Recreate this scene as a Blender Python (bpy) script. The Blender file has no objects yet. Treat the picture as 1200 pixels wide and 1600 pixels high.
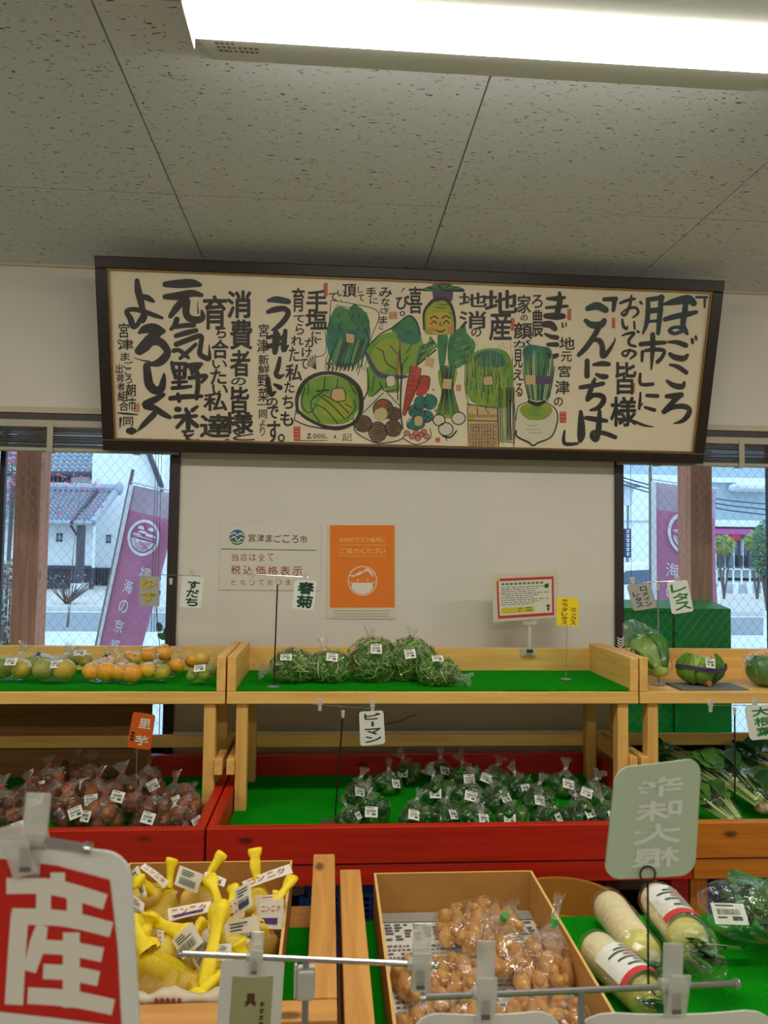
import bpy, bmesh, math, random
from mathutils import Vector, Matrix, noise
import numpy as np
C = bpy.context.scene.collection
R = random.Random(7)
# ------------------------------------------------------------------ camera
F = 1180.0                                  # focal length in pixels of a 1200x1600 frame
yv = Vector((-85, -60, F)).normalized()      # world +Y seen from the camera (right, up, forward)
zv = Vector((0.0172, 1.0, 0)); zv = (zv - zv.dot(yv) * yv).normalized()
xv = yv.cross(zv) * -1
xv = Vector((yv[1]*zv[2]-yv[2]*zv[1], yv[2]*zv[0]-yv[0]*zv[2], yv[0]*zv[1]-yv[1]*zv[0]))
if xv.x < 0: xv = -xv
right = Vector((xv[0], yv[0], zv[0])); up = Vector((xv[1], yv[1], zv[1])); fwd = Vector((xv[2], yv[2], zv[2]))
CAM = Vector((0, 0, 1.5))
cd = bpy.data.cameras.new('camera'); cam = bpy.data.objects.new('camera', cd); C.objects.link(cam)
cd.sensor_fit = 'VERTICAL'; cd.sensor_height = 36; cd.lens = F / 1600 * 36; cd.clip_start = .02; cd.clip_end = 400
m = Matrix((right, up, -fwd)).transposed().to_4x4(); m.translation = CAM; cam.matrix_world = m
cd.dof.use_dof = True; cd.dof.focus_distance = 3.0; cd.dof.aperture_fstop = 11
bpy.context.scene.camera = cam
# ------------------------------------------------------------------ sky and exposure
W = bpy.data.worlds.new('sky'); bpy.context.scene.world = W; W.use_nodes = True
nt = W.node_tree; nt.nodes['Background'].inputs[0].default_value = (.70, .84, 1.0, 1); nt.nodes['Background'].inputs[1].default_value = 2.3
vs = bpy.context.scene.view_settings; vs.view_transform = 'Standard'; vs.look = 'None'; vs.gamma = 1; vs.use_curve_mapping = False; vs.exposure = 0.08
cy = bpy.context.scene.cycles; cy.transparent_max_bounces = 24; cy.max_bounces = 8; cy.sample_clamp_indirect = 4
LAMP_POWER = 31.0                            # emission strength of the ceiling tubes

def ray(px, py):
    return (right * ((px-600)/F) + up * ((800-py)/F) + fwd)
def P(px, py, Y):
    d = ray(px, py); return CAM + d * ((Y - CAM.y) / d.y)
def Pz(px, py, z):
    d = ray(px, py); return CAM + d * ((z - CAM.z) / d.z)
def Ppl(px, py, o, n):
    d = ray(px, py); return CAM + d * ((o - CAM).dot(n) / d.dot(n))
def lin(c):
    return tuple((v/12.92 if v <= .04045 else ((v+.055)/1.055)**2.4) for v in (x/255 for x in c))
# ------------------------------------------------------------------ materials
MATS = {}
def mat(name, rgb, rough=.6, metal=0, spec=.5, vary=0, vscale=8, stretch=(1,1,1), bump=0, bscale=60, coat=0, rgb2=None, emis=0, trans=0, ior=1.45, sub=0, thr=None):
    if name in MATS: return MATS[name]
    M_ = bpy.data.materials.new(name); M_.use_nodes = True; n = M_.node_tree; b = n.nodes['Principled BSDF']
    c = lin(rgb) + (1,)
    b.inputs['Base Color'].default_value = c; b.inputs['Roughness'].default_value = rough; b.inputs['Metallic'].default_value = metal
    b.inputs['Specular IOR Level'].default_value = spec; b.inputs['Coat Weight'].default_value = coat; b.inputs['IOR'].default_value = ior
    b.inputs['Transmission Weight'].default_value = trans
    if emis: b.inputs['Emission Color'].default_value = c; b.inputs['Emission Strength'].default_value = emis
    if vary or rgb2 or bump:
        tc = n.nodes.new('ShaderNodeTexCoord'); mp = n.nodes.new('ShaderNodeMapping'); n.links.new(tc.outputs['Object'], mp.inputs[0]); mp.inputs['Scale'].default_value = stretch
    if vary or rgb2:
        nz = n.nodes.new('ShaderNodeTexNoise'); nz.inputs['Scale'].default_value = vscale; nz.inputs['Detail'].default_value = 5; n.links.new(mp.outputs[0], nz.inputs[0])
        cr = n.nodes.new('ShaderNodeValToRGB'); lo, hi = thr or (.35, .65); cr.color_ramp.elements[0].position = lo; cr.color_ramp.elements[1].position = hi
        c2 = lin(rgb2) if rgb2 else tuple(v*(1-vary) for v in c[:3])
        cr.color_ramp.elements[0].color = tuple(c2) + (1,); cr.color_ramp.elements[1].color = c
        n.links.new(nz.outputs[0], cr.inputs[0]); n.links.new(cr.outputs[0], b.inputs['Base Color'])
    if bump:
        bn = n.nodes.new('ShaderNodeTexNoise'); bn.inputs['Scale'].default_value = bscale; bn.inputs['Detail'].default_value = 3; n.links.new(mp.outputs[0], bn.inputs[0])
        bu = n.nodes.new('ShaderNodeBump'); bu.inputs['Strength'].default_value = bump; bu.inputs['Distance'].default_value = .01
        n.links.new(bn.outputs[0], bu.inputs['Height']); n.links.new(bu.outputs[0], b.inputs['Normal'])
    MATS[name] = M_; return M_
def wood(name, rgb, dark, axis=0, rough=.55, knots=True):
    if name in MATS: return MATS[name]
    M_ = bpy.data.materials.new(name); M_.use_nodes = True; n = M_.node_tree; b = n.nodes['Principled BSDF']; N = n.nodes.new; L = n.links.new
    b.inputs['Roughness'].default_value = rough
    tc = N('ShaderNodeTexCoord'); mp = N('ShaderNodeMapping'); L(tc.outputs['Object'], mp.inputs[0]); s = [14, 14, 14]; s[axis] = .8; mp.inputs['Scale'].default_value = s
    nz = N('ShaderNodeTexNoise'); nz.inputs['Scale'].default_value = 3; nz.inputs['Detail'].default_value = 6; nz.inputs['Distortion'].default_value = .6; L(mp.outputs[0], nz.inputs[0])
    cr = N('ShaderNodeValToRGB'); cr.color_ramp.elements[0].position = .3; cr.color_ramp.elements[1].position = .62
    cr.color_ramp.elements[0].color = lin(dark)+(1,); cr.color_ramp.elements[1].color = lin(rgb)+(1,); L(nz.outputs[0], cr.inputs[0])
    out = cr.outputs[0]
    if knots:
        vo = N('ShaderNodeTexVoronoi'); vo.inputs['Scale'].default_value = 1.0; mp2 = N('ShaderNodeMapping'); s2 = [9, 9, 9]; s2[axis] = 4; mp2.inputs['Scale'].default_value = s2; L(tc.outputs['Object'], mp2.inputs[0]); L(mp2.outputs[0], vo.inputs[0])
        k = N('ShaderNodeValToRGB'); k.color_ramp.elements[0].position = .06; k.color_ramp.elements[1].position = .13; L(vo.outputs['Distance'], k.inputs[0])
        mx = N('ShaderNodeMix'); mx.data_type = 'RGBA'; L(k.outputs[0], mx.inputs[0]); mx.inputs[6].default_value = tuple(v*.35 for v in lin(dark))+(1,); L(out, mx.inputs[7]); out = mx.outputs[2]
    L(out, b.inputs['Base Color'])
    bu = N('ShaderNodeBump'); bu.inputs['Strength'].default_value = .15; bu.inputs['Distance'].default_value = .003; L(nz.outputs[0], bu.inputs['Height']); L(bu.outputs[0], b.inputs['Normal'])
    MATS[name] = M_; return M_
def film(name, haze=.05, gloss=.35, tint=(1,1,1), bscale=28, rough=.12, base=.05, bstr=.9):
    """thin crinkled clear plastic"""
    if name in MATS: return MATS[name]
    M_ = bpy.data.materials.new(name); M_.use_nodes = True; n = M_.node_tree; n.nodes.clear(); N = n.nodes.new; L = n.links.new
    o = N('ShaderNodeOutputMaterial'); t = N('ShaderNodeBsdfTransparent'); t.inputs[0].default_value = tuple(tint)+(1,)
    g = N('ShaderNodeBsdfGlossy'); g.inputs['Roughness'].default_value = rough; g.inputs[0].default_value = (1,1,1,1)
    d = N('ShaderNodeBsdfDiffuse'); d.inputs[0].default_value = (.8,.82,.8,1)
    tc = N('ShaderNodeTexCoord'); nz = N('ShaderNodeTexNoise'); nz.inputs['Scale'].default_value = bscale; nz.inputs['Detail'].default_value = 4; nz.inputs['Distortion'].default_value = 1.5
    L(tc.outputs['Object'], nz.inputs[0]); bu = N('ShaderNodeBump'); bu.inputs['Strength'].default_value = bstr; bu.inputs['Distance'].default_value = .02; L(nz.outputs[0], bu.inputs['Height'])
    vo = N('ShaderNodeTexVoronoi'); vo.inputs['Scale'].default_value = bscale*3.2; L(tc.outputs['Object'], vo.inputs[0])      # crumple facets, each tilted its own way
    vs_ = N('ShaderNodeVectorMath'); vs_.operation = 'SUBTRACT'; L(vo.outputs['Color'], vs_.inputs[0]); vs_.inputs[1].default_value = (.5,.5,.5)
    vm = N('ShaderNodeVectorMath'); vm.operation = 'SCALE'; L(vs_.outputs[0], vm.inputs[0]); vm.inputs['Scale'].default_value = bstr*.8
    va = N('ShaderNodeVectorMath'); va.operation = 'ADD'; L(bu.outputs[0], va.inputs[0]); L(vm.outputs[0], va.inputs[1]); vn = N('ShaderNodeVectorMath'); vn.operation = 'NORMALIZE'; L(va.outputs[0], vn.inputs[0])
    L(vn.outputs[0], g.inputs['Normal'])
    lw = N('ShaderNodeLayerWeight'); lw.inputs[0].default_value = .35; L(bu.outputs[0], lw.inputs['Normal'])
    mm = N('ShaderNodeMath'); mm.operation = 'MULTIPLY_ADD'; mm.inputs[1].default_value = gloss; mm.inputs[2].default_value = base; L(lw.outputs['Facing'], mm.inputs[0])
    m1 = N('ShaderNodeMixShader'); L(mm.outputs[0], m1.inputs[0]); L(t.outputs[0], m1.inputs[1]); L(g.outputs[0], m1.inputs[2])
    m2 = N('ShaderNodeMixShader'); m2.inputs[0].default_value = haze; L(m1.outputs[0], m2.inputs[1]); L(d.outputs[0], m2.inputs[2]); L(m2.outputs[0], o.inputs[0])
    MATS[name] = M_; return M_
# ------------------------------------------------------------------ objects
def setp(o, label=None, cat=None, group=None, kind=None):
    if label: o['label'] = label
    if cat: o['category'] = cat
    if group: o['group'] = group
    if kind: o['kind'] = kind
    return o
def thing(name, label, cat, loc=(0,0,0), group=None, rz=0):
    o = bpy.data.objects.new(name, None); C.objects.link(o); o.location = loc; o.rotation_euler = (0, 0, rz); o.empty_display_size = .05
    return setp(o, label, cat, group)
def copytree(o, parent=None):
    c = o.copy(); C.objects.link(c)
    if parent: c.parent = parent
    for ch in list(o.children): copytree(ch, c)
    return c
class MB:
    def __init__(s): s.v = []; s.f = []; s.m = []; s.uv = None
    def add(s, vs, fs, mi=0):
        k = len(s.v); s.v += [tuple(v) for v in vs]; s.f += [tuple(i+k for i in f) for f in fs]; s.m += [mi]*len(fs); return s
    def box(s, x0, y0, z0, x1, y1, z1, mi=0):
        return s.add([(x,y,z) for x in (x0,x1) for y in (y0,y1) for z in (z0,z1)], [(0,1,3,2),(4,6,7,5),(0,4,5,1),(2,3,7,6),(0,2,6,4),(1,5,7,3)], mi)
    def bar(s, a, b, w, h, mi=0, upv=(0,0,1)):
        a = Vector(a); b = Vector(b); d = (b-a).normalized(); u = Vector(upv); r = d.cross(u).normalized(); u = r.cross(d).normalized()
        vs = [p + r*w/2*i + u*h/2*j for p in (a,b) for i in (-1,1) for j in (-1,1)]
        return s.add(vs, [(0,1,3,2),(4,6,7,5),(0,4,5,1),(2,3,7,6),(0,2,6,4),(1,5,7,3)], mi)
    def tube(s, pts, rad, n=8, mi=0, cap=True):
        pts = [Vector(p) for p in pts]; rads = rad if isinstance(rad, (list, tuple)) else [rad]*len(pts)
        k = len(s.v); ref = None
        for i, p in enumerate(pts):
            d = (pts[min(i+1, len(pts)-1)] - pts[max(i-1, 0)]).normalized()
            if ref is None: ref = d.orthogonal().normalized()
            ref = (ref - d*ref.dot(d)).normalized(); b = d.cross(ref)
            for j in range(n):
                a = 2*math.pi*j/n; s.v.append(tuple(p + (ref*math.cos(a) + b*math.sin(a))*rads[i]))
        for i in range(len(pts)-1):
            for j in range(n):
                s.f.append((k+i*n+j, k+i*n+(j+1)%n, k+(i+1)*n+(j+1)%n, k+(i+1)*n+j)); s.m.append(mi)
        if cap:
            s.f.append(tuple(k+j for j in range(n))[::-1]); s.m.append(mi); e = k+(len(pts)-1)*n; s.f.append(tuple(e+j for j in range(n))); s.m.append(mi)
        return s
    def lathe(s, prof, n=16, c=(0,0,0), mi=0, cap=True):
        k = len(s.v); c = Vector(c)
        for r, z in prof:
            for j in range(n):
                a = 2*math.pi*j/n; s.v.append((c.x+r*math.cos(a), c.y+r*math.sin(a), c.z+z))
        for i in range(len(prof)-1):
            for j in range(n):
                s.f.append((k+i*n+j, k+i*n+(j+1)%n, k+(i+1)*n+(j+1)%n, k+(i+1)*n+j)); s.m.append(mi)
        if cap:
            s.f.append(tuple(k+j for j in range(n))[::-1]); s.m.append(mi); e = k+(len(prof)-1)*n; s.f.append(tuple(e+j for j in range(n))); s.m.append(mi)
        return s
    def ell(s, c, rx, ry, rz, n=12, m_=8, mi=0, rot=None, nz=0, nf=3, seed=0, ridge=0, rn=4):
        k = len(s.v); c = Vector(c); o = Vector((seed*3.1, seed*1.7, seed))
        rows = []
        for i in range(m_+1):
            ph = math.pi*i/m_; row = []
            for j in range(n if 0 < i < m_ else 1):
                th = 2*math.pi*j/n; d = Vector((math.sin(ph)*math.cos(th), math.sin(ph)*math.sin(th), math.cos(ph)))
                r = 1 + (nz*noise.noise(d*nf+o) if nz else 0) + (ridge*math.cos(rn*th)*math.sin(ph) if ridge else 0)
                p = Vector((d.x*rx*r, d.y*ry*r, d.z*rz*r))
                if rot: p = rot @ p
                row.append(len(s.v)); s.v.append(tuple(c+p))
            rows.append(row)
        for i in range(m_):
            a, b = rows[i], rows[i+1]
            for j in range(n):
                q = [a[j % len(a)], b[j % len(b)], b[(j+1) % len(b)], a[(j+1) % len(a)]]
                q = list(dict.fromkeys(q))
                s.f.append(tuple(q)); s.m.append(mi)
        return s
    def obj(s, name, mats, parent=None, world=True, smooth=False, bevel=0, kind=None, origin=None, solid=0, sharp=None):
        if not isinstance(mats, (list, tuple)): mats = [mats]
        off = Vector(origin) if origin else Vector((0,0,0))
        if parent and world:
            q = parent
            while q: off = off + Vector(q.location); q = q.parent
        me = bpy.data.meshes.new(name); me.from_pydata([(x-off.x, y-off.y, z-off.z) for x,y,z in s.v], [], s.f)
        for mm in mats: me.materials.append(mm)
        me.polygons.foreach_set('material_index', s.m)
        if smooth: me.polygons.foreach_set('use_smooth', [True]*len(s.f))
        me.update()
        if smooth and sharp: me.set_sharp_from_angle(angle=math.radians(sharp))
        o = bpy.data.objects.new(name, me); C.objects.link(o)
        if parent: o.parent = parent
        if origin: o.location = origin if not parent else Vector(origin)
        if bevel: b = o.modifiers.new('bevel', 'BEVEL'); b.width = bevel; b.segments = 2; b.limit_method = 'ANGLE'
        if solid: b = o.modifiers.new('solid', 'SOLIDIFY'); b.thickness = solid; b.offset = 0
        if kind: o['kind'] = kind
        return o
def struct(name, mb, mats, **k):
    o = mb.obj(name, mats, **k); o['kind'] = 'structure'; return o
# ------------------------------------------------------------------ flat print: strokes, fills and letters on a plane
GL = {}
FONT = [None]
def glyph(ch, bold=0.0):
    k = (ch, round(bold, 3))
    if k not in GL:
        cu = bpy.data.curves.new('t', 'FONT'); cu.body = ch; cu.size = 1; cu.offset = bold; cu.resolution_u = 3
        o = bpy.data.objects.new('t', cu); C.objects.link(o)
        dg = bpy.context.evaluated_depsgraph_get(); me = bpy.data.meshes.new_from_object(o.evaluated_get(dg))
        vs = [(v.co.x, v.co.y) for v in me.vertices]; fs = [tuple(p.vertices) for p in me.polygons]
        bpy.data.objects.remove(o); bpy.data.curves.remove(cu); bpy.data.meshes.remove(me)
        GL[k] = (vs, fs)
    return GL[k]
def spline(pts, sub=5):
    if len(pts) < 3: 
        a, b = pts; return [tuple(a[i]+(b[i]-a[i])*t/4 for i in range(3)) for t in range(5)]
    out = []
    for i in range(len(pts)-1):
        p0 = pts[max(i-1,0)]; p1 = pts[i]; p2 = pts[i+1]; p3 = pts[min(i+2,len(pts)-1)]
        for t in range(sub):
            t = t/sub
            out.append(tuple(.5*((2*p1[k]) + (-p0[k]+p2[k])*t + (2*p0[k]-5*p1[k]+4*p2[k]-p3[k])*t*t + (-p0[k]+3*p1[k]-3*p2[k]+p3[k])*t**3) for k in range(3)))
    out.append(tuple(pts[-1])); return out
class Print:
    """collects flat ink in the plane (origin, u, v right/down unit vectors); layer lifts ink off the sheet"""
    def __init__(s, fn, nrm, mats): s.fn = fn; s.n = Vector(nrm); s.mats = mats; s.mb = MB(); s.cnt = {}; s.off = 0
    def tick(s, lay): s.cnt[lay] = s.cnt.get(lay, 0)+1; s.off = (s.cnt[lay] % 220)*.004
    def pt(s, x, y, lay): return s.fn(x, y) + s.n*((lay+s.off)*.0002)
    def poly(s, pts, col, lay=1):
        s.tick(lay)
        s.mb.add([s.pt(x, y, lay) for x, y in pts], [tuple(range(len(pts)))], s.mats.index(col))
    def rect(s, x0, y0, x1, y1, col, lay=1): s.poly([(x0,y0),(x1,y0),(x1,y1),(x0,y1)], col, lay)
    def ell(s, cx, cy, rx, ry, col, lay=1, n=28, rot=0, wob=0):
        pts = []
        for i in range(n):
            a = 2*math.pi*i/n; r = 1 + (wob*math.sin(3*a+cx) if wob else 0); x = rx*r*math.cos(a); y = ry*r*math.sin(a)
            pts.append((cx + x*math.cos(rot)-y*math.sin(rot), cy + x*math.sin(rot)+y*math.cos(rot)))
        s.poly(pts, col, lay)
    def ring(s, cx, cy, rx, ry, w, col, lay=1, n=28, rot=0, a0=0, a1=2*math.pi):
        pts = []
        for i in range(n+1):
            a = a0+(a1-a0)*i/n; x = rx*math.cos(a); y = ry*math.sin(a); pts.append((cx + x*math.cos(rot)-y*math.sin(rot), cy + x*math.sin(rot)+y*math.cos(rot), w))
        s.ribbon(pts, col, lay)
    def ribbon(s, pts, col, lay=1):
        s.tick(lay)
        v = []; n = len(pts)
        for i, (x, y, w) in enumerate(pts):
            a = pts[max(i-1,0)]; b = pts[min(i+1,n-1)]; dx = b[0]-a[0]; dy = b[1]-a[1]; l = math.hypot(dx, dy) or 1
            v.append((x - dy/l*w/2, y + dx/l*w/2)); v.append((x + dy/l*w/2, y - dx/l*w/2))
        mi = s.mats.index(col)
        s.mb.add([s.pt(x, y, lay) for x, y in v], [(2*i, 2*i+1, 2*i+3, 2*i+2) for i in range(n-1)], mi)
    def stroke(s, pts, col, lay=1, cap=True, sub=5):
        pts = [(p[0], p[1], p[2]) for p in pts]
        q = spline(pts, sub); s.ribbon(q, col, lay)
        if cap:
            for x, y, w in (q[0], q[-1]):
                if w > 0: s.ell(x, y, w/2, w/2, col, lay, 10)
    def char(s, ch, x0, y0, x1, y1, col, lay=1, bold=.02, mirror=False, shear=0):
        vs, fs = glyph(ch, 0)
        if not vs: return
        if bold > 0:      # thicken by stacking shifted copies: an outline offset would tear dense characters
            w, h = x1-x0, y1-y0
            b = bold*min(abs(w), abs(h))*.9
            for k in range(8 if bold > .015 else 4):
                a = k*math.pi/(4 if bold > .015 else 2) + .3
                s.char(ch, x0+b+math.cos(a)*b, y0+b+math.sin(a)*b, x1-b+math.cos(a)*b, y1-b+math.sin(a)*b, col, lay, 0, mirror, shear)
            return
        s.tick(lay); ax = min(v[0] for v in vs); bx = max(v[0] for v in vs); ay = min(v[1] for v in vs); by = max(v[1] for v in vs)
        q = []
        for x, y in vs:
            u = (x-ax)/(bx-ax or 1); t = 1-(y-ay)/(by-ay or 1)
            if mirror: u = 1-u
            q.append((x0+(x1-x0)*u + shear*(t-.5)*(x1-x0), y0+(y1-y0)*t))
        s.mb.add([s.pt(x, y, lay) for x, y in q], fs, s.mats.index(col))
    def text(s, st, x, y, size, col, lay=1, bold=0.0, step=None, vert=False, ratio=1, sx=1, mirror=False, rot=0):
        """em-cell text, x,y = top-left of the first cell"""
        st_ = size*(step or 1.0)
        for i, ch in enumerate(st):
            if ch == ' ': continue
            vs, fs = glyph(ch, bold); cx, cy = (x, y+i*st_) if vert else (x+i*st_*sx, y)
            if vert and ch == 'ー': q = [(cx+size*(.5-(v[1]-.30))*1.0, cy+size*(v[0])) for v in vs]
            else: q = [(cx+v[0]*size*sx*(1), cy+size*(.84-v[1])) for v in vs]
            if mirror: q = [(2*(cx+size*.5)-a, b) for a, b in q]
            if rot: q = [(x+(a-x)*math.cos(rot)-(b-y)*math.sin(rot), y+(a-x)*math.sin(rot)+(b-y)*math.cos(rot)) for a, b in q]
            s.mb.add([s.pt(a, b, lay) for a, b in q], fs, s.mats.index(col))
    def obj(s, name, M_, parent): return s.mb.obj(name, [M_[c] for c in s.mats], parent)
# ================================================================== the room
WHITE = mat('wall_paint', (222,218,206), .8, vary=.05, vscale=3, bump=.05, bscale=300)
def ceiling_mat():
    M_ = bpy.data.materials.new('pitted_ceiling_board'); M_.use_nodes = True; n = M_.node_tree; b = n.nodes['Principled BSDF']; N = n.nodes.new; L = n.links.new
    b.inputs['Roughness'].default_value = .9; b.inputs['Specular IOR Level'].default_value = .2
    g = N('ShaderNodeNewGeometry'); mp = N('ShaderNodeMapping'); mp.inputs['Scale'].default_value = (52, 140, 1); L(g.outputs['Position'], mp.inputs[0])
    a = N('ShaderNodeTexNoise'); a.inputs['Scale'].default_value = 1.0; a.inputs['Detail'].default_value = 2.5; a.inputs['Distortion'].default_value = .7; L(mp.outputs[0], a.inputs[0])
    r = N('ShaderNodeValToRGB'); r.color_ramp.elements[0].position = .65; r.color_ramp.elements[1].position = .69
    r.color_ramp.elements[0].color = lin((228,231,238))+(1,); r.color_ramp.elements[1].color = lin((112,106,92))+(1,); L(a.outputs[0], r.inputs[0]); L(r.outputs[0], b.inputs['Base Color'])
    inv = N('ShaderNodeMath'); inv.operation = 'MULTIPLY'; inv.inputs[1].default_value = -1; mr = N('ShaderNodeMapRange'); mr.inputs[1].default_value = .64; mr.inputs[2].default_value = .72; L(a.outputs[0], mr.inputs[0]); L(mr.outputs[0], inv.inputs[0])
    bu = N('ShaderNodeBump'); bu.inputs['Strength'].default_value = .8; bu.inputs['Distance'].default_value = .004; L(inv.outputs[0], bu.inputs['Height']); L(bu.outputs[0], b.inputs['Normal'])
    return M_
CEIL = ceiling_mat(); DARK = mat('dark_frame', (52,42,42), .45); JOINT = mat('ceiling_joint', (72,62,46), .9)
ZC = 2.68; YW = 3.2
c = struct('ceiling', MB().box(-4.3, -4.1, ZC+.012, 4.7, 3.5, ZC+.10), JOINT)
xs = [-.534 + .912*i for i in range(-4, 7)]; ys = [2.51 + .91*j for j in range(-7, 2)]
for i in range(len(xs)-1):
    for j in range(len(ys)-1):
        x0, x1 = xs[i]+.0022, xs[i+1]-.0022; y0, y1 = ys[j]+.0022, min(ys[j+1], YW+.02)-.0022
        MB().box(x0, y0, ZC, x1, y1, ZC+.012).obj('ceiling_panel', CEIL, parent=c, bevel=.001)
struct('floor', MB().box(-4.3, -4.1, -.06, 4.7, 3.35, 0), mat('floor_vinyl', (150,140,125), .5, vary=.1))
struct('wall_left', MB().box(-4.35, -4.1, 0, -4.2, 3.5, ZC+.1), WHITE); struct('wall_right', MB().box(4.6, -4.1, 0, 4.75, 3.5, ZC+.1), WHITE)
struct('wall_behind', MB().box(-4.3, -4.2, 0, 4.7, -4.05, ZC+.1), WHITE)
WL = (-2.06, -.628); WR = (1.232, 2.66); Z0, Z1 = .66, 2.02
b = MB(); y0, y1 = YW, YW+.16
b.box(-4.3, y0, 0, WL[0], y1, ZC+.02); b.box(WL[1], y0, 0, WR[0], y1, ZC+.02); b.box(WR[1], y0, 0, 4.7, y1, ZC+.02)
for a_, c_ in (WL, WR): b.box(a_, y0, 0, c_, y1, Z0); b.box(a_, y0, Z1, c_, y1, ZC+.02)
struct('wall_back', b, WHITE)
struct('trim_1', MB().box(-4.2, YW-.012, ZC-.012, 4.6, YW, ZC), mat('cove_trim', (205,190,160), .7), bevel=.002)
struct('baseboard_back', MB().box(-4.2, YW-.012, 0, 4.6, YW, .08), DARK, bevel=.002)
# windows: frame, glass panes with wire mesh
def glass_mat():
    M_ = bpy.data.materials.new('window_glass'); M_.use_nodes = True; n = M_.node_tree; n.nodes.clear(); N = n.nodes.new; L = n.links.new
    o = N('ShaderNodeOutputMaterial'); t = N('ShaderNodeBsdfTransparent'); t.inputs[0].default_value = (.86,.95,1.0,1); g = N('ShaderNodeBsdfGlossy'); g.inputs['Roughness'].default_value = .02
    f = N('ShaderNodeFresnel'); f.inputs[0].default_value = 1.45; m1 = N('ShaderNodeMixShader'); L(f.outputs[0], m1.inputs[0]); L(t.outputs[0], m1.inputs[1]); L(g.outputs[0], m1.inputs[2]); L(m1.outputs[0], o.inputs[0]); return M_
GLASS = glass_mat(); WIRE = mat('mesh_wire', (110,125,140), .4, metal=.5); SASH = mat('sash', (46,40,48), .4)
def window(name, x0, x1, stile):
    w = thing(name, None, None, ((x0+x1)/2, YW+.06, Z0)); w['kind'] = 'structure'
    b = MB(); t = .038
    b.box(x0, YW-.012, Z0-.03, x0+t, YW+.12, Z1+.03); b.box(x1-t, YW-.012, Z0-.03, x1, YW+.12, Z1+.03); b.box(x0+t, YW-.012, Z1-.01, x1-t, YW+.12, Z1+.03); b.box(x0+t, YW-.02, Z0-.03, x1-t, YW+.12, Z0)
    b.obj('window_frame', DARK, parent=w, bevel=.002)
    for a_, c_, yy in ((x0+t, stile, YW+.055), (stile, x1-t, YW+.085)):
        b = MB(); s = .022
        b.box(a_, yy-.012, Z0, a_+s, yy+.012, Z1-.01); b.box(c_-s, yy-.012, Z0, c_, yy+.012, Z1-.01); b.box(a_+s, yy-.012, Z0, c_-s, yy+.012, Z0+.03); b.box(a_+s, yy-.012, Z1-.04, c_-s, yy+.012, Z1-.01)
        sa = b.obj('sash', SASH, parent=w, bevel=.0015)
        MB().box(a_+s, yy-.003, Z0+.03, c_-s, yy+.003, Z1-.04).obj('pane', GLASS, parent=w)
        m_ = MB(); st = .042; X0, X1, ZZ0, ZZ1 = a_+s, c_-s, Z0+.03, Z1-.04; H = ZZ1-ZZ0
        for sg in (1, -1):
            k = X0 - H if sg == 1 else X0
            while k < (X1 if sg == 1 else X1+H):
                # line x = k + sg*(z-ZZ0)*.8
                za, zb = ZZ0, ZZ1; xa, xb = k, k + sg*H*.8
                def clip(xq):
                    return ZZ0 + (xq-k)/(sg*.8)
                lo, hi = (ZZ0, ZZ1)
                e1, e2 = sorted((clip(X0), clip(X1))); lo = max(lo, e1); hi = min(hi, e2)
                if hi - lo > .01:
                    m_.bar((k+sg*(lo-ZZ0)*.8, yy+.006, lo), (k+sg*(hi-ZZ0)*.8, yy+.006, hi), .0007, .0007)
                k += st
        m_.obj('wire_mesh', WIRE, parent=w, kind='stuff')
    return w
window('window_1', WL[0], WL[1], -1.39); window('window_2', WR[0], WR[1], P(1203, 850, YW+.07).x)
for i, (a_, c_) in enumerate((WL, WR)):
    struct('trim_%d' % (i+2), MB().box(a_-.0, YW-.02, Z1+.03-.0, c_, YW-.001, Z1+.055), mat('head_trim', (196,186,158), .6), bevel=.002)
# venetian blinds rolled up under each window head
SLAT = mat('blind_slat', (120,112,104), .28, metal=.55); HEAD = mat('blind_rail', (170,165,140), .4)
def blind(x0, x1, side):
    t = thing('venetian_blind', f'raised venetian blind with stacked metal slats above the {side} window', 'blind', ((x0+x1)/2, YW-.04, 1.89), group=None)
    MB().box(x0, YW-.060, 1.985, x1, YW-.015, 2.015).obj('head_rail', HEAD, parent=t, bevel=.003)
    MB().box(x0, YW-.055, 1.887, x1, YW-.020, 1.903).obj('bottom_rail', HEAD, parent=t, bevel=.004)
    z = 1.907; k = 0
    while z < 1.983:
        m_ = MB(); yy = YW-.037; h = .004; n = 5; w = .032
        prof = [(yy-w/2+w*q/n, z+h*math.sin(math.pi*q/n)+R.uniform(-.0006,.0006)) for q in range(n+1)]
        vs = []; fs = []
        for xx in (x0+.004, x1-.004):
            for q, (y_, z_) in enumerate(prof): vs.append((xx, y_, z_)); 
            for q, (y_, z_) in enumerate(prof): vs.append((xx, y_, z_-.0012))
        L_ = n+1
        for q in range(n): fs += [(q, q+1, 2*L_+q+1, 2*L_+q), (L_+q+1, L_+q, 3*L_+q, 3*L_+q+1)]
        fs += [(0, 2*L_, 3*L_, L_), (n, L_+n, 3*L_+n, 2*L_+n)]
        m_.add(vs, fs); m_.obj('slat', SLAT, parent=t, smooth=False); z += .0075
    for f in (.12, .38, .64, .88):
        xx = x0+(x1-x0)*f; MB().box(xx-.012, YW-.063, 1.885, xx+.012, YW-.057, 2.0).box(xx-.012, YW-.063, 1.883, xx+.012, YW-.02, 1.887).obj('bracket', HEAD, parent=t, bevel=.001)
    return t
bl = blind(WL[0]+.01, WL[1]-.002, 'left'); CORD = mat('cord', (88,84,100), .6)
for px in (245, 249, 254):
    p = P(px, 740, YW-.03); MB().tube([(p.x, YW-.055, 1.99), (p.x, YW-.056, 1.5), (p.x+R.uniform(-.003,.003), YW-.055, 1.16)], .0012, 5).obj('pull_cord', CORD, parent=bl)
br = blind(WR[0]+.002, WR[1], 'right')
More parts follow.
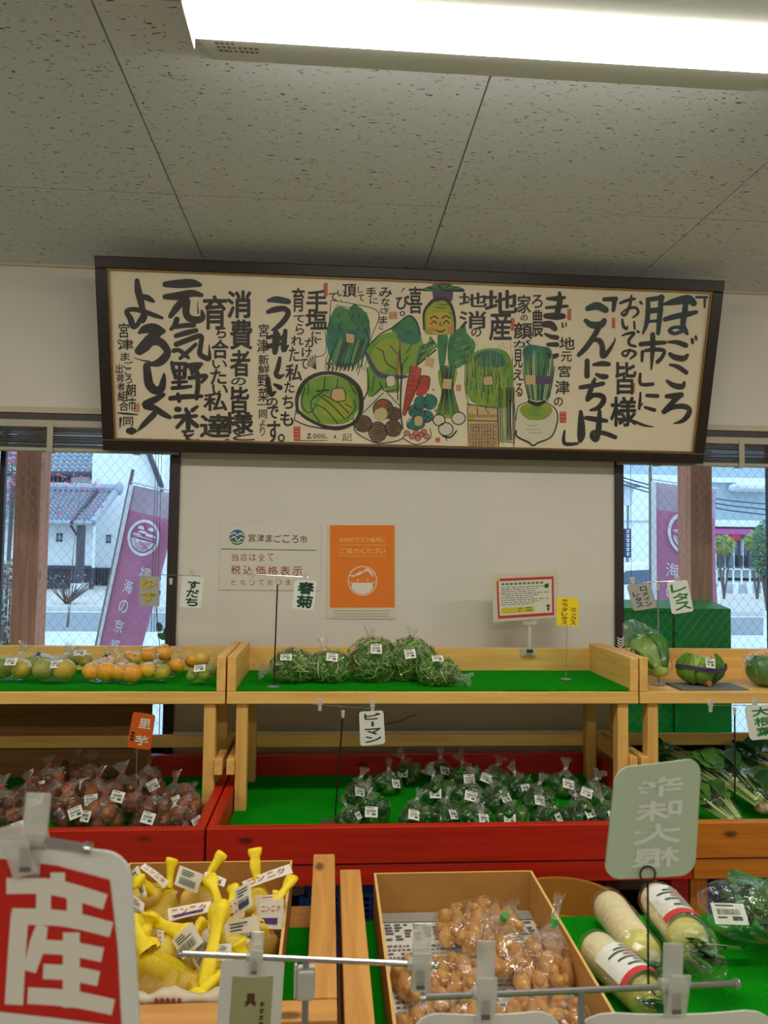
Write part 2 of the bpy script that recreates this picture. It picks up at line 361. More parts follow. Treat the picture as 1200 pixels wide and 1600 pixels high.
p = P(1012, 740, YW-.03); MB().tube([(p.x, YW-.055, 1.99), (p.x, YW-.056, 1.45)], .0035, 8).obj('tilt_wand', mat('wand', (150,170,190), .3), parent=br)
p = P(982, 740, YW-.03); MB().tube([(p.x, YW-.055, 1.99), (p.x, YW-.056, 1.30)], .0010, 5).obj('pull_cord', CORD, parent=br)
# ceiling lamps
TUBE = mat('lamp_diffuser', (255,249,238), .4, emis=LAMP_POWER); LB = mat('lamp_body', (225,228,222), .45)
def lamp(x0, x1, yc, label):
    t = thing('ceiling_lamp', label, 'lamp', ((x0+x1)/2, yc, ZC-.0), group=None)
    pr = [(-.26, ZC), (-.07, ZC-.075), (.07, ZC-.075), (.26, ZC)]
    ins = [0, -.0, -.0, 0]
    b = MB(); e = [.0, .022, .022, .0]   # the body's ends flare outwards towards the bottom
    for sx, xx in ((-1, x0), (1, x1)):
        b.v += [(xx + sx*e[i], yc+y_, z_-.001) for i, (y_, z_) in enumerate(pr)]
    b.f = [(0,1,5,4),(1,2,6,5),(2,3,7,6),(0,4,7,3),(0,3,2,1),(4,5,6,7)]; b.m = [0]*6
    b.obj('housing', LB, parent=t, bevel=.003)
    b = MB(); n = 8
    for xx in (x0-.018, x1+.018):
        b.v += [(xx, yc + .066*math.cos(math.pi*i/n), ZC-.077-.026*math.sin(math.pi*i/n)) for i in range(n+1)]
    L_ = n+1; b.f = [(i, i+1, L_+i+1, L_+i) for i in range(n)] + [(0, L_, L_+n, n), tuple(range(n+1))[::-1], tuple(range(L_, 2*L_))]; b.m = [0]*len(b.f)
    b.obj('diffuser', TUBE, parent=t)
    for xx in (x0-.022, x1+.017): MB().box(xx, yc-.07, ZC-.106, xx+.005, yc+.07, ZC-.075).obj('end_cap', LB, parent=t, bevel=.002)
    return t
L0 = P(340, 66, 1.79).x; L1 = P(1165, 112, 1.79).x
l = lamp(L0, L1, 1.53, 'long white fluorescent ceiling lamp nearest the picture')
pp = Print(lambda x, y: Vector((x, 1.53+.26-.19*(y/.075), ZC-y)), (0, .37, -.93), ['k'])
rr = random.Random(2)
for k in range(3):
    for j in range(8 if k < 2 else 4): pp.rect(L0+.018+.012*j, .032+.012*k, L0+.018+.012*j+rr.uniform(.005,.009), .038+.012*k, 'k', 9)
o = pp.obj('maker_marking', {'k': mat('grey_print', (120,120,112), .7)}, l)
lamp(L0-2.3, L1-2.3, 1.53, 'ceiling lamp out of view to the left'); lamp(L0+2.3, L1+2.3, 1.53, 'ceiling lamp out of view to the right')
for i, (xx, nm) in enumerate(((-2.3, 'left'), (0, 'middle'), (2.3, 'right'))): lamp(L0+xx, L1+xx, -1.3, f'ceiling lamp behind the viewer, {nm} of its row')
# ================================================================== outside
OUT = .9
def om(name, rgb, **k): return mat(name, rgb, k.pop('rough', .8), **k)
struct('ground', MB().box(-40, 3.36, -.3, 60, 14.7, -.12), om('near_pavement', (196,204,204), vary=.08, vscale=2))
struct('road', MB().box(-60, 14.7, -.3, 90, 20, -.14), om('asphalt', (128,136,142), vary=.1, vscale=3))
b = MB().box(-60, 14.9, -.14, 90, 15.05, -.132).box(-60, 19.6, -.14, 90, 19.75, -.132); struct('road_line', b, om('road_paint', (235,238,238)))
struct('pavement', MB().box(-60, 20.0, -.3, 90, 60, -.03), om('far_pavement', (188,184,176), vary=.08, vscale=1))
struct('kerb', MB().box(-60, 19.85, -.3, 90, 20.0, .0), om('kerb_stone', (200,200,196)))
POSTL = wood('cedar_post', (206,128,88), (170,98,66), 2, .7); 
def post(pxa, pxb, pyref, lab):
    xa = P(pxa, pyref, 3.9).x; xb = P(pxb, pyref, 3.9).x
    MBo = MB().box(xa, 3.9, -.12, xb, 4.04, 2.9); t = MBo.obj('timber_post', POSTL, origin=((xa+xb)/2, 3.97, -.12)); b = t.modifiers.new('bevel', 'BEVEL'); b.width = .006; b.segments = 2
    setp(t, lab, 'post'); return xa, xb
post(20, 60, 850, 'knotty red-brown cedar post outside the left window')
xa, xb = P(1080, 850, 3.9).x, P(1114, 850, 3.9).x
t = MB().box(xa, 3.9, -.12, xb, 4.06, 2.9).obj('timber_post', POSTL, origin=((xa+xb)/2, 3.97, -.12)); b = t.modifiers.new('bevel', 'BEVEL'); b.width = .006; b.segments = 2; setp(t, 'knotty red-brown cedar post outside the right window beside the banner', 'post')
struct('porch_roof', MB().box(-6, 3.37, 2.9, 8, 4.9, 3.0), om('porch_boards', (150,110,80)))
# tile-roofed house across the road
PL = om('plaster', (226,230,232), vary=.04, vscale=1); TILE = om('roof_tile', (150,158,170), rough=.45); DKW = om('dark_boards', (62,58,66)); TIM = om('dark_timber', (72,70,80))
hs = thing('tiled_house', 'white plastered Japanese house with grey tiled roofs across the road', 'house', P(110, 925, 28.5))
def roof(name, a, b_, c_, d, nu, nv, parent):   # a,b eave left/right ; c,d ridge right/left
    a, b_, c_, d = map(Vector, (a, b_, c_, d)); m_ = MB(); su = nu*6
    nrm = (b_-a).cross(d-a).normalized()
    if nrm.z < 0: nrm = -nrm
    for j in range(nv*2+1):
        for i in range(su+1):
            u = i/su; v = (j//2 + (j%2))/nv if j < nv*2 else 1; row = j//2; lift = .07 if j%2 == 0 else 0.0
            p = a.lerp(b_, u).lerp(d.lerp(c_, u), min(v, 1)) + nrm*(.05*math.sin(u*nu*2*math.pi) + lift)
            m_.v.append(tuple(p))
    W_ = su+1
    for j in range(nv*2):
        for i in range(su): m_.f.append((j*W_+i, j*W_+i+1, (j+1)*W_+i+1, (j+1)*W_+i)); m_.m.append(0)
    return m_.obj(name, TILE, parent=parent, kind='stuff')
wy = 28.5
def q(px, py, Y): return P(px, py, Y)
a, b_, c_, d = q(-40, 815, 27.3), q(145, 817, 27.3), q(183, 768, 29.6), q(-40, 762, 29.6)
roof('lower_roof_tiles', a, b_, c_, d, 26, 10, hs)
MB().tube([d + Vector((0,0,.12)), c_ + Vector((0,0,.12))], .16, 8).obj('ridge', TILE, parent=hs); MB().tube([a, b_], .09, 8).obj('eave_tiles', TILE, parent=hs)
MB().tube([b_, c_ + Vector((0,0,.05))], .13, 8).obj('verge_tiles', TILE, parent=hs); MB().tube([q(112, 817, 27.2), q(152, 766, 29.4)], .07, 6).obj('drain_ridge', TIM, parent=hs)
MB().ell(c_ + Vector((.1,-.1,.1)), .16, .2, .26, 10, 8).obj('ridge_end_tile', TILE, parent=hs, smooth=True)
x0 = q(-40, 850, wy).x; x1 = q(145, 850, wy).x; zb = q(100, 887, wy).z
MB().box(x0, wy, zb, x1, wy+.3, q(100, 808, wy).z).obj('wall', PL, parent=hs); MB().box(x0, wy-.06, -.03, x1, wy+.3, zb).obj('base_boards', DKW, parent=hs)
MB().box(x0, wy-.12, zb-.05, x1, wy, zb+.08).obj('sill_beam', TIM, parent=hs)
px0, px1 = q(119, 850, 27.4).x, q(129, 850, 27.4).x
MB().box(px0, 27.4, -.03, px1, 27.7, q(120, 817, 27.4).z).obj('eave_post', TIM, parent=hs, bevel=.01); p = q(124, 925, 27.4); MB().box(px0-.12, 27.3, -.03, px1+.12, 27.85, .22).obj('post_footing', PL, parent=hs)
MB().bar(q(110, 820, 27.6), q(120, 836, 27.6), .07, .07).obj('bracket', TIM, parent=hs)
def vent(px, py, Y, w, h):
    p = q(px, py, Y); f = MB(); t = .06
    f.box(p.x-w, Y-.05, p.z-h, p.x-w+t, Y, p.z+h).box(p.x+w-t, Y-.05, p.z-h, p.x+w, Y, p.z+h).box(p.x-w, Y-.05, p.z+h-t, p.x+w, Y, p.z+h).box(p.x-w, Y-.05, p.z-h, p.x+w, Y, p.z-h+t)
    f.obj('vent', om('vent_grey', (110,120,134)), parent=hs)
vent(93, 840, wy, .1, .15)
# taller gabled wing to the right
gy = 31.0
zt = q(180, 640, gy).z; gx0, gx1 = q(140, 850, gy).x, q(251, 850, gy).x
e1 = q(251, 765, gy); e2 = q(232, 715, gy); ap = q(195, 610, gy)
g = MB(); pr = [(gx0, -.03), (gx1, -.03), (gx1, e1.z), (e2.x, e2.z), (ap.x, ap.z), (gx0, e2.z)]
g.v = [(x, gy, z) for x, z in pr] + [(x, gy+4, z) for x, z in pr]; n6 = len(pr); g.f = [tuple(range(n6)), tuple(range(n6, 2*n6))[::-1]] + [(i, (i+1) % n6, n6+(i+1) % n6, n6+i) for i in range(n6)]; g.m = [0]*len(g.f)
g.obj('gable_wall', PL, parent=hs); MB().bar(e1 + Vector((.25,-.2,-.3)), ap + Vector((0,-.2,.1)), .35, .16).obj('gable_barge_board', TIM, parent=hs)
MB().box(gx0, gy-.08, -.03, q(185, 900, gy).x, gy, q(150, 887, gy).z).obj('gable_base_boards', DKW, parent=hs)
for i in range(7):
    xx = q(150+i*5, 900, gy).x; MB().box(xx-.03, gy-.12, -.03, xx+.03, gy-.08, q(150, 887, gy).z).obj('batten', TIM, parent=hs)
vent(170, 842, gy, .09, .16)
# upper storey
uy = 32.5
a, b_, c_, d = q(-60, 739, uy-1), q(180, 741, uy-1), q(200, 690, uy+1.5), q(-60, 688, uy+1.5); roof('upper_roof_tiles', a, b_, c_, d, 26, 8, hs)
MB().tube([a, b_], .12, 8).obj('upper_eave', TIM, parent=hs)
MB().box(q(-60, 750, uy).x, uy, q(0, 775, uy).z, q(168, 750, uy).x, uy+.3, q(0, 736, uy).z).obj('upper_wall', PL, parent=hs)
for i in range(5):
    p = q(80+i*7, 752, uy); MB().box(p.x-.06, uy-.06, p.z-.25, p.x+.06, uy, p.z+.25).obj('window_slit', DKW, parent=hs)
MB().tube([q(140, 742, uy-.9), q(146, 752, uy-.9), q(154, 765, uy-.9)], .06, 6).obj('gutter_pipe', TIM, parent=hs)
# white building right of the wing with shutters
t = thing('white_building', 'pale building with a blue window far behind the left banner', 'building', q(262, 900, 40))
MB().box(q(236, 800, 40).x, 40, -.03, q(330, 800, 40).x, 46, 12).obj('wall', PL, parent=t)
MB().box(q(262, 800, 39.9).x, 39.9, q(262, 772, 40).z, q(290, 800, 39.9).x, 40, q(262, 752, 40).z).obj('window', om('shutter_blue', (120,170,190)), parent=t)
for k in range(5): z = q(262, 751-k*7, 39.9).z; MB().box(q(262, 800, 39.8).x, 39.8, z, q(290, 800, 39.8).x, 39.9, z+.08).obj('slat', PL, parent=t)
# utility pole
p = q(259, 880, 22); MB().tube([(p.x, 22, -.03), (p.x, 22, 9)], [.12, .1], 12).obj('utility_pole', om('pale_pole', (214,216,226)), origin=(p.x, 22, -.03)); setp(bpy.context.scene.objects['utility_pole'], 'slim white utility pole behind the left banner', 'pole')
# parked car far left
def car(label, p, L_, rgb, seed):
    t = thing('car', label, 'car', p); x, y, z = p
    prof = [(-.5,.25),(-.5,.62),(-.38,.78),(-.2,1.0),(-.1,1.36),(.22,1.42),(.38,1.05),(.5,.9),(.5,.25)]
    def ex(pr, y0, y1, nm, m_):
        g = MB(); k = len(pr); g.v = [(x+a*L_, y0, z+b) for a, b in pr] + [(x+a*L_, y1, z+b) for a, b in pr]; g.f = [tuple(range(k)), tuple(range(k, 2*k))[::-1]] + [(i, (i+1) % k, k+(i+1) % k, k+i) for i in range(k)]; g.m = [0]*len(g.f); return g.obj(nm, m_, parent=t, bevel=.05 if nm == 'body' else 0)
    ex(prof, y-.8, y+.8, 'body', om('car_paint%d' % seed, rgb, rough=.3))
    ex([(-.17,.98),(-.09,1.28),(.2,1.34),(.33,1.0)], y-.815, y-.805, 'side_window', om('car_glass', (70,90,110), rough=.1))
    for a in (-.3, .32): 
        g = MB(); g.tube([(x+a*L_, y-.84, z+.32), (x+a*L_, y-.6, z+.32)], .32, 18); w = g.obj('wheel', om('tyre', (40,42,46)), parent=t); MB().tube([(x+a*L_, y-.86, z+.32), (x+a*L_, y-.83, z+.32)], .18, 14).obj('hubcap', om('hub', (180,185,190), metal=.6), parent=w)
    return t
car('white car parked far across the road beside the left banner', (q(285, 890, 26).x+.6, 26, -.03), 3.6, (210,220,226), 1)
car('white car on the road at the left edge of the right window', (q(978, 905, 17).x+.0, 17, -.14), 1.75*2, (232,238,236), 2)
# shrubs
def shrub(name, label, cat, c_, rx, rz, n, leafs, stems=6, lw=.05, ground=-.12, grp=None, ry=None, trunk=.02):
    t = thing(name, label, cat, (c_[0], c_[1], ground), group=grp); c_ = Vector(c_); rr = random.Random(int(c_.x*100)+int(c_.z*17)); ry = ry or rx
    g = MB()
    for k in range(stems):
        a = rr.uniform(0, 6.28); tip = c_ + Vector((math.cos(a)*rx*.7, math.sin(a)*ry*.7, rz*rr.uniform(.1, .8))); base = Vector((c_.x+rr.uniform(-.05,.05)*rx, c_.y, ground)); mid = base.lerp(tip, .5) + Vector((rr.uniform(-.1,.1)*rx, 0, .1*rz))
        g.tube([base, mid, tip], [trunk, trunk*.7, trunk*.3], 6)
    g.obj('branches', om('bark', (96,84,78)), parent=t)
    for mi, (m_, share) in enumerate(leafs):
        g = MB()
        for k in range(int(n*share)):
            while True:
                v = Vector((rr.uniform(-1,1), rr.uniform(-1,1), rr.uniform(-1,1)))
                if v.length < 1: break
            v = v.normalized()*v.length**.5; p = c_ + Vector((v.x*rx, v.y*ry, v.z*rz)); a = Vector((rr.uniform(-1,1), rr.uniform(-1,1), rr.uniform(-.6,.6))).normalized(); b2 = a.orthogonal().normalized()
            s = lw*rr.uniform(.6, 1.3); g.add([p-a*s, p+b2*s*.5, p+a*s, p-b2*s*.5], [(0,1,2,3)])
        g.obj('foliage', m_, parent=t, kind='stuff')
    return t
PINK = om('maple_leaf', (196,84,116)); LGR = om('pale_leaf', (150,160,140)); YG = om('yellow_green_leaf', (150,160,60)); GR = om('tree_green', (90,130,96)); BR = om('bare_twig', (170,158,150))
c_ = q(112, 775, 16); shrub('maple_tree', 'maple with sparse red leaves in front of the tiled roof', 'tree', (c_.x, 16, c_.z), .75, .5, 170, [(PINK, 1)], 5, .04, -.14, trunk=.007)
c_ = q(14, 745, 9); shrub('maple_tree', 'red-leaved maple left of the left cedar post', 'tree', (c_.x, 9, c_.z), .13, .35, 160, [(PINK, .6), (LGR, .4)], 6, .03)
c_ = q(10, 960, 7); shrub('flowering_bush', 'grey-green bush at the foot of the left cedar post', 'bush', (c_.x, 7, c_.z), .22, .5, 900, [(LGR, .6), (BR, .3), (PINK, .1)], 12, .025)
c_ = q(96, 905, 20.5); shrub('bare_bush', 'bare twiggy bush before the tiled house', 'bush', (c_.x, 21, .35), 1.0, .45, 120, [(BR, 1)], 26, .03, -.03)
# banners
def banner(label, top, bot, side, wtop, wbot, seed, texts, Y, logo, pale, skew):
    """nobori: a pole and a hanging cloth; (px,py) points are read on the plane at Y"""
    T = P(*top, Y); B = P(*bot, Y); t = thing('banner', label, 'banner', (B.x, Y, -.12))
    d = (T-B).normalized(); g = MB(); g.tube([B - d*((B.z+.12)/d.z), T + d*.12], .014, 8); g.obj('pole', om('banner_pole', (120,112,112)), parent=t)
    S0 = P(*side[0], Y-.1); S1 = P(*side[1], Y+.1)
    MB().tube([T + d*.02, S0 + d*.02], .008, 6).obj('top_bar', om('banner_bar', (220,220,226)), parent=t)
    NU, NV = 14, 30
    def surf(u, v):
        p = (T.lerp(B, v)).lerp(S0.lerp(S1, v), u); return p + Vector((0, .05*math.sin(u*5+v*4+seed)*(u), 0))
    g = MB()
    for j in range(NV+1):
        for i in range(NU+1): g.v.append(tuple(surf(i/NU, j/NV)))
    for j in range(NV):
        for i in range(NU): k = j*(NU+1)+i; g.f.append((k, k+1, k+NU+2, k+NU+1)); g.m.append(1 if j < 4 else 0)
    pk = om('banner_cloth', (200,124,156), rough=.9); o = g.obj('cloth', [pk, om('banner_cloth_pale', (190,168,184))], parent=t, smooth=True, solid=.002)
    # white hem along the pole
    g = MB()
    for j in range(0, NV, 1):
        for uu in (0, .05): g.v.append(tuple(surf(uu, j/NV) + Vector((0, -.01, 0)))) if False else g.v.append(tuple(surf(uu*1.6, j/NV) + Vector((0, -.012, 0))))
    for j in range(NV-1): g.f.append((2*j, 2*j+1, 2*j+3, 2*j+2)); g.m.append(0)
    g.obj('hem', om('banner_white', (232,232,238)), parent=t, solid=.002)
    pr = Print(lambda x, y: surf(x, y), (0, -1, 0), ['w', 'p']); n0 = 120
    cx, cy_, rx, ry = logo
    k = 40; out = [(cx+rx*math.cos(2*math.pi*i/k), cy_+ry*math.sin(2*math.pi*i/k)) for i in range(k)]; inn = [(cx+rx*.84*math.cos(2*math.pi*i/k), cy_+ry*.84*math.sin(2*math.pi*i/k)) for i in range(k)]
    for i in range(k): j = (i+1) % k; pr.poly([out[i], out[j], inn[j], inn[i]], 'w', n0)
    def blob(a, c2, w, h): pr.poly([(cx+rx*(a+w*math.cos(t_)*(1 if math.sin(t_) < 0 else 1)), cy_+ry*(c2+h*(math.sin(t_) if math.sin(t_) < 0 else 0))) for t_ in [2*math.pi*i/14 for i in range(14)]], 'w', n0)
    blob(-.3, -.42, .2, .2); blob(.35, -.45, .22, .18); blob(-.1, -.22, .34, .14); blob(-.45, -.06, .28, .1); blob(.42, -.12, .34, .16); blob(0, .02, .7, .05)
    pr.poly([(cx-.74*rx, cy_+.14*ry)] + [(cx+rx*.76*math.cos(t_), cy_+ry*.76*math.sin(t_)) for t_ in [math.pi*(.92-.84*i/10) for i in range(11)]] + [(cx+.74*rx, cy_+.14*ry)], 'w', n0)
    for k in range(5): pr.stroke([(cx-(.7-.1*k)*rx, cy_+(.2+.11*k)*ry, .004), (cx-.1*rx, cy_+(.3+.12*k)*ry, .0045), (cx+(.66-.09*k)*rx, cy_+(.16+.1*k)*ry, .004)], 'p', n0+25, False)
    pr.stroke([(cx-.5*rx, cy_+.14*ry, .012), (cx-.05*rx, cy_+.32*ry, .012), (cx+.5*rx, cy_+.62*ry, .01)], 'p', n0+25, False)
    for st, x, y, s_, ln in texts:
        for i, ch in enumerate(st): pr.char(ch, x, y+i*ln, x+s_, y+i*ln+ln*.66, 'w', n0, .01)
    pr.obj('lettering', {'w': om('banner_white', (232,232,238)), 'p': pk}, t)
    return t
banner('dusty purple-red banner leaning outside the left window', (203, 757), (142, 1050), [(285, 775), (205, 1065)], 0, 0, 0,
       [('海の京都', .33, .485, .2, .105), ('福', .60, .40, .2, .105)], 6.0, (.50, .255, .33, .095), 0, 0)
# carve the free edge of the left banner: it hangs slanting, so the side points sit further left below
banner('dusty purple-red banner behind the cedar post of the right window', (1016, 752), (1017, 1075), [(1122, 768), (1122, 1080)], 0, 0, 2,
       [('海の京', .20, .385, .2, .105)], 6.2, (.50, .235, .27, .105), 0, 0)
# street furniture and shops, right window
t = thing('street_lamp', 'slim street lamp with a lantern head outside the right window', 'street lamp', (q(981, 900, 24).x, 24, -.03)); x = q(981, 800, 24).x
zt_ = q(981, 790, 24).z
MB().tube([(x, 24, -.03), (x, 24, zt_)], .045, 8).obj('pole', om('lamp_pole', (120,134,150)), parent=t); MB().lathe([(.12,0),(.2,.55),(.26,.62)], 8, (x, 24, zt_)).obj('lantern', om('lantern', (200,210,222)), parent=t); MB().lathe([(.5,0),(.3,.08),(.02,.12)], 10, (x, 24, zt_+.62)).obj('hood', om('lamp_pole', (120,134,150)), parent=t)
t = thing('sign_post', 'tall narrow navy sign board with white letters left in the right window', 'sign', (q(980, 900, 22).x, 22, -.03)); x = q(981, 850, 22).x; za, zb_ = q(981, 871, 22).z, q(981, 826, 22).z
MB().box(x-.1, 22, za, x+.1, 22.08, zb_).obj('board', om('navy', (38,50,84)), parent=t, bevel=.01); MB().tube([(x, 22.1, -.03), (x, 22.1, zb_)], .03, 8).obj('pole', om('lamp_pole', (120,134,150)), parent=t)
pr = Print(lambda u, v: Vector((x+u, 21.99, zb_-v)), (0,-1,0), ['w']); 
for k in range(6): pr.rect(-.06, .04+k*.135, .06, .06+k*.135, 'w', 5); pr.rect(-.012, .03+k*.135, .012, .14+k*.135, 'w', 5); pr.rect(-.05, .10+k*.135, .05, .12+k*.135, 'w', 5)
pr.obj('lettering', {'w': om('banner_white', (232,232,238))}, t)
t = thing('shopping_centre', 'large grey shopping centre with a magenta fascia across the road', 'building', (q(1150, 880, 44).x, 44, -.03)); FY = 44
def fb(px0, py0, px1, py1, Y0, Y1, nm, m_, **k):
    a = q(px0, py0, Y0); b_ = q(px1, py1, Y0); return MB().box(a.x, Y0, b_.z, b_.x, Y1, a.z).obj(nm, m_, parent=t, **k)
BG = om('facade_grey', (168,184,192), vary=.05, vscale=.3); BW = om('facade_white', (222,230,234))
fb(940, 700, 1330, 905, 45.5, 52, 'wall', BG); fb(940, 742, 1330, 758, 45.2, 45.5, 'cornice', BW); fb(1110, 812, 1330, 826, 44.2, 45.5, 'white_band', BW)
fb(940, 740, 1072, 900, 43.0, 45.5, 'pale_wing', BW); fb(940, 812, 1072, 816, 42.9, 43, 'wing_ledge', om('ledge_grey', (180,190,200)))
fb(1110, 826, 1330, 838, 44.0, 45.5, 'magenta_fascia', om('magenta', (176,84,150)))
fb(1142, 836, 1157, 844, 43.6, 44, 'red_shop_sign', om('crimson', (190,30,70)))
p0 = q(1162, 752, 43.5); p1 = q(1230, 766, 43.5); MB().box(p0.x, 43.5, p1.z, p1.x, 45.5, p0.z).obj('sign_canopy', BW, parent=t, bevel=.3)
fb(1110, 840, 1330, 888, 45.0, 45.4, 'shop_glass', om('shop_glass', (84,98,112), rough=.2))
for i in range(9): fb(1118+i*14, 842, 1120+i*14, 888, 44.7, 44.95, 'mullion', BW)
for k in range(6): fb(1122+k*15+2, 868, 1131+k*15, 885, 44.5, 44.8, 'shop_display', om('display%d' % (k % 3), [(60,74,90),(80,120,126),(50,58,66)][k % 3]))
fb(1120, 776, 1123, 792, 45.3, 45.5, 'wall_vent', om('ledge_grey', (180,190,200)))
t = thing('railing', 'long white pavement railing in front of the shopping centre', 'railing', (q(1150, 885, 33).x, 33, -.03))
for zz in (.9, .12): MB().box(q(1105, 880, 33).x, 33, -.03+zz, q(1260, 880, 33).x, 33.05, -.03+zz+.06).obj('rail', BW, parent=t)
for i in range(12): xx = q(1106+i*13, 880, 33).x; MB().box(xx, 33, -.03, xx+.06, 33.05, .93).obj('post', BW, parent=t)
t = thing('low_wall', 'low pinkish-grey wall with white posts along the far pavement', 'wall', (q(1150, 895, 30).x, 30, -.03)); MB().box(q(1105, 880, 30).x, 30, -.03, q(1300, 880, 30).x, 30.3, .33).obj('wall', om('low_wall', (176,172,186)), parent=t)
for i in range(6): xx = q(1122+i*22, 880, 30).x; MB().box(xx, 29.9, -.03, xx+.2, 30.0, .42).obj('post', BW, parent=t)
c_ = q(1130, 852, 26); shrub('street_tree', 'young yellow-green street tree right of the cedar post', 'tree', (c_.x, 26, c_.z), .42, .38, 420, [(YG, .8), (GR, .2)], 7, .07, -.03, trunk=.03)
c_ = q(1182, 846, 26); shrub('street_tree', 'yellow-green street tree before the shopping centre entrance', 'tree', (c_.x, 26, c_.z), .42, .4, 420, [(YG, .8), (GR, .2)], 7, .07, -.03, trunk=.03)
c_ = q(1196, 858, 20.6); shrub('street_tree', 'dense blue-green tree at the right edge of the right window', 'tree', (c_.x+.05, 20.6, c_.z), .42, .85, 1500, [(GR, 1)], 9, .06, -.03, trunk=.05)
p = q(1196, 900, 13); g = MB().lathe([(.12,0),(.12,.03),(.05,.05),(.035,.6),(.045,.62)], 12, (p.x, 13, -.12)); o = g.obj('road_cone', om('cone_white', (226,232,236)), origin=(p.x, 13, -.12), smooth=True); setp(o, 'pale slim traffic bollard at the right edge of the right window', 'bollard')
for k in range(3):
    a = q(975-30, 738+k*5, 12); b_ = q(1240, 790+k*9, 12); o = MB().tube([a.lerp(b_, i/6) - Vector((0,0,.12*math.sin(math.pi*i/6))) for i in range(7)], .012, 5).obj('power_line', om('cable', (70,80,96)), origin=tuple(a)); setp(o, ['uppermost','middle','lowest'][k] + ' of three thin dark power lines high in the right window', 'cable', 'power lines in the right window')
# green storage locker outside the right window
GP = mat('green_enamel', (12,142,34), .55, spec=.2, vary=.15, vscale=3); t = thing('storage_locker', 'deep green metal storage locker outside the right window', 'locker', (1.6, 3.75, -.12))
xa, xm, xb = P(960, 1000, 3.6).x, P(1056, 1000, 3.6).x, P(1143, 1000, 3.6).x
zf = P(1100, 953, 3.6).z; zb_ = P(1090, 938, 3.82).z
MB().box(xa, 3.62, -.12, xm-.004, 3.82, zf+.005).obj('left_door', GP, parent=t, bevel=.006); MB().box(xm+.004, 3.6, -.12, xb, 3.82, zf).obj('right_door', GP, parent=t, bevel=.006)
xr = P(1110, 938, 3.84).x
g = MB(); g.v = [(xa, 3.6, zf+.006), (xb, 3.6, zf+.006), (xr, 3.84, zb_), (xa, 3.84, zb_), (xa, 3.6, zf-.01), (xb, 3.6, zf-.01), (xr, 3.84, zf-.01), (xa, 3.84, zf-.01)]; g.f = [(0,1,2,3),(4,7,6,5),(0,4,5,1),(1,5,6,2),(2,6,7,3),(3,7,4,0)]; g.m = [0]*6
g.obj('lid', GP, parent=t, bevel=.003)
# ivy sprig at the left window and the sticker on the right jamb
t = thing('ivy_sprig', 'small leafy vine sprig at the lower right of the left window', 'plant', (P(252, 1000, 3.42).x, 3.42, -.12)); GL_ = mat('ivy_leaf', (70,120,60), .5)
MB().tube([Vector((P(252,1030,3.42).x, 3.42, -.125)), P(252, 1030, 3.42), P(247, 985, 3.42), P(244, 950, 3.42), P(240, 900, 3.42)], .002, 5).obj('stem', mat('ivy_stem', (84,74,50)), parent=t)
for (px, py, s_, a) in ((248, 980, .030, .3), (258, 990, .036, -.6), (252, 995, .03, .9), (268, 976, .03, .1), (262, 984, .028, 2.2)):
    c_ = P(px, py, 3.40+R.uniform(0,.04)); g = MB(); pts = []
    for i in range(10):
        th = 2*math.pi*i/10; r_ = s_*(.55 + .45*abs(math.cos(th/2)))*.8; x, z = r_*math.cos(th)*.7, r_*math.sin(th); x, z = x*math.cos(a)-z*math.sin(a), x*math.sin(a)+z*math.cos(a); pts.append((c_.x+x, c_.y+.15*x, c_.z+z))
    g.v = pts + [tuple(c_ + Vector((0,-.006,0)))]; g.f = [(i, (i+1) % 10, 10) for i in range(10)]; g.m = [0]*10; g.obj('leaf', GL_, parent=t, solid=.0012)
# ================================================================== shelves and trays along the wall
PINE = [wood('pine_x', (240,194,108), (224,172,92), 0, .5, False), wood('pine_y', (240,194,108), (224,172,92), 1, .5, False), wood('pine_z', (236,188,104), (220,168,88), 2, .5, False)]
RED = [wood('red_stain_x', (192,34,2), (168,24,1), 0, .45), wood('red_stain_y', (192,34,2), (168,24,1), 1, .45), wood('red_stain_z', (188,32,2), (162,22,1), 2, .45)]
TAN = [wood('orange_stain_x', (204,124,26), (168,92,14), 0, .45), wood('orange_stain_y', (204,124,26), (168,92,14), 1, .45), wood('orange_stain_z', (204,124,26), (168,92,14), 2, .45)]
TURF = mat('green_turf', (16,172,22), .95, spec=.08, rgb2=(8,132,12), vscale=220, bump=.6, bscale=700)
YF, YB = 2.66, 3.10; ZS = 1.005      # upper shelf: front, back, board top
X1 = P(353, 1080, YF).x; X2 = P(999, 1080, YF).x
ZT = .60                              # lower tray: top of the turf
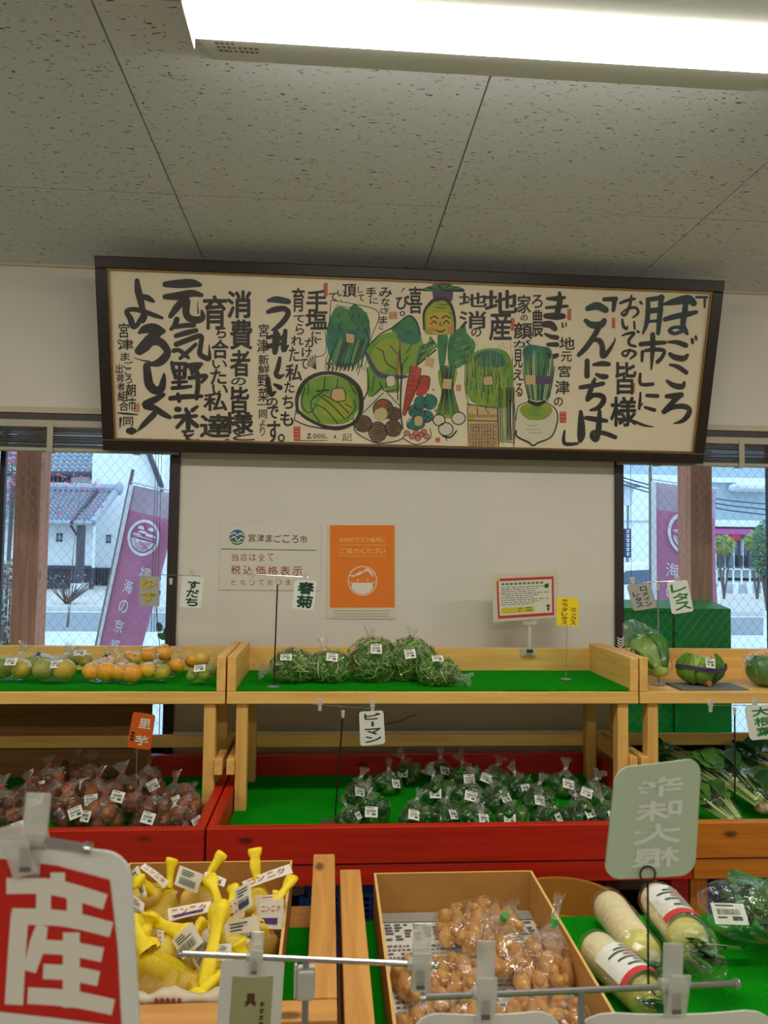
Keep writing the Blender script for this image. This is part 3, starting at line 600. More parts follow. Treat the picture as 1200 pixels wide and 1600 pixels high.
def shelf_unit(x0, x1, label):
    t = thing('display_shelf', label, 'shelf', ((x0+x1)/2, (YF+YB)/2, ZT)); g = .003; x0 += g; x1 -= g
    MB().box(x0, YF, ZS-.038, x1, YF+.03, ZS+.004).obj('front_edge', PINE[0], parent=t, bevel=.003)
    MB().box(x0, YF+.03, ZS-.03, x1, YB-.02, ZS).obj('shelf_board', PINE[0], parent=t, bevel=.001)
    MB().box(x0+.03, YB-.02, ZS-.03, x1-.03, YB, ZS+.105).obj('back_board', PINE[0], parent=t, bevel=.002)
    for a, b_ in ((x0, x0+.03), (x1-.03, x1)): MB().box(a, YF, ZS+.004, b_, YB, ZS+.125).obj('side_board', PINE[1], parent=t, bevel=.003)
    for s_, xx in ((1, x0+.032), (-1, x1-.072)):
        MB().box(xx, YF+.012, ZT, xx+.04, YF+.06, ZS-.038).obj('leg', PINE[2], parent=t, bevel=.003)
        MB().box(xx, YB-.10, ZT, xx+.04, YB-.055, ZS-.03).obj('leg', PINE[2], parent=t, bevel=.003)
        xs_ = xx-.028 if s_ == 1 else xx+.041
        MB().box(xs_, YF+.0, .727, xs_+.027, YB-.05, .779).obj('side_rail', PINE[1], parent=t, bevel=.002)
    MB().box(x0+.01, YB-.054, .722, x1-.01, YB-.03, .768).obj('cross_rail', PINE[0], parent=t, bevel=.002)
    return t
W1 = X2-X1
shelf_unit(X1-W1, X1, 'left pine shelf unit, holding the bagged citrus fruit'); shelf_unit(X1, X2, 'middle pine shelf unit, half empty with bagged greens at its left'); shelf_unit(X2, X2+W1, 'right pine shelf unit, holding the lettuces')
def turf(x0, x1, y0, y1, z, th, label, wavy=.0, name='turf_mat'):
    g = MB(); nx, ny = 60, 8; rr = random.Random(int(x0*100))
    def top(i, j):
        x = x0+(x1-x0)*i/nx; y = y0+(y1-y0)*j/ny; w = wavy*(noise.noise(Vector((x*6, 0, 3)))) if j == 0 else 0
        return (x, y + w, z + (wavy*.5*(noise.noise(Vector((x*5, y*3, 1)))+.3) if wavy else 0) )
    for zz in (0, -th):
        for j in range(ny+1):
            for i in range(nx+1): a = top(i, j); g.v.append((a[0], a[1], a[2]+zz))
    K = (nx+1)*(ny+1)
    for j in range(ny):
        for i in range(nx):
            k = j*(nx+1)+i; g.f.append((k, k+1, k+nx+2, k+nx+1)); g.m.append(0); g.f.append((K+k, K+k+nx+1, K+k+nx+2, K+k+1)); g.m.append(0)
    for i in range(nx): g.f.append((K+i, K+i+1, i+1, i)); k = ny*(nx+1)+i; g.f.append((k, k+1, K+k+1, K+k)); g.m += [0, 0]
    for j in range(ny): k = j*(nx+1); g.f.append((k, k+nx+1, K+k+nx+1, K+k)); k += nx; g.f.append((K+k, K+k+nx+1, k+nx+1, k)); g.m += [0, 0]
    o = g.obj(name, TURF, origin=((x0+x1)/2, (y0+y1)/2, z)); setp(o, label, 'mat'); return o
ZM = ZS+.012
turf(X1-W1+.036, X1-.036, YF+.008, YB-.022, ZM, .007, 'green turf mat under the bagged citrus on the left shelf', .006)
turf(X1+.036, X2-.036, YF+.008, YB-.022, ZM, .007, 'green turf mat on the middle shelf', .008)
# grey sheet on the right shelf
a, b_ = P(1056, 1060, 2.75), P(1166, 1066, 2.72); o = MB().box(a.x, 2.70, ZS+.002, b_.x, 2.84, ZS+.007).obj('cloth', mat('grey_sheet', (112,118,112), .9), origin=(a.x, 2.75, ZS), bevel=.002); setp(o, 'thin grey sheet under the lettuce with the purple tape', 'cloth')
# lower trays
YT0, YT1 = 2.29, 3.115
T1 = P(321, 1290, YT0).x; T2 = P(1084, 1290, YT0).x; WT = T2-T1
def tray(x0, x1, mats, label, legmat):
    t = thing('display_tray', label, 'display stand', ((x0+x1)/2, (YT0+YT1)/2, 0)); g = .003; x0 += g; x1 -= g
    MB().box(x0, YT0, .572, x1, YT0+.03, .68).obj('front_board', mats[0], parent=t, bevel=.003)
    MB().box(x0, YT0+.004, .508, x1, YT0+.03, .568).obj('apron', mats[0], parent=t, bevel=.003)
    MB().box(x0, YT1-.025, .52, x1, YT1, .68).obj('back_board', mats[0], parent=t, bevel=.003)
    for a, b_ in ((x0, x0+.03), (x1-.03, x1)): MB().box(a, YT0+.03, .52, b_, YT1-.025, .68).obj('side_board', mats[1], parent=t, bevel=.003)
    MB().box(x0+.03, YT0+.03, .565, x1-.03, YT1-.025, .585).obj('base_board', mats[0], parent=t)
    for xx in (x0, x1-.055):
        for yy in (YT0+.03, YT1-.08): MB().box(xx, yy, 0, xx+.055, yy+.055, .507).obj('leg', legmat, parent=t, bevel=.003)
    return t
tray(T1-WT, T1, RED, 'left red-stained display tray, holding the bagged taro', RED[2]); tray(T1, T2, RED, 'middle red-stained display tray, holding the bagged green peppers', RED[2]); tray(T2, T2+WT, TAN, 'right orange-brown wooden display tray, holding the long leafy greens', TAN[2])
for a, b_, nm in ((T1-WT, T1, 'left red tray under the taro'), (T1, T2, 'middle red tray under the peppers'), (T2, T2+WT, 'right wooden tray under the leafy greens')):
    turf(a+.036, b_-.036, YT0+.034, YT1-.03, ZT, .013, 'green turf mat lining the '+nm)
# brown board standing in the left tray
xr = P(236, 1150, 3.07).x; o = MB().box(X1-W1+.09, 3.073, ZT+.004, xr, 3.084, 1.0-.035).obj('backing_board', wood('brown_ply', (150,104,52), (126,84,38), 0, .7, False), origin=(xr, 3.078, ZT), bevel=.001); setp(o, 'brown plywood board standing upright behind the bags of taro', 'board')
# crates on the floor under the trays
BLUE = mat('blue_crate', (22,74,150), .45)
def crate(x0, y0, z0, w, d, h, label, m_=BLUE):
    t = thing('plastic_crate', label, 'crate', (x0+w/2, y0+d/2, z0)); th = .012
    def wall(a, b_, nrm, nm):
        a = Vector(a); b_ = Vector(b_); L_ = (b_-a).length; d_ = (b_-a)/L_; g = MB(); n = max(3, int(L_/.05))
        g.bar(a + Vector((0,0,h-.04)), b_ + Vector((0,0,h-.04)), th*1.6, .08); g.bar(a + Vector((0,0,.03)), b_ + Vector((0,0,.03)), th, .06)
        for i in range(n+1): p = a + d_*(L_*i/n); g.bar(p + Vector((0,0,.055)), p + Vector((0,0,h-.075)), .009 if 0 < i < n else .05, th, upv=nrm)
        for k in range(1, 5): zz = .05 + (h-.13)*k/5; g.bar(a + Vector((0,0,zz)), b_ + Vector((0,0,zz)), th*.7, .007)
        g.obj(nm, m_, parent=t)
    wall((x0, y0, z0), (x0+w, y0, z0), (0,1,0), 'front_panel'); wall((x0, y0+d, z0), (x0+w, y0+d, z0), (0,1,0), 'back_panel')
    wall((x0, y0+.01, z0), (x0, y0+d-.01, z0), (1,0,0), 'side_panel'); wall((x0+w, y0+.01, z0), (x0+w, y0+d-.01, z0), (1,0,0), 'side_panel')
    MB().box(x0, y0, z0, x0+w, y0+d, z0+.008).obj('bottom', m_, parent=t); return t
xc = P(1114, 1390, 2.42).x
crate(xc, 2.42, 0, .52, .36, .235, 'blue plastic crate on the floor under the right wooden tray'); crate(xc, 2.42, .24, .52, .36, .235, 'blue plastic crate stacked on top under the right wooden tray')
xc = P(480, 1390, 2.5).x
crate(xc, 2.5, 0, .46, .36, .24, 'blue plastic crate on the floor behind the boards of the front table'); crate(xc, 2.5, .245, .46, .36, .22, 'blue crate stacked on top, seen left of the ginger box')
# round yellow-brown tub
c_ = P(872, 1400, 2.22); t = thing('round_tub', 'round yellow-brown tub behind the ginger box below the red tray', 'tub', (c_.x, 2.12, 0)); ZR = P(872, 1372, 2.26).z
YB_ = mat('tub_plastic', (160,112,34), .5); r_ = .145
MB().lathe([(r_*.78, 0), (r_*.97, ZR-.10)], 28, (c_.x, 2.12, 0)).obj('stem', YB_, parent=t, smooth=True, sharp=40)
MB().lathe([(r_*.9, ZR-.16), (r_, ZR-.002), (r_+.008, ZR), (r_-.006, ZR), (r_-.02, ZR-.16), (.02, ZR-.165)], 28, (c_.x, 2.12, 0)).obj('rim', YB_, parent=t, smooth=True, sharp=40)
# ================================================================== the table in front
ZTB = .62; PF = [wood('fir_x', (212,154,78), (186,126,58), 0), wood('fir_y', (212,154,78), (186,126,58), 1), wood('fir_z', (212,154,78), (186,126,58), 2)]
def Pt(px, py, z=.74): return Pz(px, py, z)
zt = .74
al, ar = Pt(490, 1334).x, Pt(523, 1334).x; ybk = Pt(505, 1334).y; bl_, br_ = Pt(531, 1358).x, Pt(563, 1358).x; ybk2 = Pt(545, 1358).y
yfr = Pt(505, 1558).y; yfr0 = Pt(505, 1592).y
tl = thing('display_table', 'left wooden table frame around the box of garlic', 'display stand', (al-.45, 1.6, 0)); xl = al-1.0
MB().box(al, yfr, ZTB-.02, ar, ybk, zt).obj('right_board', PF[1], parent=tl, bevel=.003)
MB().box(xl, yfr0, ZTB-.02, ar, yfr-.001, zt-.002).obj('front_board', PF[0], parent=tl, bevel=.003)
MB().box(xl, yfr, ZTB-.02, xl+.05, ybk, zt).obj('left_board', PF[1], parent=tl, bevel=.003)
MB().box(xl+.05, yfr, ZTB-.025, al, ybk, ZTB-.007).obj('base_board', PF[0], parent=tl)
for xx in (xl, ar-.05):
    for yy in (yfr+.01, ybk-.06): MB().box(xx, yy, 0, xx+.05, yy+.05, ZTB-.026).obj('leg', PF[2], parent=tl, bevel=.003)
turf(xl+.055, al-.004, yfr+.004, 1.82, ZTB, .006, 'green turf mat under the box of garlic')
tr = thing('display_table', 'right wooden table frame under the ginger and the white radishes', 'display stand', (bl_+.6, 1.4, 0)); xr = bl_+1.35
MB().box(bl_, .56, ZTB-.02, br_, ybk2, zt).obj('left_board', PF[1], parent=tr, bevel=.003)
MB().box(xr-.05, .56, ZTB-.02, xr, ybk2, zt).obj('right_board', PF[1], parent=tr, bevel=.003)
MB().box(bl_, .52, ZTB-.02, xr, .559, zt-.002).obj('front_board', PF[0], parent=tr, bevel=.003)
MB().box(br_, .56, ZTB-.025, xr-.05, ybk2, ZTB-.007).obj('base_board', PF[0], parent=tr)
for xx in (bl_, xr-.05):
    for yy in (.57, ybk2-.06): MB().box(xx, yy, 0, xx+.05, yy+.05, ZTB-.026).obj('leg', PF[2], parent=tr, bevel=.003)
turf(br_+.004, xr-.055, .564, ybk2-.004, ZTB, .006, 'green turf mat under the ginger box and the white radishes')
# blue-green drape end seen between the boards is the turf hanging over the left table's edge
# cardboard boxes
CB = mat('cardboard', (190,138,68), .85, vary=.08, vscale=20); CBE = mat('cardboard_edge', (220,176,104), .85)
def carton(x0, x1, y0, y1, z0, zb, zf, label):
    t = thing('cardboard_box', label, 'box', ((x0+x1)/2, (y0+y1)/2, z0)); th = .006
    def pan(a, b_, za, zb2, nm, inward):
        a = Vector(a); b_ = Vector(b_); g = MB(); i_ = Vector(inward)*th
        g.v = [tuple(Vector((p.x, p.y, z))) for p, zt_ in ((a, za), (b_, zb2)) for z in (z0, zt_)] + [tuple(Vector((p.x, p.y, z)) + i_) for p, zt_ in ((a, za), (b_, zb2)) for z in (z0, zt_)]
        g.f = [(0,2,3,1),(4,5,7,6),(0,1,5,4),(2,6,7,3),(0,4,6,2)]; g.m = [0]*5; g.f.append((1,3,7,5)); g.m.append(1); g.obj(nm, [CB, CBE], parent=t)
    pan((x0, y1, 0), (x1, y1, 0), zb, zb, 'back_panel', (0,-1,0)); pan((x0, y0, 0), (x1, y0, 0), zf, zf, 'front_panel', (0,1,0))
    pan((x0, y0, 0), (x0, y1, 0), zf, zb, 'side_panel', (1,0,0)); pan((x1, y0, 0), (x1, y1, 0), zf, zb, 'side_panel', (-1,0,0))
    MB().box(x0, y0, z0, x1, y1, z0+.005).obj('bottom', CB, parent=t); return t
zr = .725
gb = Pz(205, 1345, zr); gb2 = Pz(457, 1344, zr)
GX0, GX1, GY1 = gb.x, gb2.x, gb2.y
GX0 = min(GX0, GX1-.40); GY0 = Pz(430, 1552, zr).y
carton(GX0, GX1, GY0, GY1, ZTB, zr, zr-.015, 'open cardboard box filled with garlic in yellow nets')
jb = Pz(584, 1364, .72); jb2 = Pz(836, 1368, .72); JX0, JX1, JY1 = jb.x, jb2.x, jb.y; JY0 = 1.22
carton(JX0, JX1, JY0, JY1, ZTB, .72, .70, 'open cardboard box holding bags of ginger')
# newspaper in the ginger box
npg = Print(lambda x, y: Vector((JX0+.012+x, JY1-.012-y, ZTB+.0085+.0)), (0,0,1), ['w', 'g', 'k']); Wn, Hn = JX1-JX0-.024, JY1-JY0-.03
t = thing('newspaper', 'printed newspaper sheet lining the ginger box', 'newspaper', (JX0+.2, 1.6, ZTB+.006))
MB().box(JX0+.012, JY0+.02, ZTB+.0055, JX1-.012, JY1-.012, ZTB+.0075).obj('sheet', mat('newsprint', (216,214,204), .9), parent=t)
npg.rect(.0, .0, Wn, .045, 'g', 8); rr = random.Random(3)
for r_ in range(6):
    for k in range(18): 
        if rr.random() < .8: npg.rect(.01+k*.022, .055+r_*.013, .01+k*.022+rr.uniform(.008,.019), .061+r_*.013, 'k', 9)
for r_ in range(22):
    x = .01
    while x < Wn-.03:
        w_ = rr.uniform(.004,.012); 
        if rr.random() < .85: npg.rect(x, .15+r_*.016, x+w_, .155+r_*.016, 'k', 9)
        x += w_+.003
npg.obj('newsprint_text', {'w': mat('newsprint', (0,0,0)), 'g': mat('news_grey', (150,146,138), .9), 'k': mat('news_ink', (96,96,98), .9)}, t)
# ================================================================== the framed brush painting above the windows
YBOT = 3.10
wb = P(1101, 727, YBOT).x - P(162, 702, YBOT).x; wt1 = P(1132, 441, 1).x - P(145, 396, 1).x; YTOP = wb/wt1
zb0 = (P(1101, 727, YBOT).z + P(162, 702, YBOT).z)/2; zt0 = (P(1132, 441, YTOP).z + P(145, 396, YTOP).z)/2
FXL = (P(162, 702, YBOT).x + P(145, 396, YTOP).x)/2; FXR = FXL + wb
vdn = Vector((0, YBOT-YTOP, zb0-zt0)); FH = vdn.length; vdn.normalize(); udir = Vector((1,0,0)); nout = vdn.cross(udir).normalized()
if nout.y > 0: nout = -nout
TLc = Vector((FXL, YTOP, zt0))
pic = thing('framed_painting', 'long dark-framed brush painting of vegetables and Japanese calligraphy hung high on the wall', 'painting', tuple(TLc + udir*wb/2 + vdn*FH))
def fbox(u0, v0, u1, v1, d0, d1, nm, m_, bev=0, par=None, solid=True):
    g = MB(); g.v = [tuple(TLc + udir*u + vdn*v - nout*d) for u in (u0, u1) for v in (v0, v1) for d in (d0, d1)]
    g.f = [(0,1,3,2),(4,6,7,5),(0,4,5,1),(2,3,7,6),(0,2,6,4),(1,5,7,3)]; g.m = [0]*6; return g.obj(nm, m_, parent=par or pic, bevel=bev)
FR = mat('frame_black_brown', (44,34,28), .35, vary=.15, vscale=5); GOLD = mat('gilt_edge', (150,112,54), .4, metal=.4)
fw = .046
fbox(0, 0, wb, fw, 0, .03, 'frame_rail', FR, .004); fbox(0, FH-fw, wb, FH, 0, .03, 'frame_rail', FR, .004)
fbox(0, fw, fw, FH-fw, 0, .03, 'frame_stile', FR, .004); fbox(wb-fw, fw, wb, FH-fw, 0, .03, 'frame_stile', FR, .004)
e = .005
for a in ((fw, fw, wb-fw, fw+e), (fw, FH-fw-e, wb-fw, FH-fw), (fw, fw+e, fw+e, FH-fw-e), (wb-fw-e, fw+e, wb-fw, FH-fw-e)): fbox(*a, .004, .014, 'gilt_slip', GOLD)
PAPER = mat('washi_paper', (246,232,202), .85, vary=.06, vscale=2, bump=.05, bscale=200); DP = .016
fbox(fw, fw, wb-fw, FH-fw, DP, DP+.006, 'paper', PAPER)
po = TLc - nout*DP
INK = {'k': mat('sumi_ink', (34,30,32), .7, vary=.25, vscale=14), 'b': mat('blue_ink', (20,56,66), .7, vary=.3, vscale=10), 'r': mat('seal_red', (206,72,56), .8), 'pk': mat('seal_faded', (204,140,116), .8),
       'g1': mat('paint_green', (98,158,50), .8, rgb2=(146,178,56), vscale=9), 'g2': mat('paint_deep_green', (28,110,66), .8, rgb2=(72,150,84), vscale=14), 'g3': mat('paint_blue_green', (44,136,118), .8, rgb2=(28,96,84), vscale=16),
       'yg': mat('paint_yellow_green', (172,180,52), .8, rgb2=(140,166,48), vscale=12), 'y': mat('paint_yellow', (206,176,56), .8), 'or': mat('paint_carrot', (200,76,48), .8, rgb2=(176,58,40), vscale=20),
       'br': mat('paint_brown', (120,84,52), .8, rgb2=(150,110,70), vscale=25), 'w': mat('paint_white', (226,220,196), .8), 'te': mat('paint_teal', (30,126,116), .8), 'pu': mat('paint_purple', (84,66,110), .8),
       'lb': mat('paint_label', (214,184,132), .8), 'pi': mat('paint_pink', (214,130,110), .8)}
CR = {'A': (170,420,5.925), 'B': (290,430,5.925), 'C': (395,430,5.925), 'D': (500,430,7.5), 'E': (700,440,6), 'F': (860,440,5.93), 'G': (980,440,5.93), 'V': (440,390,3.529), 'W': (700,400,2.727)}
cur = ['A']
def pm(x, y):
    ox, oy, s_ = CR[cur[0]]; return Ppl(ox+x/s_, oy+y/s_, po, nout)
# strokes are drawn in each crop's own scale: widths therefore share its unit
art = Print(pm, nout, list(INK)); veg = Print(pm, nout, list(INK))
def S(c_, *strokes, col='k'):
    cur[0] = c_
    for s_ in strokes: art.stroke([(x, y, w*1.12) for x, y, w in s_], col, 6)
def K(c_, ch, x0, y0, x1, y1, col='k', bold=.03): cur[0] = c_; art.char(ch, x0, y0, x1, y1, col, 6, bold)
# よろしく!
S('A', [(262,110,40),(272,200,60),(290,270,60),(312,370,50),(330,440,50),(318,490,30)], [(290,250,40),(360,270,50),(412,300,30)], [(330,395,45),(230,375,40),(165,395,40),(200,460,50),(225,530,50),(262,520,40),(305,450,40),(335,405,45)], [(340,400,40),(420,430,40),(495,455,25)])
S('A', [(285,590,30),(335,560,70),(420,550,80),(500,578,50)], [(470,590,60),(400,640,90),(330,705,80),(275,760,65)], [(285,770,55),(345,735,55),(400,680,60),(480,680,70),(542,760,60),(520,820,70),(460,870,65),(380,885,30)], [(235,825,6),(300,845,10),(380,862,20)])
S('A', [(350,900,60),(360,980,70),(375,1070,75),(430,1125,70),(485,1110,65),(505,1040,50),(513,975,20)], [(508,1165,35),(430,1210,55),(335,1260,60),(420,1290,55),(500,1340,50),(565,1375,35)], [(420,1345,50),(385,1380,50),(320,1445,42),(265,1503,10)], [(185,1500,50),(215,1500,66),(238,1500,40)])
# 元気野菜を
S('B', [(-186,85,50),(-60,80,72),(60,75,70),(135,90,35)], [(-190,200,45),(-60,192,70),(60,168,60),(148,185,35)], [(-20,230,60),(-85,305,60),(-140,380,40)], [(12,240,62),(5,350,60),(40,400,60),(110,415,60),(158,390,50),(150,330,22)], [(115,240,4),(112,300,9),(118,350,14)])
S('B', [(-80,410,50),(-100,465,45),(-135,500,30)], [(-90,478,38),(0,465,42),(80,465,36)], [(-90,562,38),(0,535,46),(98,512,40)], [(-85,640,46),(20,600,46),(140,562,42),(142,640,40),(132,725,45),(178,762,45),(220,768,36),(218,640,6)], [(-110,700,40),(-60,695,36),(0,740,40),(30,768,22)], [(95,640,32),(30,700,36),(-50,770,30)])
S('A', [(585,870,34),(600,940,36),(622,1005,34)], [(600,878,30),(660,878,30),(718,880,30)], [(708,885,32),(700,1000,36)], [(612,943,26),(702,943,26)], [(615,1008,30),(702,1008,30)], [(655,880,26),(652,1090,32)], [(590,1052,26),(720,1045,26)], [(588,1105,34),(680,1098,34),(762,1088,26)])
S('B', [(30,840,46),(90,830,44),(148,822,30)], [(140,835,26),(95,872,44),(60,905,34)], [(50,872,34),(110,905,40)], [(35,952,36),(120,938,40),(192,935,36),(150,990,26)], [(112,940,44),(115,1020,42),(105,1100,40)])
S('B', [(-140,1140,40),(0,1125,44),(148,1120,32)], [(108,1085,36),(102,1145,30)], [(110,1215,24),(65,1250,38)], [(0,1312,34),(100,1302,30)], [(20,1330,40),(105,1395,40)], [(70,1470,16),(10,1508,24),(60,1530,20),(122,1522,10)], [(-28,1447,22),(70,1442,18)], [(22,1420,16),(-8,1482,22),(50,1482,16)])
S('A', [(640,1160,32),(652,1225,34)], [(630,1300,46),(650,1302,46)], [(715,1300,34),(720,1318,34)], [(612,1370,34),(720,1360,36)], [(735,1335,46),(735,1475,42)], [(700,1390,38),(632,1468,30)])
# 「まごころ 月市」に / おいでの / 「こんにちは」
S('G', [(330,212,20),(430,188,56),(560,165,76),(615,200,56)], [(540,210,44),(530,300,52),(515,400,46),(540,460,44),(556,486,24)], [(350,350,40),(450,322,48),(560,302,46),(640,282,32)], [(515,432,34),(440,422,28),(392,455,34),(440,482,32),(505,458,34)], col='b')
S('G', [(380,560,20),(460,562,38),(540,590,46)], [(395,672,34),(440,700,48),(520,712,50),(556,682,30)], [(600,535,28),(604,568,24)], [(634,510,24),(640,538,20)], [(395,770,20),(470,790,38),(545,842,40)], [(370,920,26),(430,962,46),(505,972,48),(528,935,26)])
S('G', [(365,1062,36),(430,1060,50),(500,1050,46)], [(485,1060,40),(430,1110,46),(345,1200,44)], [(340,1205,44),(420,1165,40),(520,1155,46),(575,1185,42),(560,1240,46),(510,1290,36),(430,1315,10)])
S('G', [(190,165,36),(192,250,40),(180,380,40),(145,482,18)], [(190,168,40),(325,148,40)], [(315,140,42),(302,300,46),(285,480,34)], [(190,272,46),(310,262,46)], [(190,370,26),(300,362,26)], col='b')
S('G', [(235,490,42),(235,620,42),(222,810,16)], [(125,580,40),(240,570,40),(350,565,32)], [(165,640,28),(250,630,36),(340,640,32),(322,700,32),(280,745,36)], [(140,650,30),(135,738,22)], [(120,855,24),(125,948,30),(235,950,32)], [(122,1030,18),(118,1100,24),(110,1178,22)], [(182,1055,30),(278,1060,36)], [(165,1165,24),(250,1190,34)], [(125,1150,18),(140,1130,12)], [(120,190,24),(134,205,20)], [(-80,1275,28),(60,1295,24),(150,1330,22),(245,1347,6)])
S('G', [(640,145,22),(738,145,22)], [(718,145,24),(715,240,16)], col='b')
S('F', [(345,250,46),(430,225,66),(510,262,56)], [(325,362,36),(380,400,56),(465,400,60),(498,362,46)], col='b')
S('F', [(445,430,46),(400,510,46),(330,610,46),(262,680,36)], [(400,545,28),(450,545,46),(480,600,46),(486,690,50),(540,640,36),(590,560,18),(598,520,8)], [(340,735,42),(338,875,46)], [(400,770,26),(480,760,46),(540,765,36)], [(425,860,26),(480,880,46),(518,880,40)])
S('F', [(278,980,36),(380,965,40),(488,945,36)], [(410,905,28),(380,980,42),(348,1080,44)], [(345,1090,44),(400,1052,40),(478,1062,46),(490,1110,46),(440,1170,40),(370,1192,20)])
S('F', [(280,1205,32),(285,1300,56),(285,1420,68),(275,1475,40)], [(330,1262,36),(430,1278,46),(518,1290,32)], [(455,1200,32),(450,1300,46),(440,1400,50),(420,1465,46),(385,1435,40),(400,1395,36),(500,1405,40),(600,1442,36)], [(130,1382,18),(130,1498,34),(250,1500,22)], [(498,165,36),(605,160,40)], [(595,165,44),(582,268,32)])
S('F', [(645,200,22),(710,175,28),(780,160,22)], [(750,130,16),(735,220,26),(692,308,26),(660,300,22),(672,280,14),(720,252,22),(790,242,24),(812,290,22),(765,332,16)], [(665,350,18),(675,410,26),(705,438,24),(715,410,10)], [(775,370,16),(780,438,20)], [(665,500,14),(720,480,24),(775,478,26),(728,540,26),(735,585,26),(788,600,22)], [(808,462,24),(814,468,24)], [(735,630,22),(700,690,22),(665,672,20),(690,642,18),(760,642,22),(788,670,26),(740,715,16)])
# まごこ (middle right)
S('E', [(930,160,26),(1020,160,44),(1092,150,26)], [(1045,105,28),(1045,200,50),(1015,330,46)], [(920,245,24),(1020,238,30),(1118,230,26)], [(915,322,44),(1010,325,62),(1080,325,46)], [(900,402,52),(960,402,62),(1000,440,50)], [(1070,390,14),(1075,428,16)], [(1105,388,12),(1108,418,12)], [(910,490,20),(960,515,36),(1020,525,42)], [(938,590,34),(1020,590,42)], [(940,682,28),(985,702,44),(1022,690,36)])
# うれしいのです。
S('C', [(145,235,28),(220,225,56),(330,245,46)], col='b')
S('C', [(140,340,36),(200,320,50),(290,310,46),(328,350,46),(290,420,46),(230,480,42),(180,508,20)], [(215,532,50),(210,640,60),(205,715,44)], [(135,580,28),(235,552,40)], [(135,662,44),(245,635,36)], [(302,515,36),(290,620,48),(288,695,44),(328,650,16)], [(230,600,36),(295,562,36)], [(250,768,32),(235,850,42),(215,918,42),(250,940,40),(290,920,12)], [(140,955,36),(150,1040,44),(170,1105,42),(208,1080,22)], [(200,1012,24),(252,1040,46)])
for a in [('B','消',380,140,610,400),('B','費',410,410,620,690),('B','者',410,690,600,940),('B','の',420,948,560,1020),('B','皆',412,1030,590,1285),('B','様',345,1265,630,1470),('B','と',435,1455,640,1530),
          ('B','育',160,185,385,505),('B','ち',275,470,378,585),('B','合',240,595,400,775),('B','い',245,785,385,865),('B','た',228,870,380,1010),('B','い',245,1010,392,1110),('B','私',165,1090,388,1260),('B','達',130,1285,412,1505),('B','。',358,1512,412,1560),
          ('C','の',128,1135,232,1215),('C','で',130,1212,240,1330),('C','す',130,1345,255,1555),('C','。',232,1468,298,1545)]: K(*a, bold=.036)
for a in [('C','手',495,135,690,340),('C','塩',485,310,695,505),('C','に',542,520,636,604),('C','か',480,580,600,668),('C','け',452,672,548,762),('C','て',432,772,510,870),('C','育',362,115,482,340),('C','て',376,368,482,438),('C','ら',395,450,475,550),('C','れ',352,560,468,650),('C','た',334,662,428,800),('C','私',300,822,458,982),('C','た',292,985,386,1090),('C','ち',272,1112,376,1238),('C','も',252,1262,378,1398),
          ('D','み',692,142,848,260),('D','な',716,265,818,368),('D','さ',702,380,808,450),('D','ま',692,480,788,570),('D','に',692,584,742,640),('D','手',538,142,660,258),('D','に',582,265,680,338),('D','し',442,132,498,210),('D','て',442,226,520,304),('D','頂',262,102,428,258),('D','い',202,175,300,250),('D','て',102,206,208,298),('D','、',238,280,262,308),
          ('E','地',102,102,366,240),('E','消',102,275,360,442),('E','の',216,430,312,518),('E','地',342,78,655,300),('E','産',382,272,598,555),('E','ろ',782,122,888,248),('E','農',782,262,892,522),('E','家',650,122,778,300),('E','の',678,312,748,368),('E','顔',615,382,790,540),('E','が',612,546,778,618),('E','見',612,632,700,808),('E','え',608,822,708,928),('E','る',632,952,698,1078),
          ('F','皆',598,745,796,1048),('F','様',552,1065,800,1345)]: K(*a, bold=.03)
for a in [('D','喜',1035,132,1200,452),('D','び',888,235,1050,405),('D','。',932,420,998,480)]: K(*a, bold=.034)
S('D', [(985,155,14),(950,200,8)])
for i, (ch, y0, y1, x0, x1) in enumerate([('宮',500,640,92,188),('津',650,752,82,230),('ま',776,850,108,196),('ご',856,922,136,226),('こ',924,985,150,212),('ろ',990,1060,150,218),('朝',1066,1180,160,250),('市',1185,1318,180,254)]): K('A', ch, x0, y0, x1, y1, bold=.022)
for ch, x0, y0, x1, y1 in [('出',68,880,130,970),('荷',72,975,142,1050),('者',78,1055,150,1125),('組',82,1130,180,1225),('合',95,1228,186,1315),('同',132,1370,226,1456)]: K('A', ch, x0, y0, x1, y1, bold=.022)
S('A', [(82,1335,10),(170,1342,18),(268,1350,10)], [(110,1385,22),(104,1475,8)], [(85,665,8),(92,690,8)], [(108,730,16),(110,738,16)])
for ch, x0, y0, x1, y1 in [('宮',55,450,150,572),('津',38,590,142,720),('新',52,735,148,830),('鮮',48,832,158,912),('野',44,920,150,1032),('菜',48,1045,148,1170),('同',56,1245,132,1328),('よ',64,1335,118,1398),('り',66,1402,112,1490)]: K('C', ch, x0, y0, x1, y1, bold=.02)
S('C', [(42,1198,8),(148,1198,10)], [(505,1478,8),(530,1465,8),(525,1485,8),(505,1508,8),(545,1505,8)], [(385,1532,6),(690,1530,5)])
for ch, x0, y0, x1, y1 in [('地',1040,520,1188,640),('元',1058,655,1162,752),('宮',1032,785,1150,898),('津',1002,925,1140,1056),('の',992,1085,1078,1168)]: K('E', ch, x0, y0, x1, y1, bold=.024)
cur[0] = 'C'
for k, ch in enumerate('000.'): art.char(ch, 560+k*38, 1468 if ch != '.' else 1500, (590 if ch != '.' else 572)+k*38, 1512, 'k', 6, .01)
cur[0] = 'V'; art.char('1', 290, 1022, 298, 1040, 'k', 6, .02); art.char('.', 308, 1040, 313, 1045, 'k', 6, .02); art.char('記', 335, 1014, 388, 1055, 'k', 6, .0)
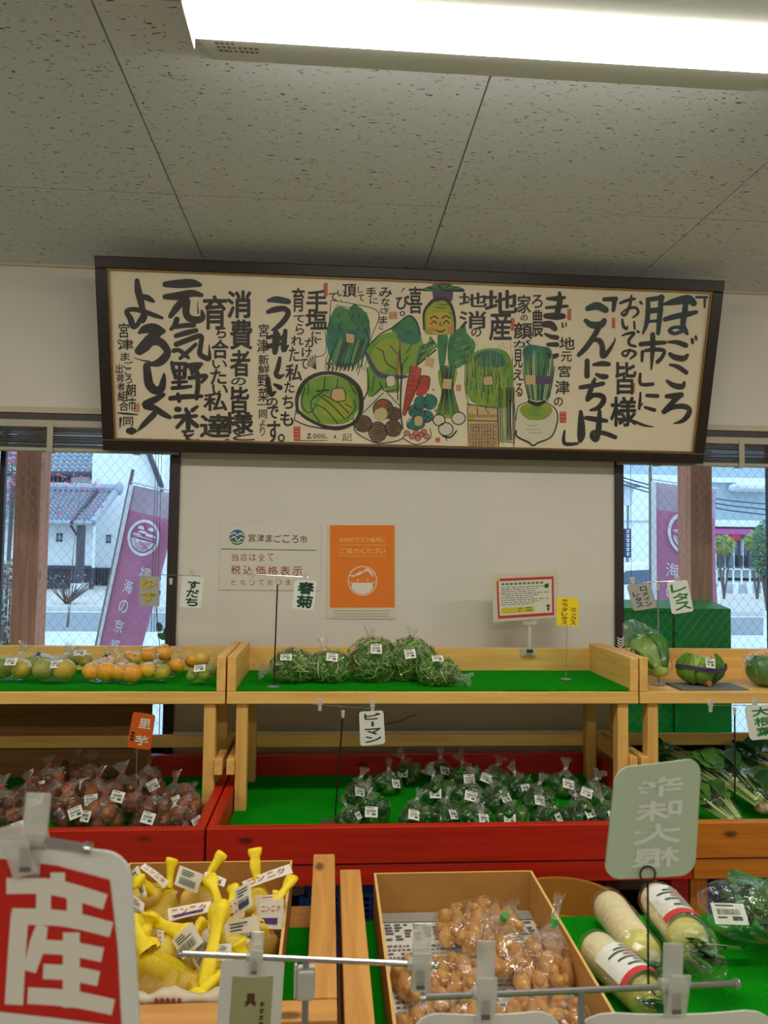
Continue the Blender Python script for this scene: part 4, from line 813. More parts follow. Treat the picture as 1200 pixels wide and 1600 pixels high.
for c_, x0, y0, x1, y1, m_ in [('C',655,72,693,195,'r'),('C',378,1400,440,1525,'r'),('E',1118,255,1155,362,'r'),('E',588,342,624,462,'r'),('F',568,335,600,432,'r'),('F',752,940,782,1028,'r'),('F',85,1205,146,1308,'r'),('A',235,1245,285,1328,'pk'),('D',808,430,905,515,'pk'),('V',962,745,990,780,'pk'),('V',848,1036,874,1062,'r')]:
    cur[0] = c_; w = (x1-x0)*.10; art.rect(x0, y0, x1, y1, m_, 4)
    n = max(2, int((y1-y0)/(x1-x0)*2+.5))
    for k in range(n):
        yy = y0+(y1-y0)*(k+.25)/n; art.rect(x0+w, yy, x1-w*1.5, yy+(y1-y0)/n*.16, 'lb', 5); art.rect(x0+w*(3+2*(k % 3)), yy, x0+w*(3.8+2*(k % 3)), yy+(y1-y0)/n*.55, 'lb', 5)
art.obj('calligraphy', INK, pic)
# ---- the painted vegetables
rr = random.Random(11); cur[0] = 'V'
def VP_(pts, col, lay=2): veg.poly(pts, col, lay)
def VS(*st, col='k', lay=4):
    for s_ in st: veg.stroke(s_, col, lay, True, 4)
def smooth_poly(pts, col, lay=2):
    q_ = [(x, y, 0) for x, y in pts]; n = len(q_); out = []
    for i in range(n):
        p0, p1, p2, p3 = q_[i-1], q_[i], q_[(i+1) % n], q_[(i+2) % n]
        for t in (0, .33, .66): out.append(tuple(.5*((2*p1[k]) + (-p0[k]+p2[k])*t + (2*p0[k]-5*p1[k]+4*p2[k]-p3[k])*t*t + (-p0[k]+3*p1[k]-3*p2[k]+p3[k])*t**3) for k in range(2)))
    veg.poly(out, col, lay)
# cabbage
smooth_poly([(105,850),(115,760),(190,705),(280,695),(370,720),(425,800),(425,890),(370,950),(280,965),(180,950),(120,910)], 'g1'); veg.ell(300, 860, 95, 75, 'yg', 3, 24, 0, .05)
VS([(90,900,14),(85,820,22),(120,740,24),(180,695,22),(260,680,20),(350,700,24),(420,760,28),(440,840,26),(430,910,24),(390,960,18),(310,985,24),(220,970,18),(130,925,16),(95,890,14)])
VS([(240,705,6),(232,780,7)], [(195,780,8),(260,775,8)], [(225,785,6),(165,830,7),(170,890,7),(210,950,6)], [(130,760,6),(110,850,7),(150,900,7),(190,860,6)], [(150,740,5),(145,800,5)], [(175,850,5),(240,880,6),(310,960,6)], [(200,800,5),(270,850,6),(350,935,6)], [(225,800,5),(300,835,5),(370,900,6)], [(310,715,6),(300,770,6),(270,800,7)], [(370,730,5),(410,800,6)], [(400,830,5),(405,880,6),(360,930,5)], [(350,850,5),(385,870,5)])
veg.poly([(280,768),(340,765),(352,828),(300,836),(272,815)], 'lb', 5); VS([(280,768,5),(340,765,5),(352,828,5),(300,836,5),(272,815,5),(280,768,5)], lay=6)
VS([(70,940,6),(160,975,7),(320,990,7),(430,945,6)], [(80,880,5),(70,940,5)])
# bagged greens above it
smooth_poly([(290,330),(330,315),(355,345),(400,300),(440,330),(475,370),(490,470),(470,560),(400,640),(300,640),(255,560),(250,440)], 'g3'); smooth_poly([(290,330),(330,315),(370,330),(420,310),(470,360),(480,420),(380,440),(280,420)], 'g2', 3)
for k in range(46):
    x = rr.uniform(265, 475); y = rr.uniform(340, 520); VS([(x, y, 3), (x+rr.uniform(-22,22), y+rr.uniform(15,45), 6)], col=rr.choice(['k','g2','te']))
for k in range(26):
    x = 255+k*8.5; VS([(x+30, 500+rr.uniform(-20,20), 5), (x-5+rr.uniform(-8,8), 600, 5), (x-12, 655+rr.uniform(-10,15), 4)], col=rr.choice(['k','g2','k','g1']))
VS([(272,280,4),(400,300,4),(535,345,5),(500,470,4),(470,540,5),(420,690,4)], [(272,280,4),(262,420,4)], [(300,305,3),(420,330,4)], [(240,450,4),(242,570,4),(165,600,4),(145,650,4)])
veg.poly([(355,460),(400,470),(398,515),(358,510)], 'lb', 5)
for k in range(9): a = 1.7+k*.32; VS([(190,660,5),(190+50*math.cos(a), 640-60*abs(math.sin(a)), 5)])
for k in range(7): VS([(250+k*22,625,8),(262+k*22,645,10),(256+k*22,668,6)])
# broad leaf in the middle
smooth_poly([(470,600),(485,520),(560,465),(640,440),(700,368),(742,395),(765,470),(790,560),(745,630),(690,690),(600,705),(530,690),(490,650)], 'g1'); smooth_poly([(600,440),(700,368),(742,395),(765,450),(760,500),(690,470)], 'g2', 3); smooth_poly([(500,560),(560,500),(640,500),(630,600),(560,670),(500,640)], 'yg', 3)
veg.ell(700, 480, 70, 40, 'g3', 3, 20, .2)
VS([(655,500,8),(650,580,9),(630,690,10)], col='or'); VS([(560,560,5),(575,620,6),(630,660,6)], [(520,540,5),(560,560,5)], [(700,590,5),(660,640,6)], [(600,530,5),(640,580,5)], [(720,520,5),(690,570,5)])
VS([(470,540,6),(540,470,7),(620,425,8),(700,365,8),(745,400,8),(765,470,8)]); VS([(465,570,18),(500,640,24),(540,690,26),(620,705,24),(690,700,14)], col='pu')
smooth_poly([(480,640),(530,690),(600,720),(640,700),(650,780),(600,790),(520,800),(480,812),(470,740)], 'g1')
VS([(470,650,6),(480,760,7),(450,830,8)], [(540,730,6),(570,780,6),(640,770,5)], [(510,700,5),(500,780,5)], [(580,700,6),(575,760,6)], [(640,690,8),(640,830,6)], [(560,750,5),(500,810,5)])
smooth_poly([(580,705),(620,700),(620,745),(585,750)], 'w', 4)
# carrots
smooth_poly([(720,640),(765,655),(760,720),(735,790),(690,900),(672,915),(668,900),(690,760),(705,680)], 'or', 4); smooth_poly([(760,700),(815,702),(812,760),(790,800),(745,800)], 'or', 3)
for k in range(9): VS([(712-k*3+rr.uniform(-4,4), 670+k*26, 3), (735-k*4, 672+k*26, 3)], lay=6)
VS([(712,640,5),(690,760,5),(668,905,5)], [(768,655,5),(755,740,5),(680,915,5)], [(760,702,5),(815,702,5),(810,770,5)], lay=6)
for k in range(10): a = -2.6+k*.22; VS([(745,640,7),(765+70*math.cos(a)*.8+40, 600+90*math.sin(a)*.9, 9)], col=rr.choice(['g2','k','g3']), lay=3)
VS([(665,640,10),(655,860,9),(668,990,8)]); VS([(650,560,8),(662,700,8)], lay=4)
# taros in a bag
smooth_poly([(400,930),(440,870),(520,800),(570,770),(620,830),(665,900),(665,1010),(600,1050),(520,1065),(430,1030)], 'w', 2)
for x, y, rx, ry, ro in ((450,960,48,45,.2),(530,1005,50,55,0),(615,985,45,45,.4),(560,880,55,55,0),(620,905,40,35,.2)):
    veg.ell(x, y, rx, ry, 'br', 3, 22, ro, .06)
    for k in range(6): yy = y-ry*.7+k*ry*.27; VS([(x-rx*.75, yy+8, 3),(x, yy, 6),(x+rx*.75, yy+9, 3)], lay=5)
    veg.ring(x, y, rx, ry, 6, 'k', 6, 22, ro)
smooth_poly([(515,890),(560,870),(585,905),(560,945),(515,935)], 'lb', 6); veg.ell(560, 845, 26, 14, 'or', 6)
VS([(395,930,5),(405,1000,6),(460,1040,6),(540,1068,7),(650,1050,6),(680,1020,5)], [(450,900,5),(560,790,5)], [(575,780,5),(650,860,5)])
# teal peppers
for x, y, rx, ry in ((820,840,36,42),(765,845,34,38),(735,890,34,36),(790,920,46,34),(740,960,50,34)): veg.ell(x, y, rx, ry, 'te', 4, 20, rr.uniform(-.5,.5), .08); veg.ring(x, y, rx, ry, 4, 'k', 5, 20)
for k in range(40): x, y = rr.gauss(775, 36), rr.gauss(885, 45); VS([(x, y, 7), (x+rr.uniform(-6,6), y+8, 4)], lay=6)
smooth_poly([(735,925),(772,922),(775,965),(738,968)], 'lb', 7)
# little red turnips
for k, (x, y) in enumerate(((690,1012),(720,1030),(752,1040),(785,1005),(800,1030),(770,1020),(740,1010))): veg.ell(x, y, 16, 15, 'pi', 5, 14); veg.ring(x, y, 16, 15, 3, 'k', 6, 14)
VS([(670,1040,5),(740,1075,5),(820,1040,5),(818,985,4)])
# smiling white radish
smooth_poly([(790,460),(785,380),(800,310),(840,282),(910,280),(945,330),(955,410),(948,460),(900,472),(840,470)], 'yg', 3); smooth_poly([(800,380),(830,350),(915,350),(935,400),(930,455),(870,470),(810,450)], 'y', 4)
VS([(785,440,10),(785,350,14),(815,300,18),(850,275,20),(905,275,20),(940,320,16),(955,390,14),(955,455,8)])
for dx in (0,): smooth_poly([(832,200),(850,190),(930,190),(945,220),(938,285),(890,278),(840,285)], 'pu', 3)
for k in range(16): a = 3.5+k*.17; VS([(890,225,12),(890+115*math.cos(a), 225+45*math.sin(a)*.7+8, 16)], col='g2' if k % 3 else 'k', lay=4)
VS([(865,300,4),(895,306,5),(920,300,4)], [(850,318,4),(905,322,4)], [(845,345,3),(832,352,4)], [(922,345,3),(935,352,4)])
VS([(820,382,7),(840,368,8),(862,380,7)], [(885,380,7),(905,366,8),(928,378,7)], [(824,412,6),(840,394,7),(856,410,6)], [(892,410,6),(908,392,7),(924,408,6)], [(878,400,5),(872,416,5),(886,420,5)], [(848,440,6),(860,449,8),(876,453,10),(892,448,8),(900,439,6)], lay=6)
veg.ell(826, 442, 16, 16, 'pi', 5, 14); veg.ell(932, 440, 18, 20, 'pi', 5, 14)
# dark leafy green right of it
smooth_poly([(930,470),(985,430),(1010,405),(1022,460),(1070,520),(1040,600),(980,650),(930,660),(915,560)], 'g2'); smooth_poly([(860,475),(915,470),(910,560),(890,680),(870,640)], 'g2', 3)
for k in range(40): x, y = rr.uniform(930,1040), rr.uniform(480,630); VS([(x, y, 3), (x+rr.uniform(10,30), y-rr.uniform(4,14), 5)], col=rr.choice(['g3','k','g3','g1']))
for k in range(14): a = k*.2; VS([(830-10+k*3, 480+k*4, 8), (790-k*3+rr.uniform(-8,8), 560+rr.uniform(-30,60), 6)], col=rr.choice(['g2','k','g1']))
veg.poly([(795,590),(845,598),(835,652),(788,640)], 'lb', 6); veg.poly([(892,712),(940,715),(932,770),(885,765)], 'lb', 6)
smooth_poly([(868,660),(965,660),(955,740),(940,800),(980,890),(960,930),(860,920),(855,880),(885,800),(870,740)], 'g1', 3)
for k in range(15): VS([(875+k*6, 640, 4), (888+k*4, 760, 5), (858+k*9, 910, 4)], col=rr.choice(['k','k','g2']), lay=4)
for x, y, rx in ((975,930,38),(868,940,34),(905,990,40)): veg.ell(x, y, rx, rx*.9, 'w', 5, 18); veg.ring(x, y, rx, rx*.9, 6, 'k', 6, 18)
VS([(870,985,10),(890,1025,12),(930,1035,10),(965,1000,8)], [(905,1030,6),(910,1055,4)])
# tall chives, bean pack, big turnip (crop W)
cur[0] = 'W'
smooth_poly([(78,470),(95,420),(160,395),(235,400),(272,450),(280,560),(262,640),(160,640),(100,620),(76,560)], 'g1', 2); smooth_poly([(110,430),(170,400),(230,420),(240,470),(150,470)], 'g3', 3)
for k in range(170):
    x = rr.uniform(78, 275); y = rr.uniform(395, 560); VS([(x+rr.uniform(-6,6), y, 1.5), (x, y+rr.uniform(30,80), 3.2)], col=rr.choice(['k','g2','k','yg','g1','g1']), lay=4)
for k in range(14): x = 85+k*14; VS([(x, 405+rr.uniform(-12,20), 2), (x+rr.uniform(-5,5), 375+rr.uniform(-15,20), 1)], col='g2', lay=4)
for k in range(22): x = 216+k*3.2; VS([(x, 560, 2.5), (x+rr.uniform(-3,3), 700, 2.6), (x+2, 795+rr.uniform(-12,6), 2)], col=rr.choice(['k','k','g1','yg']), lay=4)
VS([(74,450,3),(72,560,3),(92,640,3)], [(275,560,3),(285,700,3),(280,815,3)], [(225,790,2.5),(280,796,2.5)])
veg.poly([(150,515),(188,512),(190,548),(152,550)], 'lb', 6); VS([(150,515,2.5),(188,512,2.5),(190,548,2.5),(152,550,2.5),(150,515,2.5)], lay=7)
veg.poly([(80,632),(210,645),(216,815),(92,822)], 'lb', 3); VS([(80,630,4),(145,640,4),(212,648,4)], [(82,640,3),(88,820,3)], [(210,650,3),(216,815,3)], [(92,822,4),(216,816,4)], lay=5)
veg.poly([(84,668),(110,670),(112,700),(86,700)], 'y', 4); VS([(84,700,4),(210,704,4)], [(125,645,3),(125,675,4)], [(165,645,3),(160,650,3),(175,672,3)], lay=6)
for k in range(10): veg.ell(94+k*12, 682+rr.uniform(-4,4), 4.5, 6, 'y', 5, 8); veg.ring(94+k*12, 682, 4.5, 6, 1.5, 'k', 6, 8)
for r_ in range(6):
    for k in range(9): x, y = 100+k*12.5+rr.uniform(-2,2), 722+r_*16+rr.uniform(-2,2); veg.ell(x, y, 6.5, 6, 'lb', 5, 10); veg.ring(x, y, 7.4, 6.6, 2.6, 'br' if (k+r_) % 2 else 'k', 6, 10)
veg.ell(375, 705, 90, 88, 'w', 3, 30, 0, .02); smooth_poly([(305,650),(345,625),(410,625),(445,655),(420,690),(375,700),(330,690)], 'yg', 4); veg.ell(376, 660, 40, 22, 'g1', 5)
VS([(340,622,3),(300,640,4),(288,700,4)], [(290,745,7),(295,770,8),(345,795,8),(362,808,7),(385,795,7),(440,770,6),(465,710,6),(462,660,5),(430,630,4),(400,622,4)], lay=5)
VS([(340,725,1.6),(380,722,1.6)], [(330,740,1.6),(395,738,1.6)], [(345,755,1.6),(400,752,1.6)], [(335,700,1.4),(350,699,1.4)], lay=5)
smooth_poly([(325,395),(350,378),(400,385),(440,400),(450,480),(440,560),(425,610),(350,612),(335,560),(322,470)], 'g2', 4); smooth_poly([(320,395),(350,378),(385,390),(380,430),(325,440)], 'g3', 5)
for k in range(26): x = 325+k*4.8; VS([(x+rr.uniform(-5,5), 400+rr.uniform(0,40), 2.4), (x*.8+75, 520, 3), (x*.5+190, 612, 2.4)], col=rr.choice(['k','g1','g3','w']), lay=6)
VS([(345,620,14),(380,632,18),(412,620,12)], lay=6); veg.poly([(330,508),(372,508),(372,546),(332,548)], 'lb', 8); veg.poly([(374,510),(445,512),(443,546),(374,546)], 'pu', 8)
VS([(318,480,3),(328,540,4),(345,615,4)], [(455,470,3),(440,560,4),(422,620,4)], lay=6)
veg.obj('vegetable_drawing', INK, pic)
# clear cover
cover = fbox(fw, fw, wb-fw, FH-fw, .008, .011, 'clear_cover', film('acrylic', haze=.012, gloss=.10, rough=.03, base=.035, bscale=1.2, bstr=.02))
for uu in (.35, wb-.35): fbox(uu, -.0, uu+.004, .03, .03, .05, 'hanging_wire', mat('wire', (120,110,90), .4))
# ================================================================== notices on the wall
YN = YW-.002
LAM = film('laminate', haze=.012, gloss=.12, rough=.05, base=.02, bscale=3, bstr=.15)
def notice(label, tl, br, paper, fn, inks, margin=.006, thick=.0016):
    a = P(*tl, YN); b_ = P(*br, YN); t = thing('wall_notice', label, 'notice', ((a.x+b_.x)/2, YN, b_.z))
    MB().box(a.x, YN-thick, b_.z, b_.x, YN, a.z).obj('sheet', paper, parent=t)
    pr = Print(lambda x, y: P(x, y, YN-thick), (0,-1,0), list(inks)); fn(pr); pr.obj('print', inks, t)
    MB().box(a.x-margin, YN-thick-.0022, b_.z-margin, b_.x+margin, YN-thick-.0016, a.z+margin).obj('laminate', LAM, parent=t); return t
NI = {'k': mat('print_black', (40,36,34), .6), 'r': mat('print_red', (150,30,24), .6), 'g': mat('print_green', (30,110,60), .6), 'b': mat('print_blue', (40,90,170), .6), 'o': mat('print_orange', (240,128,0), .7, spec=.2), 'w': mat('print_white', (236,230,216), .6), 'c': mat('print_cream', (250,214,120), .6), 'lg': mat('print_grey', (150,144,132), .6)}
# crop 'N': origin (300,780), scale 3.529
def N_(x, y): return (300+x/3.529, 780+y/3.529)
def f1(pr):
    o = lambda x, y: N_(x, y); cx, cy_ = N_(249, 210); r_ = 12
    pr.ell(cx, cy_, r_, r_, 'b', 1); pr.poly([(cx-r_*.97, cy_-1)] + [(cx-r_*.5, cy_-5), (cx-r_*.1, cy_+1), (cx+r_*.4, cy_-4), (cx+r_*.97, cy_-1)] + [(cx+r_*math.cos(a), cy_+r_*math.sin(a)) for a in [i*math.pi/12 for i in range(1, 12)]], 'g', 2)
    pr.stroke([(cx-10,cy_-4,1.5),(cx-4,cy_-7,2),(cx,cy_-3,1.5),(cx+5,cy_-6,2),(cx+10,cy_-3,1.5)], 'w', 3); pr.stroke([(cx-10,cy_+2,1.5),(cx-4,cy_-1,2),(cx+1,cy_+6,1.8),(cx+6,cy_+1,2),(cx+11,cy_+3,1.5)], 'w', 3); pr.stroke([(cx-9,cy_+6,1),(cx,cy_+9,1.4),(cx+9,cy_+6,1)], 'w', 3)
    for k, ch in enumerate('宮津まごころ市'): x, y = N_(310+k*47.5, 192+k*1.5); x2, y2 = N_(350+k*47.5, 234+k*1.5); pr.char(ch, x, y, x2, y2, 'k', 2, .01)
    a = N_(162, 272); b_ = N_(686, 280); pr.poly([a, b_, (b_[0], b_[1]+1.3), (a[0], a[1]+1.3)], 'g', 2)
    for k, ch in enumerate('当店は全て'): x, y = N_(218+k*49, 300); x2, y2 = N_(255+k*49, 340); pr.char(ch, x, y, x2, y2, 'r', 2, 0)
    for k, ch in enumerate('税込価格表示'): x, y = N_(214+k*68, 364+k*1.4); x2, y2 = N_(268+k*68, 414+k*1.4); pr.char(ch, x, y, x2, y2, 'r', 2, .008)
    for k, ch in enumerate('となっております'): x, y = N_(216+k*50, 444); x2, y2 = N_(246+k*50, 474); pr.char(ch, x, y, x2, y2, 'r', 2, -.004)
t = notice('white laminated notice with a blue and green round logo and red Japanese lines', (345,818), (500,923), mat('notice_white', (226,220,206), .6), f1, NI, .003)
def f2(pr):
    a, b_ = N_(760, 143), N_(1117, 598); pr.poly([a, (b_[0], a[1]), b_, (a[0], b_[1])], 'o', 1)
    for k, ch in enumerate('店内のマスク着用に'): x, y = N_(812+k*28.5, 212); x2, y2 = N_(836+k*28.5, 236); pr.char(ch, x, y, x2, y2, 'c', 2, .0)
    for k, ch in enumerate('ご協力ください'): x, y = N_(814+k*37, 270); x2, y2 = N_(846+k*37, 300); pr.char(ch, x, y, x2, y2, 'c', 2, .0)
    for yy in (252, 312): a, b_ = N_(808, yy), N_(1070, yy+2); pr.poly([a, (b_[0], a[1]), b_, (a[0], b_[1])], 'c', 2)
    cx, cy_ = N_(940, 450); r_ = 79/3.529
    pr.ring(cx, cy_, r_, r_, 1.3, 'w', 2, 40)
    pr.poly([(cx-17, cy_+3), (cx+16, cy_+3), (cx+16, cy_+12), (cx+11, cy_+17.5), (cx+4, cy_+20.5), (cx-4, cy_+20.5), (cx-11, cy_+17.5), (cx-17, cy_+12)], 'w', 2)
    pr.stroke([(cx-17,cy_+4,1),(cx-22,cy_+1,1)], 'w', 3); pr.stroke([(cx+16,cy_+4,1),(cx+21,cy_+1,1)], 'w', 3)
    for k in range(4): pr.stroke([(cx-20+k*2, cy_-8+k*.6, 1), (cx-4, cy_-10-k*1.2, 1.1), (cx+6+k*2, cy_-20+k*1.2, 1)], 'w', 3)
    for k in range(3): pr.stroke([(cx+5+k*2, cy_-19+k, 1), (cx+10+k*2, cy_-14, 1), (cx+15+k, cy_-7-k, 1)], 'w', 3)
    pr.ell(cx-7, cy_-1, 1.2, 1.2, 'w', 3, 8); pr.ell(cx+8, cy_-1, 1.2, 1.2, 'w', 3, 8)
    for yy in (614, 630, 644): a, b_ = N_(780, yy), N_(1090, yy+3); pr.poly([a, (b_[0], a[1]), b_, (a[0], b_[1])], 'lg', 2)
notice('orange poster with a masked face in a white circle', (513,821), (617,967), mat('poster_white', (226,214,190), .5), f2, NI, .004)
# cables and faint marks on the wall
MB().tube([P(600, 1132, YW-.004), P(622, 1128, YW-.006), P(640, 1120, YW-.006), P(652, 1116, YW-.004)], .0018, 6).obj('wall_cable', mat('cable_grey', (110,104,92), .6), origin=tuple(P(600,1132,YW-.004))); setp(bpy.context.scene.objects['wall_cable'], 'short thin dark cable on the wall behind the pepper price card', 'cable')
# sticker on the right window's jamb
p0 = P(964, 993, YW-.013); p1 = P(976, 1011, YW-.013); o = MB().box(p0.x, YW-.0145, p1.z, p1.x, YW-.0125, p0.z).obj('jamb_sticker', mat('sticker_black', (30,30,34), .5), origin=(p0.x, YW-.0135, p1.z)); setp(o, 'small black and white zigzag sticker on the right window jamb', 'sticker')
pr = Print(lambda x, y: P(x, y, YW-.0145), (0,-1,0), ['w'])
for k in range(4): pr.stroke([(965, 996+k*4, 1.6), (970, 999+k*4, 1.8), (975, 995+k*4, 1.6)], 'w', 2)
pr.obj('zigzag_print', NI, o)
# ================================================================== produce
FILM = film('clear_bag', haze=.006, gloss=.20, base=.055, rough=.05, bscale=20, bstr=1.0)
FILMN = film('gathered_film', haze=.05, gloss=.30, base=.08, rough=.08, bscale=50, bstr=1.0)
FILM2 = film('soft_bag', haze=.010, gloss=.25, base=.05, rough=.07, bscale=14, bstr=.9, tint=(.98,1,.99))
FILM3 = film('shiny_bag', haze=.008, gloss=.35, base=.08, rough=.05, bscale=14, bstr=1.0)
STK = mat('sticker_white', (236,236,226), .6); STI = mat('sticker_ink', (70,90,80), .7); TIE = mat('red_tie', (196,24,24), .5); GTIE = mat('green_tie', (40,180,60), .5)
def sticker(parent, c, right_, up_, w=.036, h=.029, seed=0, name='price_label'):
    """small price label: curved paper with printed bars"""
    c = Vector(c); r_ = Vector(right_).normalized(); u = Vector(up_); u = (u - u.dot(r_)*r_).normalized(); n = r_.cross(u).normalized(); g = MB(); rr = random.Random(seed)
    def pt(a, b_, l): return c + r_*(a-.5)*w + u*(.5-b_)*h + n*(.0015*(1-(2*a-1)**2) + l)
    for l0, mi in ((0, 0),):
        k = len(g.v)
        for i in range(5):
            for j in (0, 1): g.v.append(tuple(pt(i/4, j, l0)))
        for i in range(4): g.f.append((k+2*i, k+2*i+1, k+2*i+3, k+2*i+2)); g.m.append(0)
    def bar(a0, b0, a1, b1):
        k = len(g.v)
        for a in (a0, (a0+a1)/2, a1):
            for b_ in (b0, b1): g.v.append(tuple(pt(a, b_, .0004)))
        g.f += [(k, k+1, k+3, k+2), (k+2, k+3, k+5, k+4)]; g.m += [1, 1]
    bar(.12, .08, .6+rr.random()*.25, .15); x = .14
    while x < .82: bw = rr.uniform(.012, .03); bar(x, .28, x+bw, .55); x += bw+rr.uniform(.012, .03)
    bar(.12, .64, .4, .72); bar(.55, .62, .85, .82)
    return g.obj(name, [STK, STI], parent=parent, world=False, solid=.0004)
def smooth_noise(p, s_, sd=0): return noise.noise_vector(Vector((p[0]*s_+sd, p[1]*s_, p[2]*s_-sd)))
def neck_mesh(g, base, direction, r0, r1, L1, r2, L2, n=18, seed=0, mi=0):
    """gathered throat (r0 to r1) then a crumpled fan opening to r2"""
    d = Vector(direction).normalized(); a = d.orthogonal().normalized(); b_ = d.cross(a); base = Vector(base); k = len(g.v); rr = random.Random(seed)
    rows = [(0, r0), (L1*.5, r0*.45+r1*.4), (L1, r1), (L1+L2*.15, r1*1.1), (L1+L2*.55, r2*.6), (L1+L2, r2)]
    ph = rr.uniform(0, 6)
    for i, (t, r_) in enumerate(rows):
        for j in range(n):
            th = 2*math.pi*j/n; pl = 1 + (.10 if i < 2 else .3)*math.sin(j*math.pi*.9+ph) if i else 1
            sq = .45 if i >= 4 else 1; p = base + d*(t + (rr.uniform(-.2,.2)*L2 if i == len(rows)-1 else 0)) + a*math.cos(th)*r_*pl + b_*math.sin(th)*r_*pl*sq; g.v.append(tuple(p))
    for i in range(len(rows)-1):
        for j in range(n): g.f.append((k+i*n+j, k+i*n+(j+1) % n, k+(i+1)*n+(j+1) % n, k+(i+1)*n+j)); g.m.append(mi)
    return base + d*L1, d
def pack(n, r_, rx, ry, h, seed, it=60):
    rr = random.Random(seed); ps = [Vector((rr.uniform(-1,1)*rx*.6, rr.uniform(-1,1)*ry*.6, r_+rr.random()*(h-2*r_) if h > 2*r_ else r_)) for _ in range(n)]
    for _ in range(it):
        for i in range(n):
            for j in range(i):
                d = ps[i]-ps[j]; l = d.length or 1e-4
                if l < 1.85*r_: d = d/l*(1.85*r_-l)*.5; ps[i] += d; ps[j] -= d
        for p in ps:
            p.z -= .0015; m_ = math.hypot(p.x/max(rx-r_, 1e-3), p.y/max(ry-r_, 1e-3))
            if m_ > 1: p.x /= m_; p.y /= m_
            p.z = min(max(p.z, r_), max(h-r_, r_))
    return ps
def hull(points, parent, mt, inflate=.004, neck=None, seed=0, name='bag', wr=.006, ns=30, cuts=2):
    bm = bmesh.new(); vs = [bm.verts.new(p) for p in points]; r_ = bmesh.ops.convex_hull(bm, input=vs)
    dead = [e for e in r_['geom_interior'] + r_['geom_unused'] if isinstance(e, bmesh.types.BMVert)]; bmesh.ops.delete(bm, geom=list(set(dead)), context='VERTS')
    bmesh.ops.subdivide_edges(bm, edges=bm.edges[:], cuts=cuts, use_grid_fill=True)
    for _ in range(2): bmesh.ops.smooth_vert(bm, verts=bm.verts[:], factor=.5, use_axis_x=True, use_axis_y=True, use_axis_z=True)
    bm.normal_update(); zmin = min(v.co.z for v in bm.verts)
    for v in bm.verts: nn = noise.noise(v.co*ns + Vector((seed,0,0))); v.co = v.co + v.normal*(inflate + wr*nn); v.co.z = max(v.co.z, zmin)
    g = MB(); bm.verts.index_update(); g.v = [tuple(v.co) for v in bm.verts]; g.f = [tuple(v.index for v in f.verts) for f in bm.faces]; g.m = [0]*len(g.f)
    tip = None
    if neck:
        base, d, r0, r1, L1, r2, L2 = neck; tip = neck_mesh(g, base, d, r0, r1, L1, r2, L2, seed=seed, mi=1)
    bm.free(); o = g.obj(name, [mt, FILMN], parent=parent, world=False, smooth=True); return o, tip
def sph(c, r_, n=10):
    return [Vector(c) + Vector((r_*math.cos(a)*math.sin(b_), r_*math.sin(a)*math.sin(b_), r_*math.cos(b_))) for b_ in (0, .8, 1.57, 2.3, 3.14) for a in [i*2*math.pi/n for i in range(n)]]
def tie_obj(parent, tip, m_, r_=.006, L_=.007):
    p, d = tip; a = d.orthogonal().normalized(); b_ = d.cross(a); g = MB(); g.tube([p - d*L_/2, p + d*L_/2], r_, 10); g.tube([p, p + a*.016 + d*.006], .0016, 5); g.tube([p, p - a*.012 - d*.008], .0016, 5); return g.obj('tie', m_, parent=parent, world=False)
# ---- taro
TARO = mat('taro_skin', (116,64,26), .75, rgb2=(58,30,12), vscale=22, bump=.6, bscale=60)
TARO2 = mat('taro_skin_light', (170,96,40), .7, rgb2=(96,50,20), vscale=16, bump=.5, bscale=60)
def taro_bag(v):
    t = thing('taro_bag', 'x', 'bag', (0,0,0), 'bags of taro in the left tray'); rx, ry, h, r_ = .068, .058, .105, .027
    ps = pack(7, r_, rx, ry, h, 20+v); pts = []; rr = random.Random(v)
    for i, p in enumerate(ps):
        rot = Matrix.Rotation(rr.uniform(0,3), 3, 'X') @ Matrix.Rotation(rr.uniform(0,3), 3, 'Z'); g = MB().ell((0,0,0), r_*.92, r_*.95, r_*1.2, 14, 9, rot=rot, nz=.16, nf=2.5, seed=i+v*9)
        for ax in (1,): g.ell(rot @ Vector((0,0,r_*1.15)), r_*.25, r_*.25, r_*.25, 7, 4)
        o = g.obj('taro', TARO if (i+v) % 3 else TARO2, parent=t, world=False, smooth=True); o.location = p; pts += sph(p, r_*1.05)
    top = max(p.z for p in ps)+r_; nd = Vector((rr.uniform(-.5,.5), -.2, 1)); b_, tip = hull(pts, t, FILM, .004, (Vector((0,0,top-.008)), nd, .03, .006, .026, .026, .034), v)
    tie_obj(t, tip, TIE)
    sticker(t, (rr.uniform(-.02,.02), -ry-.006, h*.52), (1, 0, rr.uniform(-.35,.35)), (0, .45, 1), .042, .034, v)
    return t
def place(proto, px, py, Y, rz, sc, label, half=.05, floor=ZT, first=False, tilt=0):
    c = P(px, py, Y); o = proto if first else copytree(proto); z = max(c.z-half*sc, floor); o.location = (c.x, Y, z+.001); o.rotation_euler = (tilt, 0, rz); o.scale = (sc, sc, sc); o['label'] = label; return o
def used_once(protos):
    seen = set()
    def f(i, *a, **k):
        first = i not in seen; seen.add(i); return place(protos[i], *a, first=first, **k)
    return f
pt_ = used_once([taro_bag(i) for i in range(4)])
